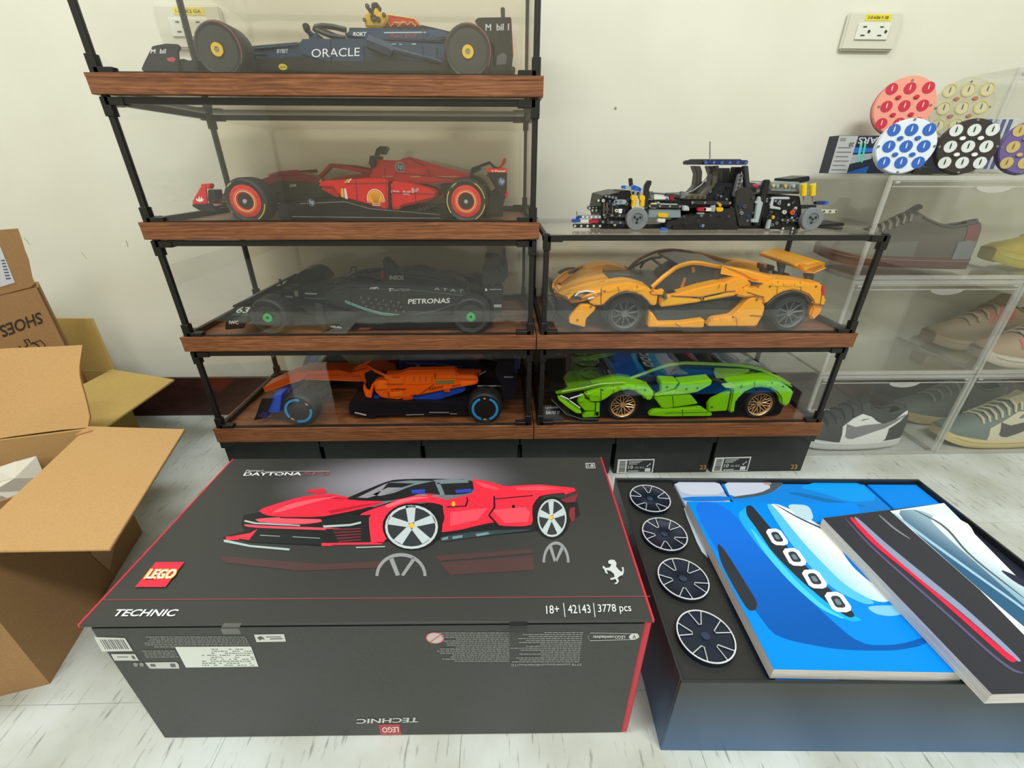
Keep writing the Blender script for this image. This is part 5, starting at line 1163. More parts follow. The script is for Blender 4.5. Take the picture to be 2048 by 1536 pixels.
c.tubes('panel_seam', '#7c2d06', 0.0006, [(768, 768, .7945), (806, 768, .7945)], [(776, 782, .7945), (778, 796, .7945)], [(837, 790, .7945), (868, 768, .7945)], [(912, 757, .7945), (955, 758, .7945)], [(870, 746, .7945), (870, 758, .7945)])
c.slab('orange_tile', '#f97018', 0.7945, 0.004, [(756, 763), (775, 762), (775, 778), (752, 780)], [(780, 786), (806, 783), (806, 792), (782, 795)], [(921, 764), (952, 763), (950, 768), (921, 774)], bev=0.0008)
c.tubes('cover_highlight', '#3c4a92', 0.0016, [(812, 727, YC-.0265), (862, 727, YC-.0265), (925, 734, YC-.0265)])
c.word('OKX', (832, 735), (840, 735), (832, 729), YC-0.0272, '#98a0c8'); c.word('CRYPTO', (864, 735), (876, 736), (864, 732), YC-0.0272, '#8890b8')
c.centre('nose_panel', '#d24c0a', 0.0245, [(612, 747), (672, 745), (720, 749), (722, 756), (672, 753), (612, 753)], bev=0.0006)
# ------------------------------------------------------------ yellow sports car
def xz(px, Y): return at(px[0], px[1], 'y', Y)
def spokes_wheel(c, cpx, r, col, n, kind, zs, rough=0.35, metal=0.0, tyrecol='#222323', w=0.04):
    c0 = at(*cpx, 'y', c.Yn)
    for side in (0, 1):
        y = c.Yn if side == 0 else 2*c.Yc-c.Yn; sg = 1 if side == 0 else -1
        o = Vector((c0.x, y, zs+0.0006+r)); ax = (0, sg, 0); n_ = Vector((0, -sg, 0))
        prof = [(r*0.74, 0.012), (r*0.76, 0.0015), (r*0.90, 0.0), (r*0.965, 0.003), (r, 0.007), (r, w-0.006), (r*0.95, w-0.001), (r*0.75, w), (r*0.74, 0.012)]
        ty = MB().lathe(o, ax, prof, 40, False).build('wheel', M(tyrecol, 0.55), c.t)
        m_ = M(col, rough, metal)
        MB().lathe(o, ax, [(r*0.755, 0.0), (r*0.755, 0.012), (r*0.69, 0.012), (r*0.70, 0.0015), (r*0.755, 0.0)], 36, False).build('rim', m_, ty, smooth=50)
        MB().lathe(o, ax, [(r*0.73, 0.020), (0.0001, 0.020)], 24, False).build('brake_plate', M('#141414', 0.6), ty)
        for k in range(n):
            a = 2*PI*k/n+0.2
            def P(rr, an, dy): return o+(EX*math.cos(an)+EZ*math.sin(an))*r*rr+Vector((0, sg*dy, 0))
            if kind == 'y':
                for d_ in (-0.22, 0.22): MB().tube([P(0.12, a, 0.007), P(0.36, a+d_*0.25, 0.0055), P(0.71, a+d_, 0.0035)], r*0.028, 5).build('spoke', m_, ty)
            else:
                MB().tube([P(0.12, a, 0.006), P(0.45, a+0.03, 0.005), P(0.71, a, 0.0035)], r*0.036, 5).build('spoke', m_, ty)
        MB().lathe(o, ax, [(r*0.17, 0.0085), (r*0.16, 0.003), (0.0001, 0.003)], 14, False).build('hub', m_, ty)
        if kind == 's':
            MB().obox(o+Vector((r*0.2, sg*0.013, -r*0.35)), EX*r*0.22, Vector((0, sg*0.004, 0)), EZ*r*0.75).build('caliper', M('#d09a2a', 0.4), ty)
c = Car('sports_car', 'yellow orange toy sports car with high rear wing, in the upper right glass case', (1380, 620), ZS['C'][1], Yc=0.87)
c.Yn = 0.770
YS = 0.764; zs = c.zs
YE, YE2, YEL = '#ffae06', '#fb9d06', '#ffb914'
c.Yc = 0.870
def holes(par, Y, pts, r_=0.0022, col='#8a5606'):
    m_ = MB()
    for x, y in pts: m_.lathe(at(x, y, 'y', Y), (0, -1, 0), [(r_, 0), (r_, 0.0004), (r_*0.5, 0.0004), (0.0001, 0.0001)], 10, False)
    return m_.build('pin_holes', M(col, 0.5), par)
c.centre('chassis', '#2a2b2b', 0.088, [(1150, 630), (1205, 612), (1215, 650), (1290, 655), (1300, 600), (1530, 605), (1545, 650), (1600, 652), (1622, 620), (1630, 612), (1630, 590), (1500, 570), (1300, 590), (1210, 590), (1160, 610)], bev=0.002)
for g0 in ((1251, 627), (1581, 629)):
    pass
ar1 = [(1295, 602), (1283, 591), (1267, 585), (1252, 583), (1236, 587), (1221, 596), (1205, 611)]
c.slab('front_fender', YE, YS, 0.05, [(1202, 578), (1228, 570), (1257, 566), (1275, 569), (1299, 576), (1307, 585), (1316, 590), (1313, 611), (1302, 611)]+ar1+[(1189, 611), (1178, 606), (1180, 602), (1202, 590)], mir=True, bev=0.003)
c.slab('front_fin', YE, YS+0.002, 0.012, [(1139, 635), (1161, 610), (1178, 609), (1192, 615), (1189, 621), (1172, 638), (1170, 655), (1139, 647)], mir=True, bev=0.0015)
bt = [(1202, 577, .766), (1165, 588, .769), (1138, 593, .785), (1118, 590, .815), (1108, 584, .85), (1109, 580, .87)]
bb = [(1202, 591, .766), (1165, 603, .769), (1142, 607, .785), (1121, 603, .815), (1112, 598, .85), (1112, 592, .87)]
bg = MB().sheet([[at(x, y, 'y', Y) for x, y, Y in bt], [at(x, y, 'y', Y-.004) for x, y, Y in [((a[0]+b2[0])/2-1, (a[1]+b2[1])/2, a[2]) for a, b2 in zip(bt, bb)]], [at(x, y, 'y', Y) for x, y, Y in bb]], (0.004, 0.006, 0))
bg.build('bumper', M(YE, 0.35, spec=0.3), c.t); bg.mirror(c.Yc).build('bumper', M(YE, 0.35, spec=0.3), c.t)
c.centre('nose', YE, 0.02, [(1110, 586), (1114, 579), (1128, 579), (1132, 590), (1128, 598), (1114, 598)], bev=0.003)
lamp = c.slab('headlamp', '#3c3d3c', YS+0.0025, 0.006, [(1141, 596), (1150, 588), (1165, 583), (1182, 582), (1194, 585), (1194, 591), (1178, 598), (1160, 601)], mir=True, bev=0.001)
c.tubes('headlamp_line', '#e9eae6', 0.0017, [(1150, 592, YS+.001), (1158, 585, YS+.001), (1172, 582, YS+.001), (1188, 584, YS+.001)], [(1176, 598, YS+.001), (1188, 595, YS+.001), (1192, 590, YS+.001), (1188, 585, YS+.001)])
c.slab('headlamp_cover', '#b5834e', YS+0.001, 0.002, [(1152, 592), (1162, 587), (1172, 590), (1164, 595)], bev=0.0004)
c.slab('grille', '#20222b', YS+0.012, 0.03, [(1115, 600), (1142, 609), (1152, 622), (1136, 640), (1118, 630)], mir=True)
hood = MB().sheetpx([(YS+.006, [(1136, 594), (1150, 588), (1170, 582), (1202, 577), (1228, 571)]), (0.80, [(1122, 589), (1142, 580), (1166, 571), (1195, 565), (1222, 561)]),
                     (0.835, [(1113, 584), (1135, 574), (1160, 564), (1185, 556), (1210, 550)]), (0.87, [(1111, 578), (1131, 571), (1155, 559), (1180, 550), (1205, 545)]),
                     (0.915, [(1117, 573), (1130, 566), (1152, 551), (1174, 541), (1205, 538)]), (0.965, [(1127, 568), (1138, 556), (1155, 541), (1175, 531), (1218, 530)])], (0, 0, -0.004))
hood.build('bonnet', M(YE, 0.35, spec=0.3), c.t)
c.tubes('bonnet_crease', '#8e5c0c', 0.0011, [(1132, 572, .868), (1155, 560.5, .868), (1180, 551, .868), (1203, 546, .868)], [(1136, 583, .80), (1165, 573, .80), (1210, 562, .80)], [(1128, 590, YS-.0006), (1140, 586.5, YS-.0006)])
c.tubes('bonnet_edge', '#c98309', 0.0016, [(1204, 546, .868), (1214, 556, .835), (1225, 566, .80)])
c.tubes('far_headlamp', '#dfe0dc', 0.0016, [(1133, 560, .97), (1143, 548, .97), (1156, 538, .97)])
MB().sheetpx([(0.80, [(1222, 562), (1262, 568), (1305, 575)]), (0.87, [(1206, 546), (1260, 549), (1318, 556)]), (0.94, [(1218, 540), (1256, 539), (1340, 541)])], (0, 0, -0.004)).build('scuttle', M('#2e302e', 0.35), c.t)
for k in range(5): c.tubes('wiper', '#4b4e4b', 0.0013, [(1222+14*k, 549+2.5*k, .86), (1262+10*k, 551+3*k, .86)])
YP, YQ = 0.80, 0.94
near = [(1304, 574), (1314, 565), (1326, 554), (1338, 545), (1350, 536), (1361, 531), (1377, 526.5), (1389, 525.5), (1402, 526.5), (1426, 531), (1443, 534)]
c.tubes('roof_rail', YE, 0.0042, [(x, y, YP) for x, y in near])
far = [(1257, 538), (1267, 527), (1280, 518), (1291, 512), (1303, 506.5), (1314, 503), (1328, 500.5), (1342, 499.5), (1361, 501), (1382, 505), (1402, 507), (1416, 513), (1430, 520)]
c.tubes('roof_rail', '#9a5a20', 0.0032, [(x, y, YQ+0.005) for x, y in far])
MB().sheetpx([(YP, [(1361, 530), (1380, 526), (1402, 526), (1426, 530), (1446, 535), (1500, 548)]), (0.87, [(1336, 516), (1362, 511), (1395, 513), (1425, 521), (1452, 529), (1515, 546)]), (YQ, [(1316, 505), (1345, 501), (1381, 505), (1402, 507), (1430, 520), (1500, 540)])], (0, 0, -0.004)).build('roof', M('#353430', 0.3), c.t)
c.tubes('windscreen_pillar', '#272724', 0.0028, [(1258, 538, YQ), (1284, 524, YQ), (1305, 516, .91), (1322, 514, .87)], [(1303, 516, .92), (1318, 528, .88), (1331, 540, .84)], [(1280, 536, .94), (1288, 524, .94), (1300, 517, .93)])
c.slab('cabin_interior', '#2e2d2a', 0.83, 0.09, [(1325, 582), (1340, 556), (1365, 540), (1400, 534), (1440, 540), (1500, 560), (1490, 590), (1330, 592)], bev=0.001)
c.slab('side_window', '#3f413e', YP+0.001, 0.002, [(1308, 577), (1326, 556), (1350, 538), (1377, 528), (1402, 528), (1443, 536), (1489, 552), (1453, 562), (1360, 586), (1320, 590)], bev=0)
for p in ([(1383, 534), (1389, 534), (1391, 543), (1384, 546)], [(1360, 575), (1368, 555), (1373, 556), (1366, 577)], [(1388, 575), (1395, 563), (1401, 572), (1398, 577)]): c.slab('seat_part', '#a5713f', YP-0.0004, 0.001, p, bev=0)
MB().px([(1425, 565), (1430, 540), (1446, 537), (1452, 560)], YP-0.0004, 0.001).build('seat', M('#4c504e', 0.5), c.t)
c.slab('door', YE, YS+0.008, 0.03, [(1328, 590), (1342, 591), (1360, 587), (1400, 575), (1440, 566), (1453, 566), (1460, 561), (1484, 553), (1501, 561), (1499, 571), (1487, 576), (1473, 592), (1405, 603), (1360, 611), (1322, 615), (1319, 592)], mir=True, bev=0.003)
c.slab('door_panel', YEL, YS+0.0055, 0.01, [(1319, 594), (1342, 593), (1400, 595), (1405, 601), (1400, 605), (1360, 610), (1321, 615)], [(1406, 594), (1454, 584), (1471, 583), (1473, 591), (1406, 603)], mir=True, bev=0.0025)
c.tubes('door_gap', '#6b4207', 0.0009, [(1342, 591.5, YS+.007), (1400, 594, YS+.006), (1453, 583, YS+.006), (1471, 582, YS+.006)], [(1400, 594, YS+.005), (1405, 603, YS+.005)], [(1453, 567, YS+.007), (1451, 583, YS+.006)])
c.slab('mirror', '#595b57', YS-0.001, 0.01, [(1328, 583), (1332, 583), (1336, 598), (1332, 600), (1328, 597)], mir=True)
c.slab('mirror_base', YE, YS+0.002, 0.012, [(1306, 577), (1316, 583), (1328, 579), (1328, 590), (1316, 590), (1308, 586)], mir=True, bev=0.001)
ar2 = [(1624, 601), (1616, 591), (1601, 584), (1584, 581), (1567, 585), (1551, 593), (1534, 608)]
c.slab('rear_fender', YE, YS, 0.055, [(1474, 593), (1488, 576), (1516, 570), (1528, 565), (1556, 560), (1584, 561), (1609, 564), (1629, 568), (1647, 567), (1644, 586), (1647, 590), (1654, 596), (1654, 605), (1647, 613), (1627, 610)]+ar2+[(1526, 610), (1524, 596), (1511, 594), (1490, 596)], mir=True, bev=0.004)
c.slab('side_skirt', YE, YS+0.001, 0.03, [(1498, 598), (1511, 594), (1524, 598), (1526, 609), (1531, 612), (1526, 631), (1513, 653), (1416, 653), (1426, 638), (1465, 632), (1480, 618)], mir=True, bev=0.002)
c.slab('sill', YE, YS+0.003, 0.03, [(1296, 655), (1299, 624), (1306, 626), (1318, 646), (1362, 645), (1410, 639), (1408, 656)], mir=True, bev=0.002)
c.slab('side_intake', '#303532', YS+0.018, 0.03, [(1320, 616), (1360, 612), (1473, 594), (1500, 597), (1480, 618), (1465, 632), (1426, 640), (1330, 646), (1318, 646), (1306, 625)], mir=True, bev=0.001)
c.slab('intake_vent', '#3a3b38', YS-0.0005, 0.003, [(1502, 563), (1528, 567), (1502, 572)], bev=0.0005)
c.slab('rear_bumper', YE2, YS+0.001, 0.05, [(1626, 611), (1648, 613), (1641, 628), (1627, 642), (1619, 633), (1624, 619)], mir=True, bev=0.003)
c.centre('tail', '#2b2a28', 0.07, [(1600, 575), (1636, 572), (1640, 600), (1628, 625), (1608, 620)], bev=0.003)
c.slab('tail_lamp', '#cf3048', YS+0.001, 0.012, [(1645, 572), (1651, 574), (1651, 590), (1645, 590)], mir=True, bev=0.001)
MB().sheetpx([(0.785, [(1444, 532), (1490, 541), (1530, 555), (1560, 561)]), (0.815, [(1452, 531), (1495, 538), (1540, 548), (1565, 555)])], (0, 0, -0.014)).build('buttress', M(YE, 0.35, spec=0.3), c.t)
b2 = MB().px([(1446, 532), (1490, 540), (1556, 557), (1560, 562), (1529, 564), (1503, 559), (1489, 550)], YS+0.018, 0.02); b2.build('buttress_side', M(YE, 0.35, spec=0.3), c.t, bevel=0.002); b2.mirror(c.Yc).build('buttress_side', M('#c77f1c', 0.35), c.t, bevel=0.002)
MB().sheetpx([(0.80, [(1500, 548), (1560, 562), (1625, 568)]), (0.94, [(1484, 536), (1526, 544), (1566, 551)])], (0, 0, -0.004)).build('engine_cover', M('#4a4036', 0.45), c.t)
for i, (x, y, col) in enumerate(((1530, 540, '#5a4a40'), (1540, 545, '#c9c2b8'), (1552, 548, '#3e3a38'), (1562, 550, '#55575a'), (1575, 552, '#8a5a3a'), (1525, 533, '#a0522a'), (1545, 536, '#4a3a34'))):
    c.slab('engine_part', col, 0.86+0.01*(i % 3), 0.012, [(x-5, y-6), (x+5, y-4), (x+4, y+7), (x-6, y+5)], bev=0.001)
c.slab('wing_strut', '#55524b', 0.80, 0.008, [(1610, 548), (1630, 548), (1626, 566), (1616, 566)], mir=False, bev=0.001)
c.slab('wing_strut', '#55524b', 0.93, 0.008, [(1556, 522), (1570, 524), (1568, 548), (1560, 548)], mir=False, bev=0.001)
wsec = [(1609, 543), (1626, 545), (1650, 535), (1652, 525), (1640, 527), (1622, 533), (1610, 536)]
ww = MB().prism([at(x, y, 'y', 0.792) for x, y in wsec], (0, 0.158, 0.0)); ww.build('rear_wing', M(YE, 0.35, spec=0.3), c.t, bevel=0.0015)
wl_ = MB().prism([at(x, y, 'y', 0.7915) for x, y in ((1613, 539), (1628, 541), (1646, 532), (1640, 531), (1622, 536))], (0, -0.0008, 0)).build('wing_end', M('#b8740c', 0.4), c.t)
c.tubes('wing_slot', '#8a560c', 0.0014, [(1622, 533, .795), (1588, 521, .86), (1560, 508, .945)])
c.tubes('panel_seam', '#9a6408', 0.0006, [(1236, 573, YS-.0003), (1238, 586, YS-.0003)], [(1275, 570, YS-.0003), (1272, 586, YS-.0003)], [(1556, 562, YS-.0003), (1553, 592, YS-.0003)], [(1600, 563, YS-.0003), (1603, 583, YS-.0003)], [(1440, 568, YS+.006), (1437, 577, YS+.005)], [(1472, 634, YS+.0004), (1475, 652, YS+.0004)], [(1350, 646, YS+.0024), (1362, 654, YS+.0024)], [(1113, 598, .85), (1128, 588, .82)])
for k in range(4):
    x = 1440+14*k; c.slab('panel_tile', [YE, YEL, YE2, YE][k], YS+0.0005, 0.004, [(x, 636+0.2*k), (x+12, 635), (x+12, 644), (x, 645)], bev=0.0007)
for k in range(3):
    x = 1545+22*k; c.slab('fender_tile', [YEL, YE, YEL][k], YS-0.0012, 0.003, [(x, 566), (x+19, 566+k), (x+19, 573+k), (x, 573)], bev=0.0008)
for k in range(3):
    x = 1212+26*k; c.slab('fender_tile', [YEL, YE, YEL][k], YS-0.0012, 0.003, [(x, 579-2*(k > 0)), (x+22, 574+(k > 1)*2), (x+22, 580+(k > 1)*2), (x+2, 585-2*(k > 0))], bev=0.0008)
c.tubes('wing_edge', '#d88a08', 0.0016, [(1612, 544, .790), (1627, 546, .790), (1650, 536, .790)])
c.slab('wing_lug', YE, 0.80, 0.008, [(1600, 530), (1612, 527), (1614, 536), (1603, 539)], bev=0.001)
c.tubes('wheel_arch_edge', '#2a2b2b', 0.0012, [(x, y+1.5, YS+.001) for x, y in ar1], [(x, y+1.5, YS+.001) for x, y in ar2])
holes(c.t, YS-0.0002, [(1209, 583), (1301, 584), (1182, 613), (1155, 640), (1516, 573), (1540, 573), (1632, 573), (1514, 599), (1466, 634)])
spokes_wheel(c, (1251, 627), 0.0345, '#626465', 10, 's', zs); spokes_wheel(c, (1581, 629), 0.0345, '#626465', 10, 's', zs)
c.tubes('body_gap', '#7c4f08', 0.0008, [(1202, 578, YS-.0003), (1202, 608, YS-.0003)], [(1301, 588, YS-.0003), (1314, 590, YS-.0003)], [(1494, 584, YS-.0003), (1526, 594, YS-.0003)], [(1627, 610, YS-.0003), (1648, 611, YS-.0003)], [(1500, 631, YS+.0004), (1523, 632, YS+.0004)], [(1644, 586, YS-.0003), (1640, 611, YS-.0003)])

# plaque stand in front of the yellow car and name plate beside the green one
for (nm, lab, pts, Y, zs_) in (('plaque_stand', 'small black wireframe plaque stand at the left end beside the yellow toy car', [(1091, 592), (1117, 622), (1118, 612), (1092, 660)], 0.79, ZS['C'][1]),):
    P = [at(x, y, 'y', Y) for x, y in pts]
    t = thing(nm, lab, 'stand', Vector((sum(p.x for p in P)/4, Y, zs_)))
    MB().px([(1088, 594), (1106, 594), (1118, 616), (1118, 628), (1100, 664), (1090, 664)], Y+0.012, 0.004).map(lambda p: (p.x, p.y, max(p.z, zs_+.0006))).build('back_plate', M('#2b2c2d', 0.35), t)
    MB().tube([at(1116, 616, 'y', Y+.004), at(1118, 622, 'y', Y+.004), at(1096, 660, 'y', Y+.004), at(1090, 658, 'y', Y+.004), at(1113, 617, 'y', Y+.004)], 0.0014, 5, True).build('frame', M('#3c3e3e', 0.3), t)
    MB().tube([at(1098, 596, 'y', Y+.006), at(1106, 612, 'y', Y+.006), at(1108, 624, 'y', Y+.006)], 0.002, 5).build('arm', M('#5a5c5a', 0.3), t)
zsD = ZS['D'][1]
P0, P1_ = at(1087, 816, 'y', 0.775), at(1127, 845, 'y', 0.775)
t = thing('name_plate', 'small black name plate with white lettering at the nose of the green toy car', 'name plate', Vector(((P0.x+P1_.x)/2, 0.78, zsD)))
MB().prism([(P0.x, 0.772, zsD+.0006), (P1_.x, 0.772, zsD+.0006), (P1_.x, 0.788, P0.z), (P0.x, 0.788, P0.z)], (0, 0.004, 0.0004)).build('plate', M('#141416', 0.4), t, bevel=0.0006)
def nplate(a, b2, z0, z1, s):
    f = lambda x, k: Vector((x, 0.772+0.016*k-0.0006, zsD+(P0.z-zsD)*k+0.0004))
    xa, xb = P0.x+(P1_.x-P0.x)*a, P0.x+(P1_.x-P0.x)*b2
    MB().text(s, f(xa, z0), f(xb, z0)-f(xa, z0), f(xa, z1)-f(xa, z0), True).build('lettering', M('#d8d6dc', 0.5), t)
nplate(.12, .82, .72, .92, 'Lamborghini'); nplate(.14, .80, .42, .62, 'SIAN FKP 37')

# ------------------------------------------------------------ green sports car
c = Car('sports_car', 'lime green toy sports car with gold wheels, in the lowest right glass case', (1340, 800), ZS['D'][1], Yc=0.868)
c.Yn = 0.772; YS = 0.766; zs = c.zs; c.Yc = 0.868
GN, GN2, GN3, NB = '#8bd60c', '#80c80b', '#6fae0c', '#111115'
c.centre('chassis', NB, 0.09, [(1160, 832), (1190, 800), (1215, 790), (1270, 780), (1330, 768), (1440, 766), (1480, 780), (1560, 780), (1575, 800), (1560, 830), (1460, 835), (1300, 838), (1290, 846), (1230, 836)], bev=0.002)
a1 = [(1284, 792), (1270, 784), (1256, 781), (1241, 783), (1226, 789), (1212, 799)]
c.slab('front_fender', GN, YS, 0.05, [(1201, 777), (1226, 770), (1248, 767), (1270, 770), (1290, 775), (1307, 781), (1308, 789), (1304, 802), (1291, 801)]+a1+[(1202, 804), (1180, 803), (1178, 793), (1168, 793), (1171, 787)], mir=True, bev=0.004)
c.slab('front_corner', GN2, YS+0.003, 0.03, [(1154, 804), (1162, 796), (1180, 803), (1192, 806), (1190, 822), (1170, 822), (1160, 812)], [(1191, 806), (1200, 805), (1199, 834), (1190, 832)], [(1164, 834), (1172, 825), (1199, 822), (1198, 834), (1168, 836)], mir=True, bev=0.0015)
c.slab('front_lip', '#171a14', YS+0.001, 0.02, [(1101, 781), (1105, 797), (1136, 827), (1163, 837), (1198, 837), (1198, 842), (1160, 842), (1130, 831), (1103, 800), (1098, 782)], mir=True, bev=0.001)
c.slab('lip_panel', GN, YS-0.001, 0.012, [(1115, 794), (1124, 797), (1144, 811), (1164, 825), (1162, 828), (1152, 827), (1136, 816), (1118, 801)], mir=True, bev=0.0015)
c.centre('nose', '#171813', 0.09, [(1101, 780), (1122, 784), (1168, 782), (1170, 800), (1160, 830), (1136, 826), (1106, 797)], bev=0.002)
wt = '#e6e6e8'
c.tubes('lamp_bar', wt, 0.0014, [(1121, 791, YS-.002), (1138, 799, YS-.002)], [(1140, 797, YS-.002), (1166, 789, YS-.002)], [(1139, 801, YS-.002), (1160, 816, YS-.002)])
MB().sheetpx([(YS+.006, [(1112, 784), (1126, 784), (1165, 777), (1200, 770), (1246, 765)]), (0.80, [(1106, 777), (1124, 776), (1160, 768), (1196, 764), (1232, 764)]), (0.84, [(1102, 766), (1121, 758), (1160, 749), (1192, 748), (1216, 763)]),
              (0.88, [(1101, 757), (1120, 746), (1156, 735), (1190, 734), (1208, 748)]), (0.92, [(1102, 749), (1121, 734), (1152, 722), (1188, 720), (1202, 734)]), (0.96, [(1112, 742), (1126, 722), (1152, 708), (1182, 706), (1198, 722)])], (0, 0, -0.004)).build('bonnet', M(GN3, 0.35, spec=0.3), c.t)
c.tubes('bonnet_crease', '#3f6a0c', 0.0010, [(1120, 742, .885), (1150, 736, .885), (1186, 735, .885)], [(1130, 780, .79), (1165, 770, .79), (1200, 766, .79)], [(1122, 727, .945), (1135, 722, .945), (1186, 712, .945)])
c.tubes('fender_edge', '#95c83a', 0.0018, [(1124, 783, YS-.001), (1165, 776, YS-.001), (1200, 768, YS-.001), (1250, 765, YS-.001)])
for x, y, Y in ((1176, 748, .85), (1166, 728, .90)):
    p = at(x, y, 'y', Y); MB().lathe(p, (0, 0, 1), [(0.006, 0), (0.006, 0.0015), (0.0045, 0.0015), (0.0045, 0)], 14, False).build('round_stud', M(GN3, 0.4), c.t)
c.tubes('scuttle', '#22252a', 0.004, [(1190, 704, .95), (1202, 730, .90), (1214, 750, .86), (1228, 764, .82)])
YP, YQ = 0.80, 0.935
MB().sheetpx([(YP, [(1230, 764), (1280, 750), (1322, 735), (1356, 728)]), (0.868, [(1208, 736), (1265, 722), (1310, 708), (1345, 702)]), (YQ, [(1195, 712), (1250, 700), (1300, 690), (1335, 684)])], (0, 0, -0.0025)).build('windscreen', M('#1a2740', 0.12), c.t)
MB().sheetpx([(YP, [(1356, 728), (1410, 729), (1475, 732), (1523, 741), (1575, 770)]), (0.868, [(1345, 703), (1405, 702), (1462, 708), (1508, 722), (1545, 748)]), (YQ, [(1335, 685), (1398, 683), (1450, 689), (1490, 704), (1520, 728)])], (0, 0, -0.003)).build('roof', M('#202c33', 0.15), c.t)
c.tubes('roof_rail', '#8fc640', 0.0034, [(1242, 763, YP), (1262, 756, YP), (1300, 742, YP), (1322, 734, YP), (1340, 729, YP), (1370, 725.5, YP), (1411, 727, YP), (1475, 730, YP), (1500, 733, YP), (1523, 739, YP), (1552, 754, YP), (1578, 770, YP)])
c.tubes('roof_stripe', '#5d7a22', 0.0020, [(1376, 712, .84), (1395, 724, .81)], [(1425, 712, .84), (1445, 727, .81)])
c.slab('side_window', '#14203a', YP+0.001, 0.09, [(1246, 765), (1300, 745), (1330, 735), (1370, 729), (1475, 734), (1500, 745), (1470, 768), (1325, 770)], bev=0)
c.slab('rear_window', '#88b055', YP-0.001, 0.006, [(1430, 736), (1498, 738), (1500, 744), (1460, 757), (1432, 757), (1428, 744)], bev=0.0006)
c.slab('door_top', GN, YS+0.001, 0.03, [(1322, 763), (1358, 765), (1350, 778), (1322, 787)], [(1350, 780), (1359, 767), (1425, 760), (1423, 770), (1394, 785), (1375, 788), (1322, 792), (1308, 796), (1320, 788)], mir=True, bev=0.002)
c.slab('door', GN2, YS+0.003, 0.03, [(1308, 796), (1320, 791), (1376, 790), (1383, 791), (1397, 808), (1330, 818), (1323, 816)], mir=True, bev=0.002)
c.slab('sill', GN2, YS+0.001, 0.03, [(1297, 832), (1304, 823), (1330, 819), (1404, 816), (1413, 822), (1426, 828), (1422, 833), (1330, 834)], mir=True, bev=0.002)
c.slab('side_intake', '#101015', YS+0.012, 0.04, [(1375, 790), (1425, 760), (1455, 768), (1462, 785), (1425, 802), (1417, 826), (1397, 812)], mir=True, bev=0.001)
a2 = [(1552, 785), (1539, 778), (1523, 776), (1507, 778), (1491, 785), (1478, 798)]
c.slab('rear_fender', GN, YS, 0.055, [(1458, 773), (1475, 768), (1491, 765), (1523, 760), (1556, 764), (1572, 771), (1588, 783), (1583, 800), (1580, 808), (1572, 813), (1562, 808), (1560, 795)]+a2+[(1473, 801), (1469, 829), (1456, 823), (1462, 798), (1464, 782)], mir=True, bev=0.004)
c.slab('rear_corner', '#9ad04a', YS+0.001, 0.04, [(1566, 783), (1588, 783), (1580, 806), (1572, 813), (1562, 808)], mir=True, bev=0.002)
c.slab('intake_blade', GN2, YS+0.001, 0.02, [(1425, 800), (1462, 783), (1454, 822), (1417, 824), (1417, 810)], mir=True, bev=0.0015)
c.slab('intake_tip', '#a6d65a', YS-0.001, 0.014, [(1447, 773), (1470, 770), (1474, 778), (1452, 777)], mir=True, bev=0.0015)
c.tubes('rear_louvre', '#7fb63a', 0.0020, [(1433, 768, YP), (1460, 760, YP), (1492, 750, YP), (1520, 746, YP), (1556, 752, YP), (1580, 768, YP)], [(1455, 770, .79), (1480, 762, .79), (1520, 754, .79), (1560, 760, .79), (1583, 773, .79)])
c.centre('tail', '#1a1b1e', 0.08, [(1545, 775), (1575, 772), (1580, 790), (1565, 820), (1550, 822)], bev=0.003)
c.tubes('panel_seam', '#34570a', 0.0006, [(1226, 771, YS-.0003), (1228, 788, YS-.0003)], [(1272, 771, YS-.0003), (1269, 783, YS-.0003)], [(1510, 763, YS-.0003), (1508, 777, YS-.0003)], [(1545, 763, YS-.0003), (1541, 778, YS-.0003)], [(1345, 791, YS+.0024), (1348, 816, YS+.0024)], [(1330, 826, YS+.0004), (1420, 824, YS+.0004)], [(1365, 819, YS+.0004), (1366, 833, YS+.0004)])
for k in range(3):
    x = 1485+24*k; c.slab('fender_tile', ['#96de1c', GN, '#96de1c'][k], YS-0.0012, 0.003, [(x, 769-3*(k == 1)), (x+20, 767-2*(k == 1)), (x+20, 773-2*(k == 1)), (x, 775-3*(k == 1))], bev=0.0008)
for k in range(3):
    x = 1212+24*k; c.slab('fender_tile', ['#96de1c', GN, '#96de1c'][k], YS-0.0012, 0.003, [(x, 776-3*(k > 0)), (x+21, 773+2*(k > 1)), (x+21, 779+2*(k > 1)), (x+2, 783-3*(k > 0))], bev=0.0008)
c.slab('front_step', GN2, YS-0.001, 0.01, [(1179, 793), (1199, 793), (1199, 803), (1180, 803)], [(1156, 798), (1163, 790), (1170, 793), (1168, 803), (1158, 806)], bev=0.001)
c.tubes('lip_line', '#5a5d60', 0.0009, [(1103, 799, YS), (1132, 828, YS), (1163, 838, YS), (1196, 838, YS)])
holes(c.t, YS-0.0002, [(1205, 780), (1290, 780), (1334, 774), (1373, 778), (1395, 776), (1482, 774), (1566, 773), (1424, 814)], 0.0022, '#3f6a0c')
c.tubes('body_gap', '#20300c', 0.0008, [(1304, 802, YS+.001), (1310, 790, YS-.0003)], [(1350, 778, YS+.0004), (1359, 766, YS+.0004)], [(1463, 782, YS-.0003), (1455, 822, YS-.0003)], [(1191, 806, YS+.002), (1190, 831, YS+.002)], [(1202, 777, YS-.0003), (1202, 803, YS-.0003)])
spokes_wheel(c, (1246, 815), 0.0335, '#dcae78', 10, 'y', zs, 0.3, 0.5, '#141416'); spokes_wheel(c, (1520, 812), 0.0335, '#dcae78', 10, 'y', zs, 0.3, 0.5, '#141416')
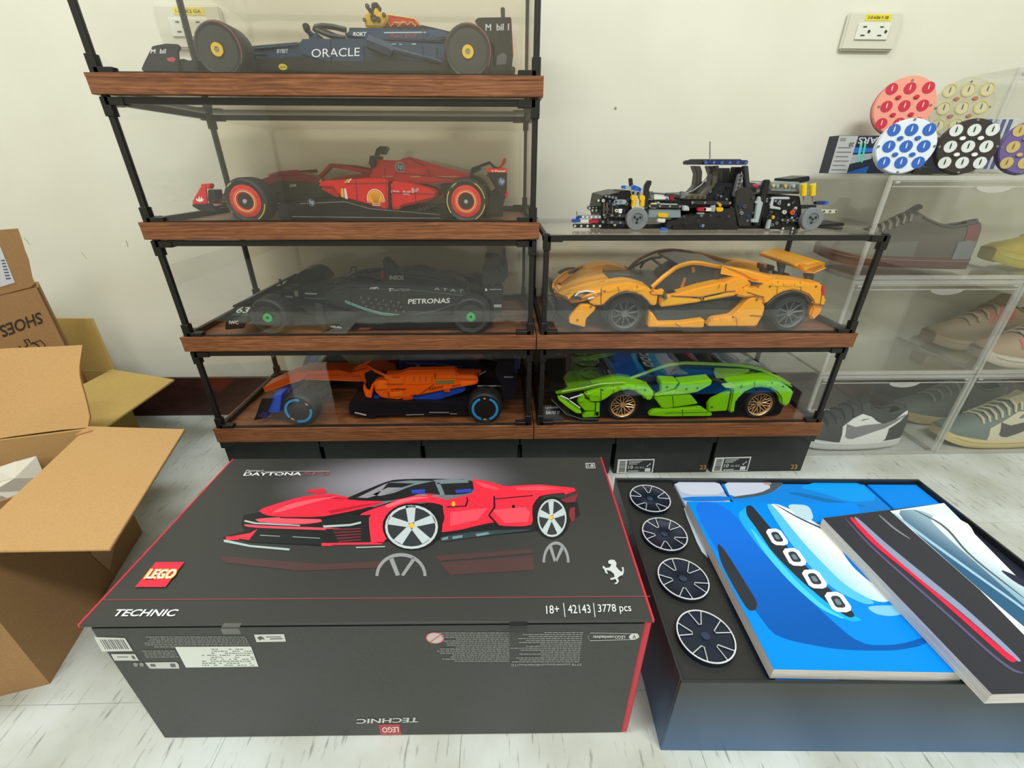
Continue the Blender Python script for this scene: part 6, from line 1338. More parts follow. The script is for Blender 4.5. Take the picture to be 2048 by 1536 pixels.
# ------------------------------------------------------------ clear stacking shoe boxes at the right
AX = [0.702, 1.0565, 1.412]; AZ = [0.0, 0.2165, 0.427, 0.6165]; AY0, AY1 = 0.85, 1.070
rown = ['bottom row', 'middle row', 'top row']; coln = ['left column', 'right column']
inside = {(0, 0): 'holding a black and white shoe', (0, 1): 'left empty', (0, 2): 'holding a dark grey shoe', (1, 0): 'holding grey green shoes with cream soles', (1, 1): 'holding pink and beige shoes', (1, 2): 'holding a yellow shoe'}
SHINE = M('#f2f2ee', 0.25)
def acryl_box(x0, x1, y0, y1, z0, z1, label):
    t = thing('clear_shoe_box', label, 'storage box', ((x0+x1)/2, (y0+y1)/2, z0), 'clear stacking shoe boxes')
    x0 += 0.0008; x1 -= 0.0008; z0 += 0.0006; z1 -= 0.0006; g = 0.002; w_ = 0.0085
    MB().box(x0, y0+0.006, z0, x0+g, y1, z1).build('side_wall', ACRYL, t, smooth=0)
    MB().box(x1-g, y0+0.006, z0, x1, y1, z1).build('side_wall', ACRYL, t, smooth=0)
    MB().box(x0+g, y1-g, z0, x1-g, y1, z1).build('back_wall', ACRYL, t, smooth=0)
    MB().box(x0+g, y0+0.006, z0, x1-g, y1-g, z0+g).build('bottom', ACRYL, t, smooth=0)
    MB().box(x0+g, y0+0.006, z1-g, x1-g, y1-g, z1).build('top', ACRYL, t, smooth=0)
    for a, b2, c_, d_ in ((x0, z0, x1, z0+w_), (x0, z1-w_, x1, z1), (x0, z0+w_, x0+w_, z1-w_), (x1-w_, z0+w_, x1, z1-w_)):
        MB().box(a, y0+0.001, b2, c_, y0+0.006, d_).build('front_frame', ACEDGE, t, bevel=0.001, seg=2)
    for x in (x0+0.001, x1-0.0022): MB().box(x, y0+0.006, z0+0.001, x+0.0012, y1, z0+0.0065).build('base_rail', ACEDGE, t)
    dx0, dx1, dz0, dz1 = x0+w_+0.001, x1-w_-0.001, z0+w_+0.001, z1-w_-0.001
    door = MB().box(dx0, y0+0.0012, dz0, dx1, y0+0.0032, dz1).build('door', ACRYL, t, smooth=0)
    MB().box(dx0, y0-0.0004, dz1-0.010, dx1, y0+0.0012, dz1-0.0078).build('door_lip', ACEDGE, door, bevel=0.0005)
    MB().box(dx0, y0-0.0002, dz1-0.0008, dx1, y0+0.0012, dz1+0.0004).build('door_lip', ACEDGE, door, bevel=0.0003)
    MB().box(dx0, y0+0.0002, z0+0.0012, dx1, y0+0.0012, z0+0.0026).build('front_rib', ACEDGE, door, bevel=0.0004)
    cx = (x0+x1)/2+0.02
    n = 14; hp_ = [(cx+0.035*math.cos(PI+PI*k/n), y0-0.0005, dz1-0.0075+0.012*math.sin(PI+PI*k/n)) for k in range(n+1)]
    MB().prism(hp_, (0, -0.0025, 0)).build('grip', ACEDGE, door, bevel=0.0008, seg=2)
    for sx in (dx0+0.006, dx1-0.006): MB().cyl((sx-0.004, y0+0.0005, dz1-0.002), (sx+0.004, y0+0.0005, dz1-0.002), 0.0022, 8).build('hinge', ACEDGE, door)
    return t
for i in range(2):
    for j in range(3):
        acryl_box(AX[i], AX[i+1], AY0, AY1, AZ[j], AZ[j+1], 'clear plastic shoe box, %s, %s' % (rown[j] if i == 0 else 'far right '+rown[j], inside[(i, j)]))
acryl_box(0.958, 1.31, 0.955, 1.070, AZ[3], 0.795, 'clear plastic shoe box standing alone on top of the stack, behind the dial toys')

# ------------------------------------------------------------ shoes
def shoe(name, label, toe, heel, z, st, group=None):
    toe = Vector((toe[0], toe[1], 0)); heel = Vector((heel[0], heel[1], 0))
    L_ = (heel-toe).length; ex = (heel-toe).normalized(); ey = Vector((-ex.y, ex.x, 0))
    t = thing(name, label, 'shoe', (toe+heel)/2+Vector((0, 0, z)), group)
    def W(u): return L_*0.175*(math.sin(PI*min(max((u+0.06)/1.12, 0), 1))**0.42)*(1-0.16*u)
    top = [(0, .10), (.05, .155), (.15, .21), (.28, .26), (.40, .33), (.50, .41), (.58, .445), (.66, .40), (.78, .345), (.88, .37), (.95, .40), (1.0, .36)]
    def TZ(u):
        for (a, b2), (c_, d_) in zip(top, top[1:]):
            if u <= c_: return (b2+(d_-b2)*(u-a)/(c_-a))*L_*st.get('h', 1)
        return top[-1][1]*L_
    def spring(u): return L_*0.055*max(0, (0.25-u)/0.25)**2
    sh_ = 0.085*L_
    def P(u, y, zz_): q = toe+ex*(u*L_)+ey*y; return Vector((q.x, q.y, z+zz_))
    n = 18
    # sole
    s = MB(); rings = []
    for zf, wf in ((0.0005, 0.93), (sh_*0.3, 1.0), (sh_, 0.985)):
        r = [P((1-math.cos(PI*k/n))/2*1.0, -W((1-math.cos(PI*k/n))/2)*wf, zf+spring((1-math.cos(PI*k/n))/2)) for k in range(n+1)]
        r += [P((1-math.cos(PI*k/n))/2, W((1-math.cos(PI*k/n))/2)*wf, zf+spring((1-math.cos(PI*k/n))/2)) for k in range(n-1, 0, -1)]
        rings.append(r)
    m_ = len(rings[0]); s.v = [p for r in rings for p in r]
    s.f = [(i*m_+k, i*m_+(k+1) % m_, (i+1)*m_+(k+1) % m_, (i+1)*m_+k) for i in range(2) for k in range(m_)]+[tuple(range(m_-1, -1, -1)), tuple(2*m_+k for k in range(m_))]
    so = s.build('sole', M(st['sole'], 0.6), t, smooth=50)
    MB().tube([P(u_, -W(u_)*1.0-0.0003, sh_*0.72+spring(u_)) for u_ in [k/16 for k in range(1, 17)]], 0.0007, 4).build('sole_line', M(st.get('sole2', st['sole']), 0.6), so)
    def surf(u, h, off=0.0):   # near side (negative ey) of the upper, h 0..1 from sole up to the ridge
        a = h*PI/2; w_ = W(u)*0.95+off; return P(u, -w_*math.cos(a)**0.75 if h < 1 else 0, sh_*0.9+spring(u)+(TZ(u)-sh_*0.9+off)*math.sin(a)**0.95)
    def surfF(u, h): p = surf(u, h); q = surf(u, 1); d = (p-q); y = d.dot(ey); return p-ey*(2*y)
    us = [0.0, .02, .05, .1, .16, .23, .30, .38, .46, .52, .58, .66, .74, .82, .9, .96, .995]
    hs = [0, .15, .3, .45, .6, .75, .9, 1]
    rows = []
    for u in us:
        rows.append([surf(u, h) for h in hs]+[surfF(u, h) for h in reversed(hs[:-1])])
    up = MB(); C_ = len(rows[0]); up.v = [p for r in rows for p in r]
    hole = lambda u, j: u >= 0.61 and 5 <= j <= 8
    for i in range(len(us)-1):
        for j in range(C_-1):
            if 0.60 < us[i] and us[i+1] < 0.95 and 5 <= j <= 8: continue
            up.f.append((i*C_+j, i*C_+j+1, (i+1)*C_+j+1, (i+1)*C_+j))
    up.f += [tuple(range(C_-1, -1, -1)), tuple((len(us)-1)*C_+k for k in range(C_))]
    u_o = up.build('upper', M(st['upper'], 0.75), t, smooth=60)
    # lining inside the opening
    ln = MB()
    a_ = [surf(u, .74) for u in us if .6 < u < .95]; b_ = [surfF(u, .74) for u in us if .6 < u < .95]
    c_ = [p-Vector((0, 0, 0.035*L_/0.28))+(q-p)*0.12 for p, q in zip(a_, b_)]; d_ = [q-Vector((0, 0, 0.035*L_/0.28))+(p-q)*0.12 for p, q in zip(a_, b_)]
    ln.sheet([a_, c_, d_, b_], (0, 0, -0.001)); ln.build('lining', M(st.get('lining', '#2a2c2c'), 0.8), t)
    cl_ = [surf(u, .74) for u in (.60, .66, .74, .82, .9, .95)]; cr_ = [surfF(u, .74) for u in (.60, .66, .74, .82, .9, .95)]
    MB().tube(cl_+[surf(.965, 1)]+cr_[::-1], 0.0036, 6).build('collar', M(st.get('collar', st['upper']), 0.8), t)
    MB().sheet([[P(.50+.02*k, -0.017+0.011*q, TZ(.5)*1.0+0.002+0.0055*k-abs(q-1.5)*0.0025) for q in range(4)] for k in range(5)], (0, 0, -0.004)).build('tongue', M(st.get('tongue', st['upper']), 0.8), t)
    nl = st.get('nl', 6)
    for k in range(nl):
        u = .27+.26*k/(nl-1)
        MB().tube([surf(u-.012, .62, .002), surf(u, .8, .003), surf(u+.006, .99, .0045), surfF(u, .8)+Vector((0, 0, .003)), surfF(u-.012, .62)+Vector((0, 0, .002))], [.0022, .003, .003, .003, .0022], 6).build('lace', M(st['lace'], 0.8), t)
    def patch(nm, col, cols, off=0.0012):   # cols: (u, h_low, h_high)
        a = [surf(u, lo, off) for u, lo, hi in cols]; m2 = [surf(u, (lo+hi)/2, off+.0002) for u, lo, hi in cols]; b2 = [surf(u, hi, off) for u, lo, hi in cols]
        MB().sheet([a, m2, b2], ey*0.0008).build(nm, M(col, 0.7), t)
    for nm, col, cols, off in st.get('patches', []): patch(nm, col, cols, off)
    return t
swoosh = [(.40, .18, .50), (.43, .12, .42), (.47, .10, .34), (.55, .14, .33), (.65, .22, .37), (.75, .32, .44), (.85, .43, .51), (.94, .53, .56)]
S = shoe
S('low_sneaker', 'black and white low sneaker with grey hook mark, in the bottom clear box', (0.722, 0.908), (0.994, 0.904), 0.0045,
  dict(upper='#2b3131', sole='#dfe3e3', sole2='#b4b8b8', lace='#2a3030', lining='#4a5050', collar='#343a3a', h=0.98, nl=5, patches=[
      ('side_panel', '#e0e3e3', [(.37, 0, .46), (.45, 0, .58), (.52, 0, .60), (.6, 0, .50), (.66, 0, .44), (.75, 0, .40), (.8, .05, .44), (.86, .3, .52), (.93, .5, .64), (.97, .6, .72)], .0012),
      ('hook_mark', '#7c7a80', swoosh, .0024), ('heel_patch', '#2a3030', [(.80, .02, .30), (.88, .02, .40), (.97, .02, .52)], .0018)]))
S('low_sneaker', 'grey green sneaker with cream panels and dark hook mark in the right bottom clear box', (1.105, 0.906), (1.385, 0.906), 0.0045,
  dict(upper='#64736d', sole='#d9c88e', sole2='#a8935c', lace='#c9c3a4', lining='#8f8466', collar='#8a957f', tongue='#b9b08c', nl=7, patches=[
      ('side_panel', '#c9c4ac', [(.30, 0, .40), (.4, 0, .52), (.5, 0, .60), (.6, 0, .56), (.8, 0, .52), (.95, 0, .6)], .0012), ('hook_mark', '#3b3638', [(u-.02, a, b2) for u, a, b2 in swoosh], .0024)]))
S('low_sneaker', 'teal grey sneaker with yellowish sole lying behind the divider, bottom clear boxes', (1.085, 1.017), (1.36, 1.016), 0.0045,
  dict(upper='#55625c', sole='#c9b67c', lace='#9a9a8a', nl=5))
S('low_sneaker', 'dark grey sneaker with grey laces and brown sole, in the top clear box', (0.722, 1.012), (0.988, 0.925), 0.436,
  dict(upper='#514e46', sole='#5a3b34', sole2='#8c7a70', lace='#77746a', lining='#2e2f2c', collar='#4c4d48', tongue='#4a4b45', h=0.88, nl=8, patches=[
      ('heel_patch', '#6b3b3c', [(.90, .3, .75), (.95, .3, .8), (.985, .3, .85)], .0015), ('heel_base', '#6d7070', [(.86, .0, .3), (.93, .0, .32), (.985, 0, .34)], .0015), ('toe_guard', '#5e6058', [(.08, .0, .35), (.2, .0, .3), (.4, .0, .28), (.6, 0, .25)], .0012)]))
S('running_shoe', 'yellow knit shoe in the top right clear box beside the picture edge', (1.085, 0.975), (1.355, 0.93), 0.4315,
  dict(upper='#b5a23c', sole='#c9bd52', sole2='#e0d88a', lace='#cdbb55', h=0.95, nl=7))
S('low_sneaker', 'pink and beige shoe with cream sole, in the middle right clear box', (1.100, 0.908), (1.375, 0.906), 0.221,
  dict(upper='#a38f78', sole='#cfc8b8', sole2='#a89e8c', lace='#b8b0a4', nl=6, patches=[('side_panel', '#c4686a', [(.22, .35, .75), (.32, .25, .72), (.42, .2, .66), (.5, .3, .6)], .0012), ('quarter', '#b0a48c', [(.3, 0, .3), (.5, 0, .35), (.8, 0, .5), (.95, 0, .55)], .0014)]))
S('low_sneaker', 'beige shoe with pale tan sole, turned away behind the pink one', (1.082, 1.018), (1.35, 1.016), 0.221,
  dict(upper='#98866c', sole='#b9a68a', lace='#a89a84', nl=5, patches=[('side_panel', '#a86a58', [(.4, .45, .8), (.5, .4, .8), (.6, .4, .7)], .0012)]))

# ------------------------------------------------------------ toys on top of the clear boxes
ZT = AZ[3]
tt = math.radians(52); eu = Vector((0, math.sin(PI/2-tt)*1.0, math.cos(PI/2-tt))); ya, lt = math.radians(20), math.radians(5)
ED = Vector((math.cos(ya), -math.sin(ya), 0)); nh_ = Vector((-math.sin(ya), -math.cos(ya), 0))
eu = EZ*math.cos(lt)-nh_*math.sin(lt); en = nh_*math.cos(lt)+EZ*math.sin(lt)
def dial_toy(label, cpx, Y, base, dial, pin, rim=None, clear=False, rest=None):
    rest = rest or ZT+0.0008; c0 = at(*cpx, 'y', Y); r = 0.0462*Y/0.9; sp = 0.0268*Y/0.9; c0.z = rest+r*math.cos(lt)*0.985+0.001
    t = thing('dial_puzzle', label, 'puzzle', c0-eu*r, 'round dial puzzles on the clear boxes')
    shape = [(ED*math.cos(a)+eu*math.sin(a))*r*(1-0.02*abs(math.sin(2*a))) for a in [2*PI*k/36 for k in range(36)]]
    if clear:
        MB().prism([c0+p-en*0.004 for p in shape], en*0.006).build('body', glassy('clear_toy_shell', 0.05, (.93, .92, .86), 0.05, 0.22, (.82, .80, .66)), t, bevel=0.0008)
    else:
        MB().prism([c0+p-en*0.010 for p in shape], en*0.010).build('body', M(base, 0.35), t, bevel=0.0012, seg=2)
        MB().prism([c0+p*1.015-en*0.014 for p in shape], en*0.005).build('back_shell', M(rim or base, 0.35), t, bevel=0.001)
    f = 0.0022 if clear else 0.0
    for i in range(3):
        for j in range(3):
            p = c0+ED*(sp*(i-1))+eu*(sp*(j-1))+en*f
            dl = MB().disc(p, ED, eu, 0.0098, en*0.0008, 20).build('dial', M(dial, 0.4), t)
            if clear: MB().arc(p+en*0.0009, ED, eu, 0.0094, 0.0115, 0, 360, en*0.0006, 24).build('dial_ring', M('#c9bf76', 0.4), dl)
            MB().prism([p+en*0.0009+ED*a+eu*b2 for a, b2 in ((-.0008, -.003), (.0008, -.003), (.0010, .003), (0, .007), (-.0010, .003))], en*0.0006).build('hand', M(pin, 0.4), dl)
            k_ = MB()
            for q in range(12): a = PI*q/6; k_.disc(p+en*0.0001+(ED*math.cos(a)+eu*math.sin(a))*0.0120, ED, eu, 0.0004, en*0.0003, 6)
            k_.build('tick_marks', M(pin if not clear else '#8c8860', 0.5), dl)
    for i in range(2):
        for j in range(2):
            p = c0+ED*(sp*(i-.5))+eu*(sp*(j-.5))+en*f
            MB().disc(p, ED, eu, 0.0046, en*0.003, 14, ry=0.0034).build('button', M('#b3735a' if clear else ('#e8e8e4' if base == '#35302f' else dial), 0.35), t, bevel=0.0006)
    for a in (0, 90, 180, 270):
        a_ = math.radians(a); MB().disc(c0+en*f+(ED*math.cos(a_)+eu*math.sin(a_))*0.0425, ED, eu, 0.0022, en*0.0008, 10).build('screw', M('#76767a', 0.4), t)
    return t
# boxes lying on the stack
def lbl(o, n_): return o
t = thing('toy_package', 'silver and blue toy package with barcode label, at the left end atop the clear boxes', 'package', (0.67, 0.99, ZT+0.0005))
b0 = at(1648, 347, 'y', 0.965).x
PY = 0.975
MB().box(0.672, PY, ZT+0.0006, 0.846, PY+0.030, ZT+0.0682).build('carton', M('#20253a', 0.4), t, bevel=0.0008)
Q = lambda u, v: Vector((0.672+0.128*u, PY-0.0003, ZT+0.001+0.0665*v))
def qp(nm, col, pts, k=1, rough=0.4): return MB().prism([Q(*p)+Vector((0, -0.00015*k, 0)) for p in pts], (0, -0.0001, 0)).build(nm, M(col, rough), t, smooth=0)
qp('barcode_label', '#b9bcbd', [(0, 0), (.30, 0), (.30, 1), (0, 1)])
lm = MB()
for r_ in range(6): lm.prism([Q(*p)+Vector((0, -0.0004, 0)) for p in ((.03, .08+.12*r_), (.27-.03*(r_ % 2), .08+.12*r_), (.27-.03*(r_ % 2), .105+.12*r_), (.03, .105+.12*r_))], (0, -0.0001, 0))
for r_ in range(6): lm.prism([Q(*p)+Vector((0, -0.0004, 0)) for p in ((.03+.016*r_, .86), (.038+.016*r_, .86), (.038+.016*r_, .95), (.03+.016*r_, .95))], (0, -0.0001, 0))
lm.build('label_print', M('#6c7072', 0.5), t)
MB().text('20', Q(.27, .83)+Vector((0, -0.0006, 0)), Q(.19, .83)-Q(.27, .83), Q(.27, .72)-Q(.27, .83), True).build('label_lettering', M('#3c4044', 0.5), t)
qp('printed_band', '#1f6ed0', [(.30, .02), (.62, .20), (.62, .30), (.62, .05), (.62, .0), (.30, 0)], 1)
qp('printed_band', '#1f6ed0', [(.30, .55), (.62, .58), (.62, .68), (.30, .70)], 1)
qp('printed_band', '#a6abaf', [(.30, .25), (.62, .40), (.62, .55), (.30, .50)], 1)
qp('holo_strip', '#59c6b4', [(.40, .3), (.44, .3), (.40, .85), (.36, .85)], 2, 0.2)
qp('holo_strip', '#59c6b4', [(.47, .3), (.50, .3), (.46, .85), (.43, .85)], 2, 0.2)
o_ = Q(.60, .97)+Vector((0, -0.0005, 0))
MB().text('SPEARS', Q(.86, .97)+Vector((0, -0.0005, 0)), Q(.32, .97)-Q(.86, .97), Q(.86, .80)-Q(.86, .97), True).build('lettering', M('#c5cad2', 0.4), t)
t = thing('toy_package', 'dark toy package under the clear dial puzzle, behind the black one', 'package', (0.90, 0.99, ZT+0.0005))
MB().box(0.852, PY, ZT+0.0006, 0.950, PY+0.030, ZT+0.0655).build('carton', M('#2a2e3c', 0.4), t, bevel=0.0008)
t = thing('toy_package', 'white and blue striped toy package inside the clear box standing on top', 'package', (1.0, 0.99, ZT+0.003))
MB().box(0.966, 0.985, ZT+0.0032, 1.035, 1.0, ZT+0.100).build('carton', M('#d9dcd6', 0.4), t, bevel=0.0008)
for k, col in enumerate(('#2a58b4', '#2a58b4', '#3a3f9a', '#20408c')):
    x = 0.975+0.014*k; MB().prism([(x, 0.9846, ZT+0.01), (x+0.008, 0.9846, ZT+0.01), (x+0.004, 0.9846, ZT+0.098), (x-0.004, 0.9846, ZT+0.098)], (0, -0.0002, 0)).build('printed_band', M(col, 0.4), t, smooth=0)
dial_toy('blue and white round dial puzzle, front left of the group', (1812, 293), 0.885, '#dfe8f2', '#2e62bc', '#cfe0f4')
dial_toy('black and white round dial puzzle in the front middle', (1936, 293), 0.885, '#35302f', '#d6dcd8', '#2a2a2c')
dial_toy('purple and gold round dial puzzle cut by the picture edge', (2062, 295), 0.885, '#6d5d96', '#c4ae6c', '#7a6a3c')
dial_toy('pink round dial puzzle with red dials, back left of the group', (1808, 214), 0.990, '#f0a08c', '#c92743', '#f2c4bc', '#c8606a', rest=ZT+0.0690)
dial_toy('clear round dial puzzle with gold rings, behind the black one', (1922, 218), 0.985, '#cfc8a0', '#cdc6a4', '#6b664c', clear=True, rest=ZT+0.0662)
MB_ = thing('puzzle_stand', 'small black stand holding the front dial puzzles between blue and black ones', 'stand', at(1855, 350, 'y', 0.88))
q_ = at(1852, 346, 'y', 0.885)
MB().prism([Vector((q_.x-0.012, 0.885, ZT+0.0006)), Vector((q_.x+0.016, 0.885, ZT+0.0006)), Vector((q_.x+0.010, 0.885, ZT+0.014)), Vector((q_.x-0.004, 0.885, ZT+0.012))], (0, 0.02, 0)).build('base', M('#17191a', 0.4), MB_, bevel=0.001)

# ------------------------------------------------------------ unfinished car chassis on the upper right case
zc = 0.5290
c = Car('car_chassis', 'unfinished black toy car chassis without body, on top of the right glass case', (1410, 420), zc, 'toy car', Yc=0.862)
c.Yc = 0.862; Y0 = 0.80
K, DG, LG, GY = '#1d1d1e', '#5c6062', '#9aa3a8', '#747a7e'
def beam(col, Y, a, b2, w_=7.5, d=0.0078, nh=5, hc='#c9cdbf', nm='beam', mir=False):
    A_, B_ = at(*a, 'y', Y), at(*b2, 'y', Y); u = (B_-A_); L_ = u.length; u.normalize(); v = Vector((-u.z, 0, u.x)); r = w_*0.00042
    pts = [A_+(-u*math.cos(q)+v*math.sin(q))*r for q in [-PI/2+PI*k/6 for k in range(7)]]+[B_+(u*math.cos(q)-v*math.sin(q))*r for q in [-PI/2+PI*k/6 for k in range(7)]]
    g = MB().prism(pts, (0, d, 0))
    for p in g.v: p.z = max(p.z, zc+0.0005)
    bo = g.build(nm, M(col, 0.4), c.t)
    if mir: g.mirror(c.Yc).build(nm, M(col, 0.4), c.t)
    if nh:
        h_ = MB()
        for k in range(nh): p = A_+u*L_*(k/(max(nh-1, 1))); h_.lathe(p, (0, -1, 0), [(r*0.66, 0), (r*0.66, 0.0004), (r*0.42, 0.0004), (0.0001, 0.0001)], 10, False)
        h_.build('pin_holes', M(hc, 0.5), bo)
    return bo
# base pan and side plates
c.centre('base_plate', K, 0.05, [(1190, 452), (1320, 448), (1335, 440), (1520, 448), (1600, 455), (1600, 463), (1340, 464), (1200, 458)], bev=0.001)
c.slab('side_pod', '#2b2a29', Y0, 0.03, [(1333, 445), (1400, 428), (1470, 415), (1475, 452), (1478, 462), (1340, 463), (1330, 458)], mir=True, bev=0.0015)
c.slab('side_pod_edge', '#232323', Y0-0.004, 0.008, [(1345, 451), (1430, 448), (1475, 452), (1475, 460), (1345, 460)], mir=True, bev=0.001)
c.slab('side_plate', '#343231', Y0-0.001, 0.01, [(1470, 415), (1472, 382), (1482, 376), (1500, 374), (1512, 392), (1508, 420), (1502, 452), (1478, 453)], mir=True, bev=0.001)
c.slab('side_plate', '#262524', Y0-0.003, 0.008, [(1530, 360), (1540, 359), (1541, 363), (1536, 382), (1528, 420), (1520, 452), (1508, 452), (1516, 415), (1524, 385)], mir=True, bev=0.001)
c.slab('rear_block', '#1b1b1c', Y0+0.002, 0.11, [(1530, 392), (1600, 392), (1604, 420), (1600, 458), (1530, 460), (1522, 430)], bev=0.0015)
c.slab('rear_deck', '#4e4c49', Y0+0.01, 0.09, [(1536, 378), (1600, 378), (1600, 388), (1534, 388)], bev=0.001)
c.slab('tail_plate', '#242424', 0.85, 0.05, [(1630, 450), (1680, 446), (1690, 446), (1688, 452), (1650, 460), (1625, 462)], bev=0.001)
# cockpit frame
beam('#2a2b34', Y0+0.01, (1373, 325), (1492, 325), 8, nh=0); beam('#1f2a52', Y0+0.004, (1412, 325), (1492, 325), 8.5, nh=6, hc='#3a62b8')
beam('#3a3630', Y0+0.015, (1374, 325), (1405, 325), 7.5, nh=3, hc='#6b665c')
beam('#3a3630', 0.92, (1382, 322), (1480, 322), 7.5, nh=0)
c.slab('frame_post', '#3a3a3d', Y0+0.002, 0.010, [(1488, 332), (1497, 331), (1500, 366), (1508, 372), (1530, 369), (1530, 376), (1492, 376)], mir=True, bev=0.001)
beam('#77777c', Y0+0.002, (1482, 352), (1472, 390), 8.5, nh=6, hc='#2c2c2e')
c.slab('seat_frame', '#4b4a44', Y0+0.02, 0.02, [(1418, 332), (1432, 332), (1436, 345), (1434, 368), (1425, 392), (1404, 392), (1420, 375), (1424, 350)], mir=True, bev=0.001)
c.slab('seat_frame', '#57544b', Y0+0.018, 0.012, [(1425, 335), (1436, 345), (1432, 372), (1410, 392), (1402, 391), (1424, 370)], bev=0.001)
c.slab('cockpit_post', '#3c3c3c', Y0+0.03, 0.02, [(1447, 336), (1461, 336), (1458, 368), (1444, 368)], bev=0.001)
c.slab('cockpit_post', '#262628', Y0+0.02, 0.02, [(1472, 334), (1486, 334), (1478, 372), (1466, 372)], bev=0.001)
c.slab('cockpit_floor', '#1d1e24', Y0+0.012, 0.10, [(1366, 392), (1420, 390), (1436, 366), (1480, 366), (1482, 398), (1470, 414), (1420, 414), (1366, 400)], bev=0.001)
c.slab('olive_tray', '#5b5440', Y0+0.008, 0.05, [(1366, 391), (1414, 390), (1412, 399), (1366, 399)], bev=0.001)
holes(c.t, Y0+0.0075, [(1372, 395), (1384, 395), (1396, 395), (1406, 395)], 0.002, '#2a281f')
c.tubes('antenna', '#8b8f88', 0.0012, [(1420, 283, 0.85), (1420, 325, 0.85)])
c.tubes('cable', '#7c7f74', 0.0012, [(1419, 340, 0.83), (1414, 355, 0.825), (1402, 370, 0.82), (1388, 380, 0.815), (1374, 386, 0.81), (1366, 388, 0.81)])
# front end
c.slab('front_block', '#19191a', Y0+0.004, 0.10, [(1206, 392), (1240, 384), (1262, 384), (1264, 420), (1260, 458), (1206, 458), (1200, 420)], bev=0.001)
c.slab('gear_housing', '#1f1f20', Y0+0.01, 0.05, [(1240, 381), (1262, 381), (1264, 402), (1236, 402), (1236, 392)], bev=0.001)
c.slab('tall_arm', '#2c2c2a', Y0+0.002, 0.010, [(1290, 372), (1296, 361), (1303, 361), (1304, 366), (1299, 377), (1296, 415), (1286, 415)], bev=0.001)
c.slab('tall_arm', '#3a3a37', 0.92, 0.008, [(1258, 357), (1265, 356), (1267, 374), (1260, 376)], bev=0.001)
beam('#2763b8', Y0+0.012, (1247, 374), (1262, 376), 6, nh=0, nm='blue_connector'); beam('#1f68d0', Y0+0.006, (1268, 375), (1278, 379), 9, nh=2, hc='#174a90', nm='blue_connector')
beam('#9aa6ac', Y0+0.009, (1254, 375), (1264, 377), 6, nh=0, nm='grey_connector'); beam('#8d979c', Y0+0.004, (1266, 386), (1276, 387), 9, nh=2, hc='#222', nm='grey_connector') if False else beam('#8d979c', Y0+0.004, (1266, 386), (1276, 387), 9, nh=2, hc='#222222', nm='grey_connector')
c.slab('grey_column', '#a9b1b4', Y0+0.006, 0.012, [(1280, 377), (1288, 377), (1287, 398), (1279, 398)], bev=0.001)
for x in (1268, 1285):
    MB().cyl(at(x, 398, 'y', Y0-.002), at(x-1, 413, 'y', Y0-.002), 0.0042, 12).build('shock_absorber', M('#e8b80e', 0.35), c.t)
    MB().lathe(at(x, 396, 'y', Y0-.006), (0, 1, 0), [(0.0046, 0), (0.0046, 0.008)], 12).build('shock_eye', M('#e8b80e', 0.35), c.t)
beam('#93a1a8', Y0+0.0, (1232, 404), (1249, 404), 9, nh=1, hc='#3b4a52', nm='grey_link')
beam('#1c1c1e', Y0+0.01, (1197, 401), (1232, 401), 8, nh=4); beam('#1c1c1e', Y0+0.03, (1179, 416), (1208, 416), 7.5, nh=5); beam('#1c1c1e', Y0+0.022, (1185, 421), (1208, 421), 7.5, nh=4)
c.slab('blue_pin', '#1f50b0', Y0+0.004, 0.006, [(1215, 401), (1222, 401), (1222, 410), (1216, 410)], bev=0.0008)
for x in (1208, 1214, 1225): c.tubes('tan_axle', '#7a6f52', 0.0011, [(x, 405, Y0+.004), (x, 430, Y0+.004)])
c.slab('clear_brick', '#b7bcba', Y0+0.01, 0.01, [(1154, 423), (1169, 422), (1169, 432), (1154, 432)], bev=0.0008)
beam('#8f9293', Y0+0.006, (1166, 434), (1200, 434), 6.5, nh=5, hc='#e6e6df'); beam('#1d1d20', Y0+0.002, (1150, 452), (1200, 452), 7.5, nh=5)
beam('#1f50b0', Y0+0.004, (1147, 442), (1158, 441), 6.5, nh=0, nm='blue_pin'); beam('#1b3f86', Y0+0.004, (1155, 436), (1160, 434), 5, nh=0, nm='blue_pin')
c.slab('white_brick', '#dcdcd6', Y0+0.003, 0.006, [(1161, 440), (1178, 440), (1178, 446), (1161, 446)], bev=0.0006)
beam('#b02038', Y0+0.003, (1180, 443), (1194, 443), 6.5, nh=0, nm='red_pin')
MB().lathe(at(1232, 421, 'y', Y0+.003), (0, -1, 0), [(0.0028, 0), (0.0028, 0.004), (0.0013, 0.004), (0.0013, 0.001)], 12, False).build('white_bush', M('#dadbd5', 0.4), c.t)
c.slab('white_brick', '#dfe0da', Y0, 0.006, [(1237, 418), (1245, 418), (1244, 427), (1237, 427)], bev=0.0006)
# middle
c.slab('grey_brick', '#87949a', Y0+0.006, 0.03, [(1298, 418), (1362, 419), (1362, 436), (1296, 436)], bev=0.001)
c.slab('black_beam', '#161617', Y0+0.008, 0.06, [(1298, 400), (1470, 402), (1470, 412), (1366, 418), (1298, 416)], bev=0.001)
c.slab('white_panel', '#d8dad6', Y0+0.006, 0.01, [(1308, 391), (1338, 393), (1338, 399), (1308, 399)], [(1320, 407), (1356, 408), (1354, 411), (1320, 410)], bev=0.0006)
c.slab('red_pin', '#a51c30', Y0+0.004, 0.008, [(1339, 391), (1348, 391), (1348, 400), (1340, 400)], bev=0.0008)
c.tubes('grey_axle', '#55585a', 0.0016, [(1303, 386, Y0+.006), (1345, 389, Y0+.006)]); c.tubes('grey_axle', '#3c3e40', 0.0022, [(1332, 388, Y0+.004), (1348, 388, Y0+.004)])
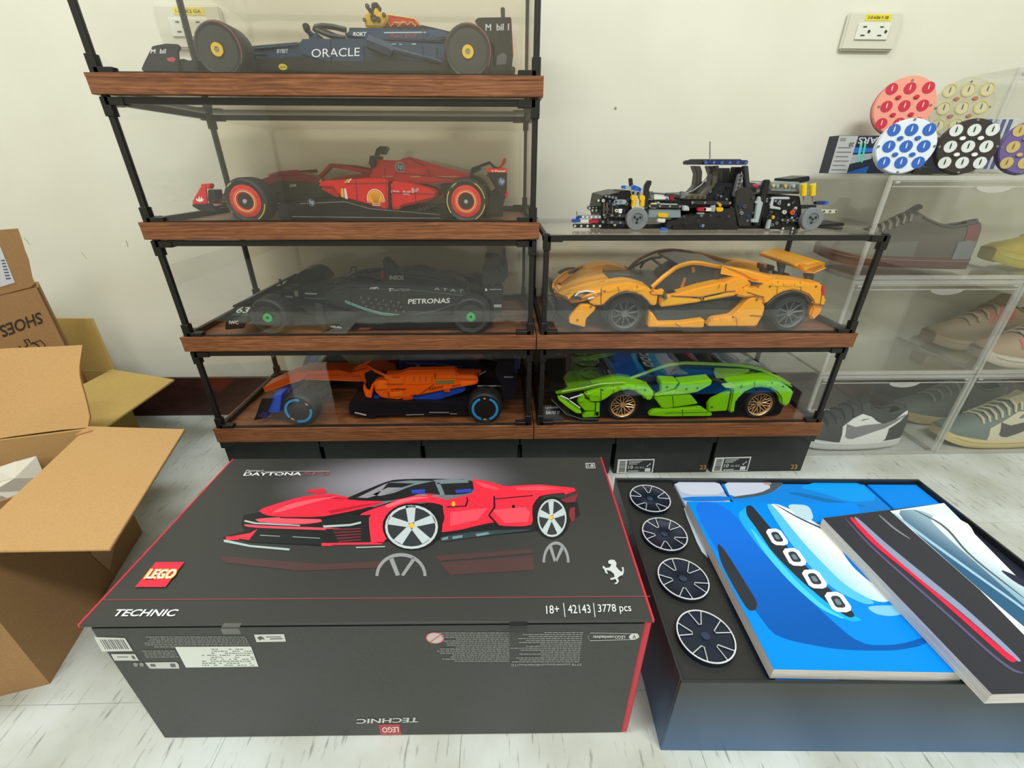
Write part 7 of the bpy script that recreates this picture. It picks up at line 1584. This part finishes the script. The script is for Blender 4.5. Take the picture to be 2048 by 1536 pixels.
c.slab('grey_bush', '#6d7376', Y0+0.006, 0.008, [(1299, 383), (1308, 383), (1308, 398), (1300, 398)], [(1362, 383), (1370, 383), (1372, 396), (1362, 398)], bev=0.0008)
c.slab('tan_brick', '#cfc48e', Y0+0.003, 0.01, [(1302, 406), (1315, 406), (1313, 417), (1301, 417)], bev=0.001)
beam('#e2b400', Y0+0.001, (1320, 430), (1333, 431), 8, nh=0, nm='yellow_connector')
c.slab('cream_brick', '#dcd8cc', Y0-0.001, 0.01, [(1316, 437), (1332, 438), (1330, 446), (1315, 445)], bev=0.001)
beam('#2f6cc0', Y0-0.004, (1326, 459), (1333, 460), 7, nh=0, nm='blue_pin')
c.slab('silver_hub', '#b9bcc0', Y0+0.0, 0.012, [(1366, 411), (1378, 412), (1380, 422), (1366, 422)], bev=0.0015)
beam('#b51f34', Y0-0.001, (1399, 419), (1409, 419), 7, nh=0, nm='red_pin'); beam('#d9dad4', Y0-0.001, (1411, 419), (1420, 419), 6.5, nh=0, nm='white_pin')
c.slab('grey_link', '#9aa1a4', Y0-0.0, 0.006, [(1422, 412), (1432, 410), (1430, 424), (1421, 424)], [(1395, 425), (1410, 425), (1409, 429), (1395, 429)], bev=0.0008)
beam('#e2b400', Y0-0.001, (1437, 419), (1443, 419), 8, nh=0, nm='yellow_connector'); beam('#c8a41c', Y0+0.001, (1439, 408), (1441, 411), 5, nh=0, nm='yellow_connector')
# grey lever on the side plate, engine block, rear parts
c.slab('grey_lever', '#aab3b6', Y0-0.006, 0.006, [(1517, 393), (1522, 393), (1523, 404), (1527, 404), (1517, 446), (1503, 445), (1503, 439), (1510, 438), (1514, 408), (1510, 405), (1514, 403)], bev=0.001)
c.slab('grey_lever', '#a4adb0', Y0-0.005, 0.006, [(1537, 440), (1544, 439), (1540, 458), (1532, 458)], bev=0.001)
c.slab('engine_block', '#9aa3a4', Y0+0.006, 0.07, [(1512, 366), (1526, 364), (1526, 384), (1514, 386)], bev=0.001)
c.slab('engine_block', '#8b9494', Y0+0.008, 0.07, [(1541, 364), (1600, 364), (1600, 384), (1541, 382)], bev=0.001)
for k in range(7): MB().lathe(at(1546+8*k, 371+(k % 2), 'y', Y0+.0075), (0, -1, 0), [(0.0026, 0), (0.0026, 0.003), (0.0012, 0.003)], 10, True).build('engine_stud', M(['#c8b45a', '#8fa0a8', '#55504a', '#d0a836', '#7c8688', '#a9b0ae', '#676c6c'][k], 0.4), c.t)
beam('#c4304a', Y0+0.002, (1511, 372), (1515, 372), 6, nh=0, nm='red_pin')
c.slab('silver_clip', '#b7bdc2', Y0-0.001, 0.008, [(1541, 396), (1548, 394), (1580, 394), (1580, 399), (1549, 399), (1546, 412), (1562, 415), (1562, 420), (1539, 417)], bev=0.001)
MB().lathe(at(1567, 424, 'y', Y0-.001), (0, -1, 0), [(0.0032, 0), (0.0032, 0.004), (0.0015, 0.004), (0.0015, 0.001)], 12, False).build('white_bush', M('#cfd1cd', 0.4), c.t)
MB().lathe(at(1583, 425, 'y', Y0-.001), (0, -1, 0), [(0.0036, 0), (0.0036, 0.004), (0.0015, 0.004), (0.0015, 0.001)], 12, False).build('orange_bush', M('#e8501e', 0.4), c.t)
c.slab('white_panel', '#c9cdd0', Y0-0.006, 0.006, [(1540, 459), (1558, 461), (1563, 464), (1540, 465)], [(1438, 460), (1446, 460), (1446, 466), (1438, 466)], bev=0.0008)
c.slab('yellow_pin', '#d8b42a', Y0-0.003, 0.006, [(1545, 432), (1550, 431), (1550, 437), (1545, 439)], bev=0.0006)
for x in (1608, 1626):
    MB().cyl(at(x, 368, 'y', Y0-.002), at(x-1, 391, 'y', Y0-.002), 0.0046, 12).build('shock_absorber', M('#e8c60e', 0.35), c.t)
    MB().tube([at(x-1+0.8*math.cos(q), 391+q*1.15, 'y', Y0-.002+0.003*math.sin(q*2)) for q in [0.6*k for k in range(22)]], 0.0009, 4).build('spring', M('#8b8f92', 0.3, 0.6), c.t)
c.slab('suspension_arm', '#2a2a2b', Y0-0.001, 0.012, [(1602, 410), (1634, 410), (1634, 416), (1600, 418)], bev=0.001)
beam('#23285a', Y0+0.004, (1636, 406), (1648, 406), 7, nh=0, nm='blue_axle'); beam('#2460b8', Y0+0.004, (1650, 406), (1654, 406), 7, nh=1, hc='#174a90', nm='blue_axle')
c.slab('rear_upright', '#1f1f21', 0.83, 0.05, [(1580, 358), (1620, 352), (1620, 362), (1600, 366), (1580, 364)], bev=0.001)
beam('#c9c7b4', 0.86, (1648, 423), (1672, 423), 7, nh=3, hc='#3a3a32')
beam('#2a2a2b', Y0-0.002, (1566, 457), (1586, 457), 7, nh=2, hc='#c9ccc2')
# loose looking pins, bushes and studs all over the mechanism
rnd = random.Random(11)
PINC = ['#101011', '#2c2d2f', '#55595b', '#8b9194', '#c9ccc8', '#3b3c3e', '#1f3f86', '#6f7477']
for (xa, ya, xb, yb, n, yy) in ((1206, 396, 1260, 455, 34, Y0+.0035), (1532, 398, 1598, 455, 30, Y0+.0015), (1300, 398, 1365, 417, 12, Y0+.0075), (1420, 372, 1475, 410, 16, Y0+.0115), (1475, 388, 1508, 448, 8, Y0-.0012), (1345, 430, 1465, 458, 9, Y0-.0042)):
    for k in range(n):
        x, y = rnd.uniform(xa, xb), rnd.uniform(ya, yb); r_ = rnd.choice((.0017, .0022, .0027)); col = rnd.choice(PINC if yy < Y0+.01 or n > 20 else PINC[:4]); ln_ = rnd.choice((.0008, .002, .004))
        p = at(x, y, 'y', yy); p.z = max(p.z, zc+r_+.0006)
        MB().lathe(p, (0, -1, 0), [(r_, 0), (r_, ln_), (r_*.5, ln_), (r_*.5, ln_*.2)], 10, True).build('pin', M(col, 0.4), c.t)
for (x0_, y0_, x1_, y1_, col) in ((1212, 392, 1232, 396, '#2b2b2d'), (1208, 430, 1255, 432, '#2f3032'), (1206, 444, 1258, 446, '#38393b'), (1534, 402, 1560, 402, '#2c2c2e'), (1565, 440, 1598, 441, '#343537'), (1385, 405, 1460, 406, '#2c2c2e'), (1300, 412, 1360, 413, '#2c2c2e')):
    beam(col, Y0-0.0005 if x0_ > 1500 or x0_ < 1260 else Y0+.003, (x0_, y0_), (x1_, y1_), 6.5, nh=4, hc='#8a8d8f')
# bare grey wheel hubs
for (x, y) in ((1275, 437), (1626, 438)):
    p0 = at(x, y, 'y', Y0-0.012); r = p0.z-zc-0.0006; r = max(min(r, 0.0185), 0.0165); p0.z = zc+0.0006+r
    for sg in (-1, 1):
        o_ = Vector((p0.x, p0.y if sg < 0 else 2*c.Yc-p0.y, p0.z)); ax = (0, -sg, 0)
        r = min(r, 0.0185)
        wh = MB().lathe(o_, ax, [(r*0.96, 0), (r, 0.001), (r, 0.010), (r*0.55, 0.010), (r*0.5, 0.002), (r*0.55, 0.0), (r*0.96, 0)], 30, False).build('wheel_hub', M('#7c8184', 0.45), c.t)
        MB().lathe(o_, ax, [(r*0.52, 0.0012), (0.0001, 0.0012)], 24, False).build('hub_plate', M('#6f7679', 0.45), wh)
        h_ = MB()
        for k in range(3): a = 0.5+2*PI*k/3; h_.lathe(o_+(EX*math.cos(a)+EZ*math.sin(a))*r*0.30-Vector(ax)*(-0.001), (0, sg, 0), [(r*0.11, 0.0), (r*0.11, 0.0004), (0.0001, 0.0004)], 10, False)
        h_.build('hub_holes', M('#17181a', 0.5), wh)
        MB().obox(o_+Vector((-r*0.10, (0.0006 if sg < 0 else -0.0010), -r*0.10)), EX*r*0.2, (0, 0.0004, 0), EZ*r*0.2).build('axle_hole', M('#1f2122', 0.5), wh)
        for k in range(24):
            pass
    MB().cyl((p0.x, p0.y+0.01, p0.z), (p0.x, 2*c.Yc-p0.y-0.01, p0.z), 0.0024, 8).build('axle', M('#2a2b2c', 0.4), c.t)
